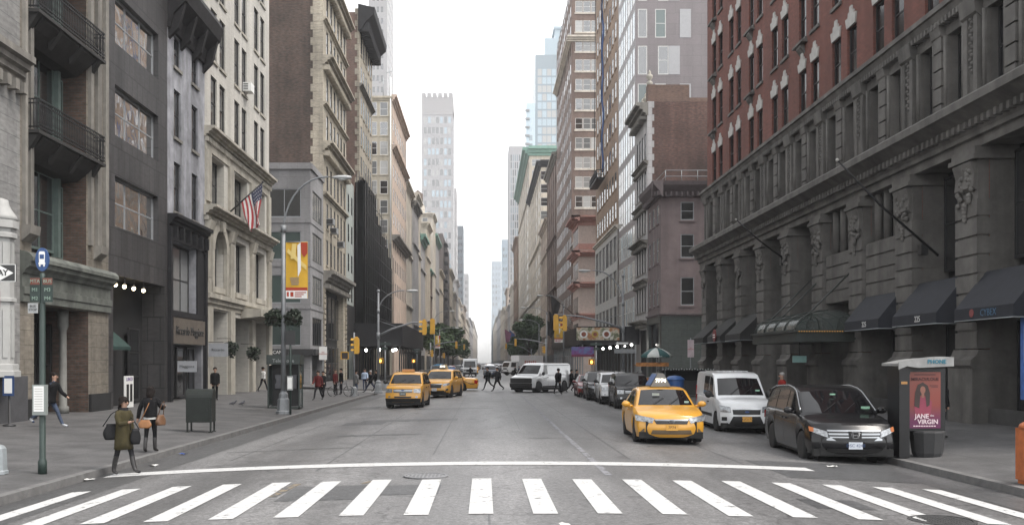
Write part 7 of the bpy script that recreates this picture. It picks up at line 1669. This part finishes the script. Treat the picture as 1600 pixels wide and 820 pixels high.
# ---------------------------------------------------------------- people
SKIN = mat('skin', (.36, .22, .16), .6, var=.06); SKIND = mat('darker skin', (.12, .07, .05), .6, var=.06)
HAIRD = mat('dark hair', (.012, .009, .008), .7, var=.4, scale=30, spec=.12, bump=.6, bscale=25); HAIRB = mat('brown hair', (.06, .035, .022), .6, var=.3, scale=30); HAIRG = mat('grey hair', (.25, .24, .23), .6, var=.2, scale=30)
CLO = {k: mat(k + ' cloth', v, .9, var=.3, scale=7, bump=.5, bscale=9, spec=.2) for k, v in dict(black=(.008, .008, .009), olive=(.044, .037, .018), charcoal=(.018, .018, .02), denim=(.05, .065, .10), maroon=(.10, .02, .02), redc=(.25, .025, .02), white=(.5, .5, .49), paleblue=(.30, .36, .46), grey=(.15, .15, .15), tan=(.22, .14, .07), navy=(.02, .025, .05)).items()}
LEATH = mat('black shoe leather', (.02, .018, .018), .45, var=.1); SHOEW = mat('pale trainers', (.35, .36, .38), .6); TANL = mat('tan leather', (.24, .105, .035), .5, var=.2, scale=8); BRNL = mat('brown leather', (.12, .06, .03), .5, var=.25, scale=8); BAGK = mat('black bag leather', (.007, .007, .008), .6, var=.2, scale=8, spec=.2)
def rot2(a, v): c, s = math.cos(a), math.sin(a); return Vector((v[0], v[1]*c - v[2]*s, v[1]*s + v[2]*c))
def person(label, loc, rz=0, h=1.7, legs=((0, 0), (0, 0)), arms=((0, .1, .2), (0, .1, .2)), top='black', hem=.82, flare=1.1, tr='black', shoe=LEATH, hair=HAIRD, hl=.0, skin=SKIN, fingers=False, boots=False, glasses=False, group=None, lean=0, hood=False):
    """faces local -y; legs: (thigh forward, knee bend) left/right; arms: (forward, outward, elbow)"""
    T = thing('person', label, 'person', loc, rz, group); k = h/1.72; fwd = Vector((0, -1, 0))
    V = []; E = []; Rr = []
    def add(p, r, par=None):
        V.append(Vector(p)*k); Rr.append(r*k); i = len(V) - 1
        if par is not None: E.append((par, i))
        return i
    hipz = .93
    feet = []; J = {}
    pel = add((0, 0, .95), .125); wa = add((0, -.0 - lean*.3, 1.10), .115, pel); ch = add((0, -lean*.8, 1.30), .14, wa); nk0 = add((0, -lean, 1.43), .075, ch); nk = add((0, -lean - .01, 1.49), .052, nk0)
    hd = add((0, -lean - .025, 1.57), .082, nk); h2 = add((0, -lean - .02, 1.645), .088, hd); h3 = add((0, -lean - .01, 1.69), .06, h2)
    low = 9
    for s, (a, b) in zip((-1, 1), legs):
        hp = Vector((s*.085, 0, .90)); kn = hp + rot2(-a, (s*.01, 0, -.43)) if False else hp + Vector((s*.01, -.43*math.sin(a), -.43*math.cos(a))); sh = a - b
        an = kn + Vector((0, -.40*math.sin(sh), -.40*math.cos(sh))); ft = sh*.6
        to = an + Vector((s*.02, -.15*math.cos(ft*.5), -.035 - .1*max(0, -ft)))
        i = add(hp, .088, pel); m = add((hp + kn)/2, .078, i); j = add(kn, .058, m); cf = add(kn*.6 + an*.4 + Vector((0, .015, 0)), .056 if not boots else .06, j); l = add(an, .042 if not boots else .05, cf); t = add(to, .036, l)
        low = min(low, an.z - .075, to.z - .036); J['knee%d' % s] = kn; J['ank%d' % s] = an
    hands = []
    for s, (a, o, e) in zip((-1, 1), arms):
        shp = Vector((s*.17, -lean, 1.39)); d = Vector((s*math.sin(o), -math.sin(a)*math.cos(o), -math.cos(a)*math.cos(o))); el = shp + d*.28; a2 = a + e
        d2 = Vector((s*math.sin(o)*math.cos(e)*.6 - s*.25*math.sin(min(e, 1.4)), -math.sin(a2), -math.cos(a2))).normalized(); wr = el + d2*.25; hn = wr + d2*.075
        i = add(shp, .06, ch); j = add(el, .043, i); l = add(wr, .029, j); q = add(hn, .034 if not fingers else .028, l); J['el%d' % s] = el; J['wr%d' % s] = wr; J['sh%d' % s] = shp; J['hand%d' % s] = hn
        if fingers:
            sd = Vector((1, 0, 0)) if abs(d2.x) < .8 else Vector((0, 1, 0)); u = d2.cross(sd).normalized(); w = u.cross(d2).normalized()
            for f in range(4):
                b0 = hn + w*(.014*(f - 1.5)); L = (.055, .065, .06, .045)[f]; p1 = b0 + d2*L*.6; add(b0, .009, q); p2 = add(p1, .008, len(V) - 1); add(p1 + d2*L*.35 + u*.018, .007, p2)
            tb = add(wr + d2*.03 + w*.022, .010, q); add(wr + d2*.065 + w*.045 + u*.01, .009, tb)
    me = bpy.data.meshes.new('body'); me.from_pydata([tuple(v) for v in V], E, []); o = bpy.data.objects.new('body', me); COL.objects.link(o)
    md = o.modifiers.new('skin', 'SKIN'); md.use_smooth_shade = True
    for i, r in enumerate(Rr): me.skin_vertices[0].data[i].radius = (r, r)
    me.skin_vertices[0].data[0].use_root = True
    o.modifiers.new('sub', 'SUBSURF').levels = 1; o.modifiers['sub'].render_levels = 1
    apply_mods(o); o.parent = T; dz = -low*k
    me = o.data; me.name = 'body'; me.materials.clear()
    for x in (CLO[tr], skin, shoe): me.materials.append(x)
    for p in me.polygons:
        c = p.center/k; p.use_smooth = True; m = 0
        ar = min((c - Vector(J['wr%d' % s])).length for s in (-1, 1)); hnd = min((c - Vector(J['hand%d' % s])).length for s in (-1, 1))
        if c.z > 1.47 or hnd < .1: m = 1
        elif min((c - J['ank%d' % s]).length for s in (-1, 1)) < .13 and c.z < min(.4, J['ank%d' % (1 if c.x > 0 else -1)].z + .03): m = 2
        elif boots and any((c - (J['ank%d' % s]*.55 + J['knee%d' % s]*.45)).length < .25 and c.z < J['knee%d' % s].z - .06 for s in (-1, 1)): m = 2
        p.material_index = m
    o.location = (0, 0, dz)
    z0 = Vector((0, 0, dz)); hc = Vector((0, -lean - .02, 1.62))*k + z0
    mb = MB(); mb.ball(tuple(hc + Vector((0, -.105, -.025))*k), (.017*k, .024*k, .026*k), 8)
    for s in (-1, 1): mb.ball(tuple(hc + Vector((s*.088, .005, -.015))*k), (.014*k, .024*k, .034*k), 8)
    put('face', mb.mesh('face', skin), T)
    mb = MB()
    for s in (-1, 1):
        if glasses: mb.ball(tuple(hc + Vector((s*.036, -.092, .012))*k), (.034*k, .012*k, .026*k), 10); mb.tube([hc + Vector((s*.066, -.08, .02))*k, hc + Vector((s*.09, .0, .015))*k], .005, 4)
        else: mb.ball(tuple(hc + Vector((s*.034, -.09, .012))*k), (.014*k, .008*k, .008*k), 8)
    if not glasses: mb.ball(tuple(hc + Vector((0, -.087, -.065))*k), (.026*k, .008*k, .007*k), 8)
    put('sunglasses' if glasses else 'eyes', mb.mesh('eyes', HAIRD), T)
    mb = MB(); rows = []                               # hair: a cap over the skull, longer at the back
    for j in range(7):
        t = j/6*(PI*.56); row = []
        for i in range(16):
            a = 2*PI*i/16; back = (1 + math.sin(a))/2                     # +y is the back of the head
            tt = t*(.62 + .55*back); R_ = math.sin(tt)*.108; zz = math.cos(tt)*.115
            if j == 6: zz -= hl*back**.7
            if j == 6 and hl > .05: R_ *= 1.12
            row.append(tuple(hc + Vector((R_*math.cos(a), R_*math.sin(a)*1.05 + .012, zz + .01))*k))
        rows.append(row)
    mb.grid(rows, 0, True, True)
    if hl > .05: mb.ball(tuple(hc + Vector((0, .07, -.06 - hl*.4))*k), (.105*k, .06*k, (.08 + hl*.5)*k), 12)
    mb.ball(tuple(hc + Vector((0, .03, .045))*k), (.105*k, .105*k, .09*k), 12)
    put('hair', mb.mesh('hair', hair), T)
    mb = MB(); N = 18; rows = []                       # coat or jacket: a tube of cloth round the trunk, with sleeves
    zs = [1.455, 1.43, 1.38, 1.28, 1.16, 1.05] + [1.05 + (hem - 1.05)*q for q in (.33, .66, 1.0)]
    for z in zs:
        if z > 1.44: rx, ry = .085, .08
        elif z > 1.40: rx, ry = .155, .105
        elif z > 1.3: rx, ry = .198, .135
        elif z > 1.2: rx, ry = .195, .145
        elif z > 1.1: rx, ry = .175, .14
        else: q = (1.05 - z)/max(.01, 1.05 - hem); rx, ry = .178*lerp(1, flare, q), .145*lerp(1, flare*1.05, q)
        yo = -lean*max(0, min(1, (z - .95)/.45)); wv = .012*(1.05 - z)/.3 if z < 1.05 else .004
        rows.append([((rx + wv*math.sin(5*a + z*7))*math.cos(a)*k, ((ry + wv*math.sin(4*a + 1))*math.sin(a) + yo)*k, z*k + dz + (.006*math.sin(3*a) if z == zs[-1] else 0)) for a in [2*PI*i/N for i in range(N)]])
    mb.grid(rows, 0, True, True); n0 = len(mb.v) - N; mb.face([n0 + i for i in range(N)])
    for s in (-1, 1):
        a, b, c = J['sh%d' % s], J['el%d' % s], J['wr%d' % s]; pts = [a + Vector((-s*.04, 0, .015)), a + (b - a)*.3, a + (b - a)*.8, b + (c - b)*.15, b + (c - b)*.6, b + (c - b)*.97]
        mb.tube([p*k + z0 for p in pts], [x*k for x in (.066, .072, .06, .056, .052, .048)], 10)
    put('jacket', mb.mesh('jacket', CLO[top]), T)
    return T, J, k, dz
def at(px, Y): return XP(px, Y)
# the two women by the near left kerb
x, y = XP(193, 19.9), 19.9
T, J, k, dz = person('woman in a long olive coat with sunglasses and black bags, standing in the gutter', (x, y, zroad(x) + .01), rad(62), 1.63, legs=((-.22, .06), (.34, .05)), arms=((.35, .12, 1.45), (-.05, .2, .35)), top='olive', hem=.58, flare=1.28, tr='charcoal', hair=HAIRD, hl=.14, fingers=True, boots=True, glasses=True)
mb = MB(); mb.grid([[(.1*math.cos(a)*k, (.1*math.sin(a) - .005)*k, z*k + dz) for a in [2*PI*i/14 for i in range(14)]] for z in (1.43, 1.47, 1.50)], 0, True, True); mb.build('scarf', CLO['charcoal'], T)
def bag(label, p, rz, w, d, h, m, strap, slouch=.15):
    t = thing('handbag', label, 'bag', p, rz); mb = MB(); rows = []
    for j in range(7):
        q = j/6; f = (.8 + .3*math.sin(PI*min(1, q*1.2)) - slouch*q*q)
        rows.append([(w/2*f*math.copysign(abs(math.cos(a))**.6, math.cos(a)), d/2*(1 - .55*q)*math.copysign(abs(math.sin(a))**.6, math.sin(a)), -h + h*q) for a in [2*PI*i/14 + .01 for i in range(14)]])
    mb.grid(rows, 0, True, True); n = len(mb.v); mb.face(list(range(14))); mb.face(list(range(n - 14, n))); mb.build('body', m, t)
    mb = MB(); mb.tube(strap, .011, 6); mb.build('strap', m, t); return t
bag('big black slouchy shoulder bag at the back of the woman in the olive coat', (x - .21, y - .08, 1.12), rad(30), .34, .18, .33, BAGK, [(-.18, 0, -.05), (-.02, .0, .2), (.16, .0, .31), (.24, 0, .24), (.18, .02, -.05)])
bag('black tote bag hanging in front of the woman in the olive coat', (x + .27, y - .05, 1.02), rad(35), .20, .1, .33, BAGK, [(-.1, 0, -.03), (-.12, .0, .18), (-.1, .0, .24), (-.03, 0, .16), (.08, 0, -.03)], .05)
x, y = XP(243, 23.6), 23.6; x = min(x, KL - .22)
T, J, k, dz = person('woman in a short black jacket seen from behind, carrying a tan bag on her hip', (x, y, zwalk(x)), rad(176), 1.63, legs=((.12, .1), (-.1, .12)), arms=((.5, .3, 1.2), (-.1, .42, .15)), top='black', hem=.93, flare=1.02, tr='black', hair=HAIRD, hl=.10, fingers=True, boots=True)
mb = MB(); mb.grid([[(.172*math.cos(a)*k, .142*math.sin(a)*k, z*k + dz) for a in [2*PI*i/16 for i in range(16)]] for z in (.95, .9, .875)], 0, True, True); mb.build('shirt_hem', CLO['white'], T)
bag('tan cross body bag on the hip of the woman in black', (x - .07, y - .2, .98), rad(0), .31, .1, .2, TANL, [(-.1, 0, -.02), (.02, .02, .25), (.12, .1, .52), (.16, .2, .5), (.12, .3, .3)], .05)
bag('brown shoulder bag under the right arm of the woman in black', (x + .26, y - .02, 1.1), rad(70), .3, .16, .26, BRNL, [(-.1, 0, -.02), (-.03, -.05, .25), (.0, -.1, .34), (.06, -.06, .24), (.1, 0, -.02)], .1)
W1_, W2_ = ((.5, .15), (-.35, .35)), ((-.35, .4), (.45, .1)); A1_, A2_ = ((-.4, .12, .3), (.45, .12, .5)), ((.45, .12, .5), (-.4, .12, .3))
ped = 'pedestrians along the avenue'
def pd(px, Y, label, rz, road=False, **kw):
    x = XP(px, Y); return person(label, (x, Y, zroad(x) if road else zwalk(x)), rz, group=ped, **kw)
def pack(T, m, lab):
    r = T[0]; c = math.cos(r.rotation_euler.z); s = math.sin(r.rotation_euler.z); b = thing('backpack', lab, 'backpack', (r.location.x - .2*s, r.location.y + .2*c, r.location.z + 1.12), r.rotation_euler.z)
    mb = MB(); mb.ball((0, 0, .08), (.16, .1, .24), 12); mb.ball((0, .08, -.02), (.11, .05, .12), 10); mb.build('bag', m, b); mb = MB()
    for e in (-.1, .1): mb.tube([(e, -.06, .26), (e, -.2, .32), (e, -.3, .2), (e, -.29, .0), (e, -.1, -.1)], .016, 5)
    mb.build('strap', m, b)
pd(78, 29.5, 'man walking in jeans and dark jacket half hidden by the bus stop post', rad(84), h=1.78, legs=((-.55, .5), (.5, .1)), arms=A1_, top='black', tr='denim', shoe=SHOEW, lean=.12)
pd(336, 50, 'dark dressed person standing before the sign band shop', rad(20), h=1.72, top='black', tr='black')
pd(411, 64, 'person in white shirt with a bag strap near the cream building', rad(150), h=1.72, legs=W1_, arms=A1_, top='white', hem=.95, tr='charcoal')
pd(497, 55, 'person in maroon jacket walking towards us past the phone kiosk', rad(-15), h=1.76, legs=W1_, arms=A2_, top='maroon', tr='charcoal')
pd(505, 57.5, 'darker dressed companion just behind the person in maroon', rad(-10), h=1.7, legs=W2_, arms=A1_, top='charcoal', tr='black')
pd(524, 63, 'person in dark red top standing beside the bicycle', rad(60), h=1.7, top='maroon', tr='black', hair=HAIRB)
pd(533, 64.5, 'person in black standing by the bicycle and signal post', rad(-60), h=1.75, top='black', tr='charcoal')
pd(570, 74, 'person in pale blue shirt crossing the side street', rad(10), h=1.78, legs=W1_, arms=A1_, top='paleblue', hem=.95, tr='navy')
pd(579, 70.5, 'person in dark clothes striding across the side street corner', rad(-70), road=False, h=1.75, legs=((.6, .1), (-.6, .3)), arms=A1_, top='black', tr='navy', hair=HAIRG)
pd(588, 73, 'second dark clothed person at the side street by the lamp post', rad(-60), h=1.7, legs=W2_, arms=A2_, top='black', tr='black')
pd(556, 63.8, 'person in grey jacket right behind the short signal post', rad(140), h=1.7, top='grey', tr='denim')
pack(pd(762, 71.5, 'dark clothed man striding left across the avenue', rad(-80), road=True, h=1.82, legs=((.38, .05), (-.45, .5)), arms=A1_, top='black', tr='black', hem=.78), BAGK, 'black backpack on the man striding left across the avenue')
pack(pd(777, 69.5, 'man in dark coat and pale shirt crossing the avenue towards the left', rad(-60), road=True, h=1.80, legs=((.4, .05), (-.42, .5)), arms=A2_, top='charcoal', tr='black', hem=.72), BAGK, 'black bag on the back of the man in a pale shirt')
pack(pd(872, 64.5, 'man in black with a backpack walking in front of the white cargo van', rad(150), road=True, h=1.80, legs=((.35, .1), (-.4, .3)), arms=A1_, top='black', tr='black', hem=.85, lean=.05), BAGK, 'black backpack of the man by the white cargo van')
pd(735, 134, 'tiny dark pedestrian in front of the white step van', rad(70), road=True, h=1.75, legs=W1_, arms=A1_, top='black', tr='black')
pd(893, 71, 'dark figure at the right corner behind the cargo van', rad(90), h=1.78, legs=W1_, arms=A1_, top='black', tr='black')
pd(901, 73, 'second dark figure at the right corner near the red car', rad(60), h=1.75, legs=W2_, arms=A2_, top='charcoal', tr='black')
pd(805, 139, 'tiny dark pedestrian before the white box truck, the left one', rad(80), road=True, h=1.75, legs=W1_, arms=A1_, top='black', tr='black')
pd(811, 139.6, 'tiny dark pedestrian before the white box truck, the right one', rad(80), road=True, h=1.7, legs=W2_, arms=A2_, top='navy', tr='black')
pd(1222, 37.5, 'person with pale hat and red jacket behind the minivan', rad(-80), h=1.74, top='redc', tr='black', hair=HAIRG)
pd(1469, 26.5, 'person half hidden behind the pay phone kiosk', rad(120), h=1.74, top='black', tr='black', skin=SKIN)
# ---------------------------------------------------------------- the air of the street: one closed box of thin haze
mb = MB(); mb.box(-320, 320, -120, 2350, -1.5, 235)
hz = newmat('thin pale haze'); hm, hn, hl, hb = hz
hn.remove(hb); pv = hn.new('ShaderNodeVolumePrincipled'); pv.inputs['Color'].default_value = (.95, .96, 1, 1); pv.inputs['Density'].default_value = .00035
pv.inputs['Anisotropy'].default_value = .2
hl.new(pv.outputs[0], hn['Material Output'].inputs['Volume'])
o = mb.build('haze', hm); o['kind'] = 'stuff'; o.visible_shadow = True
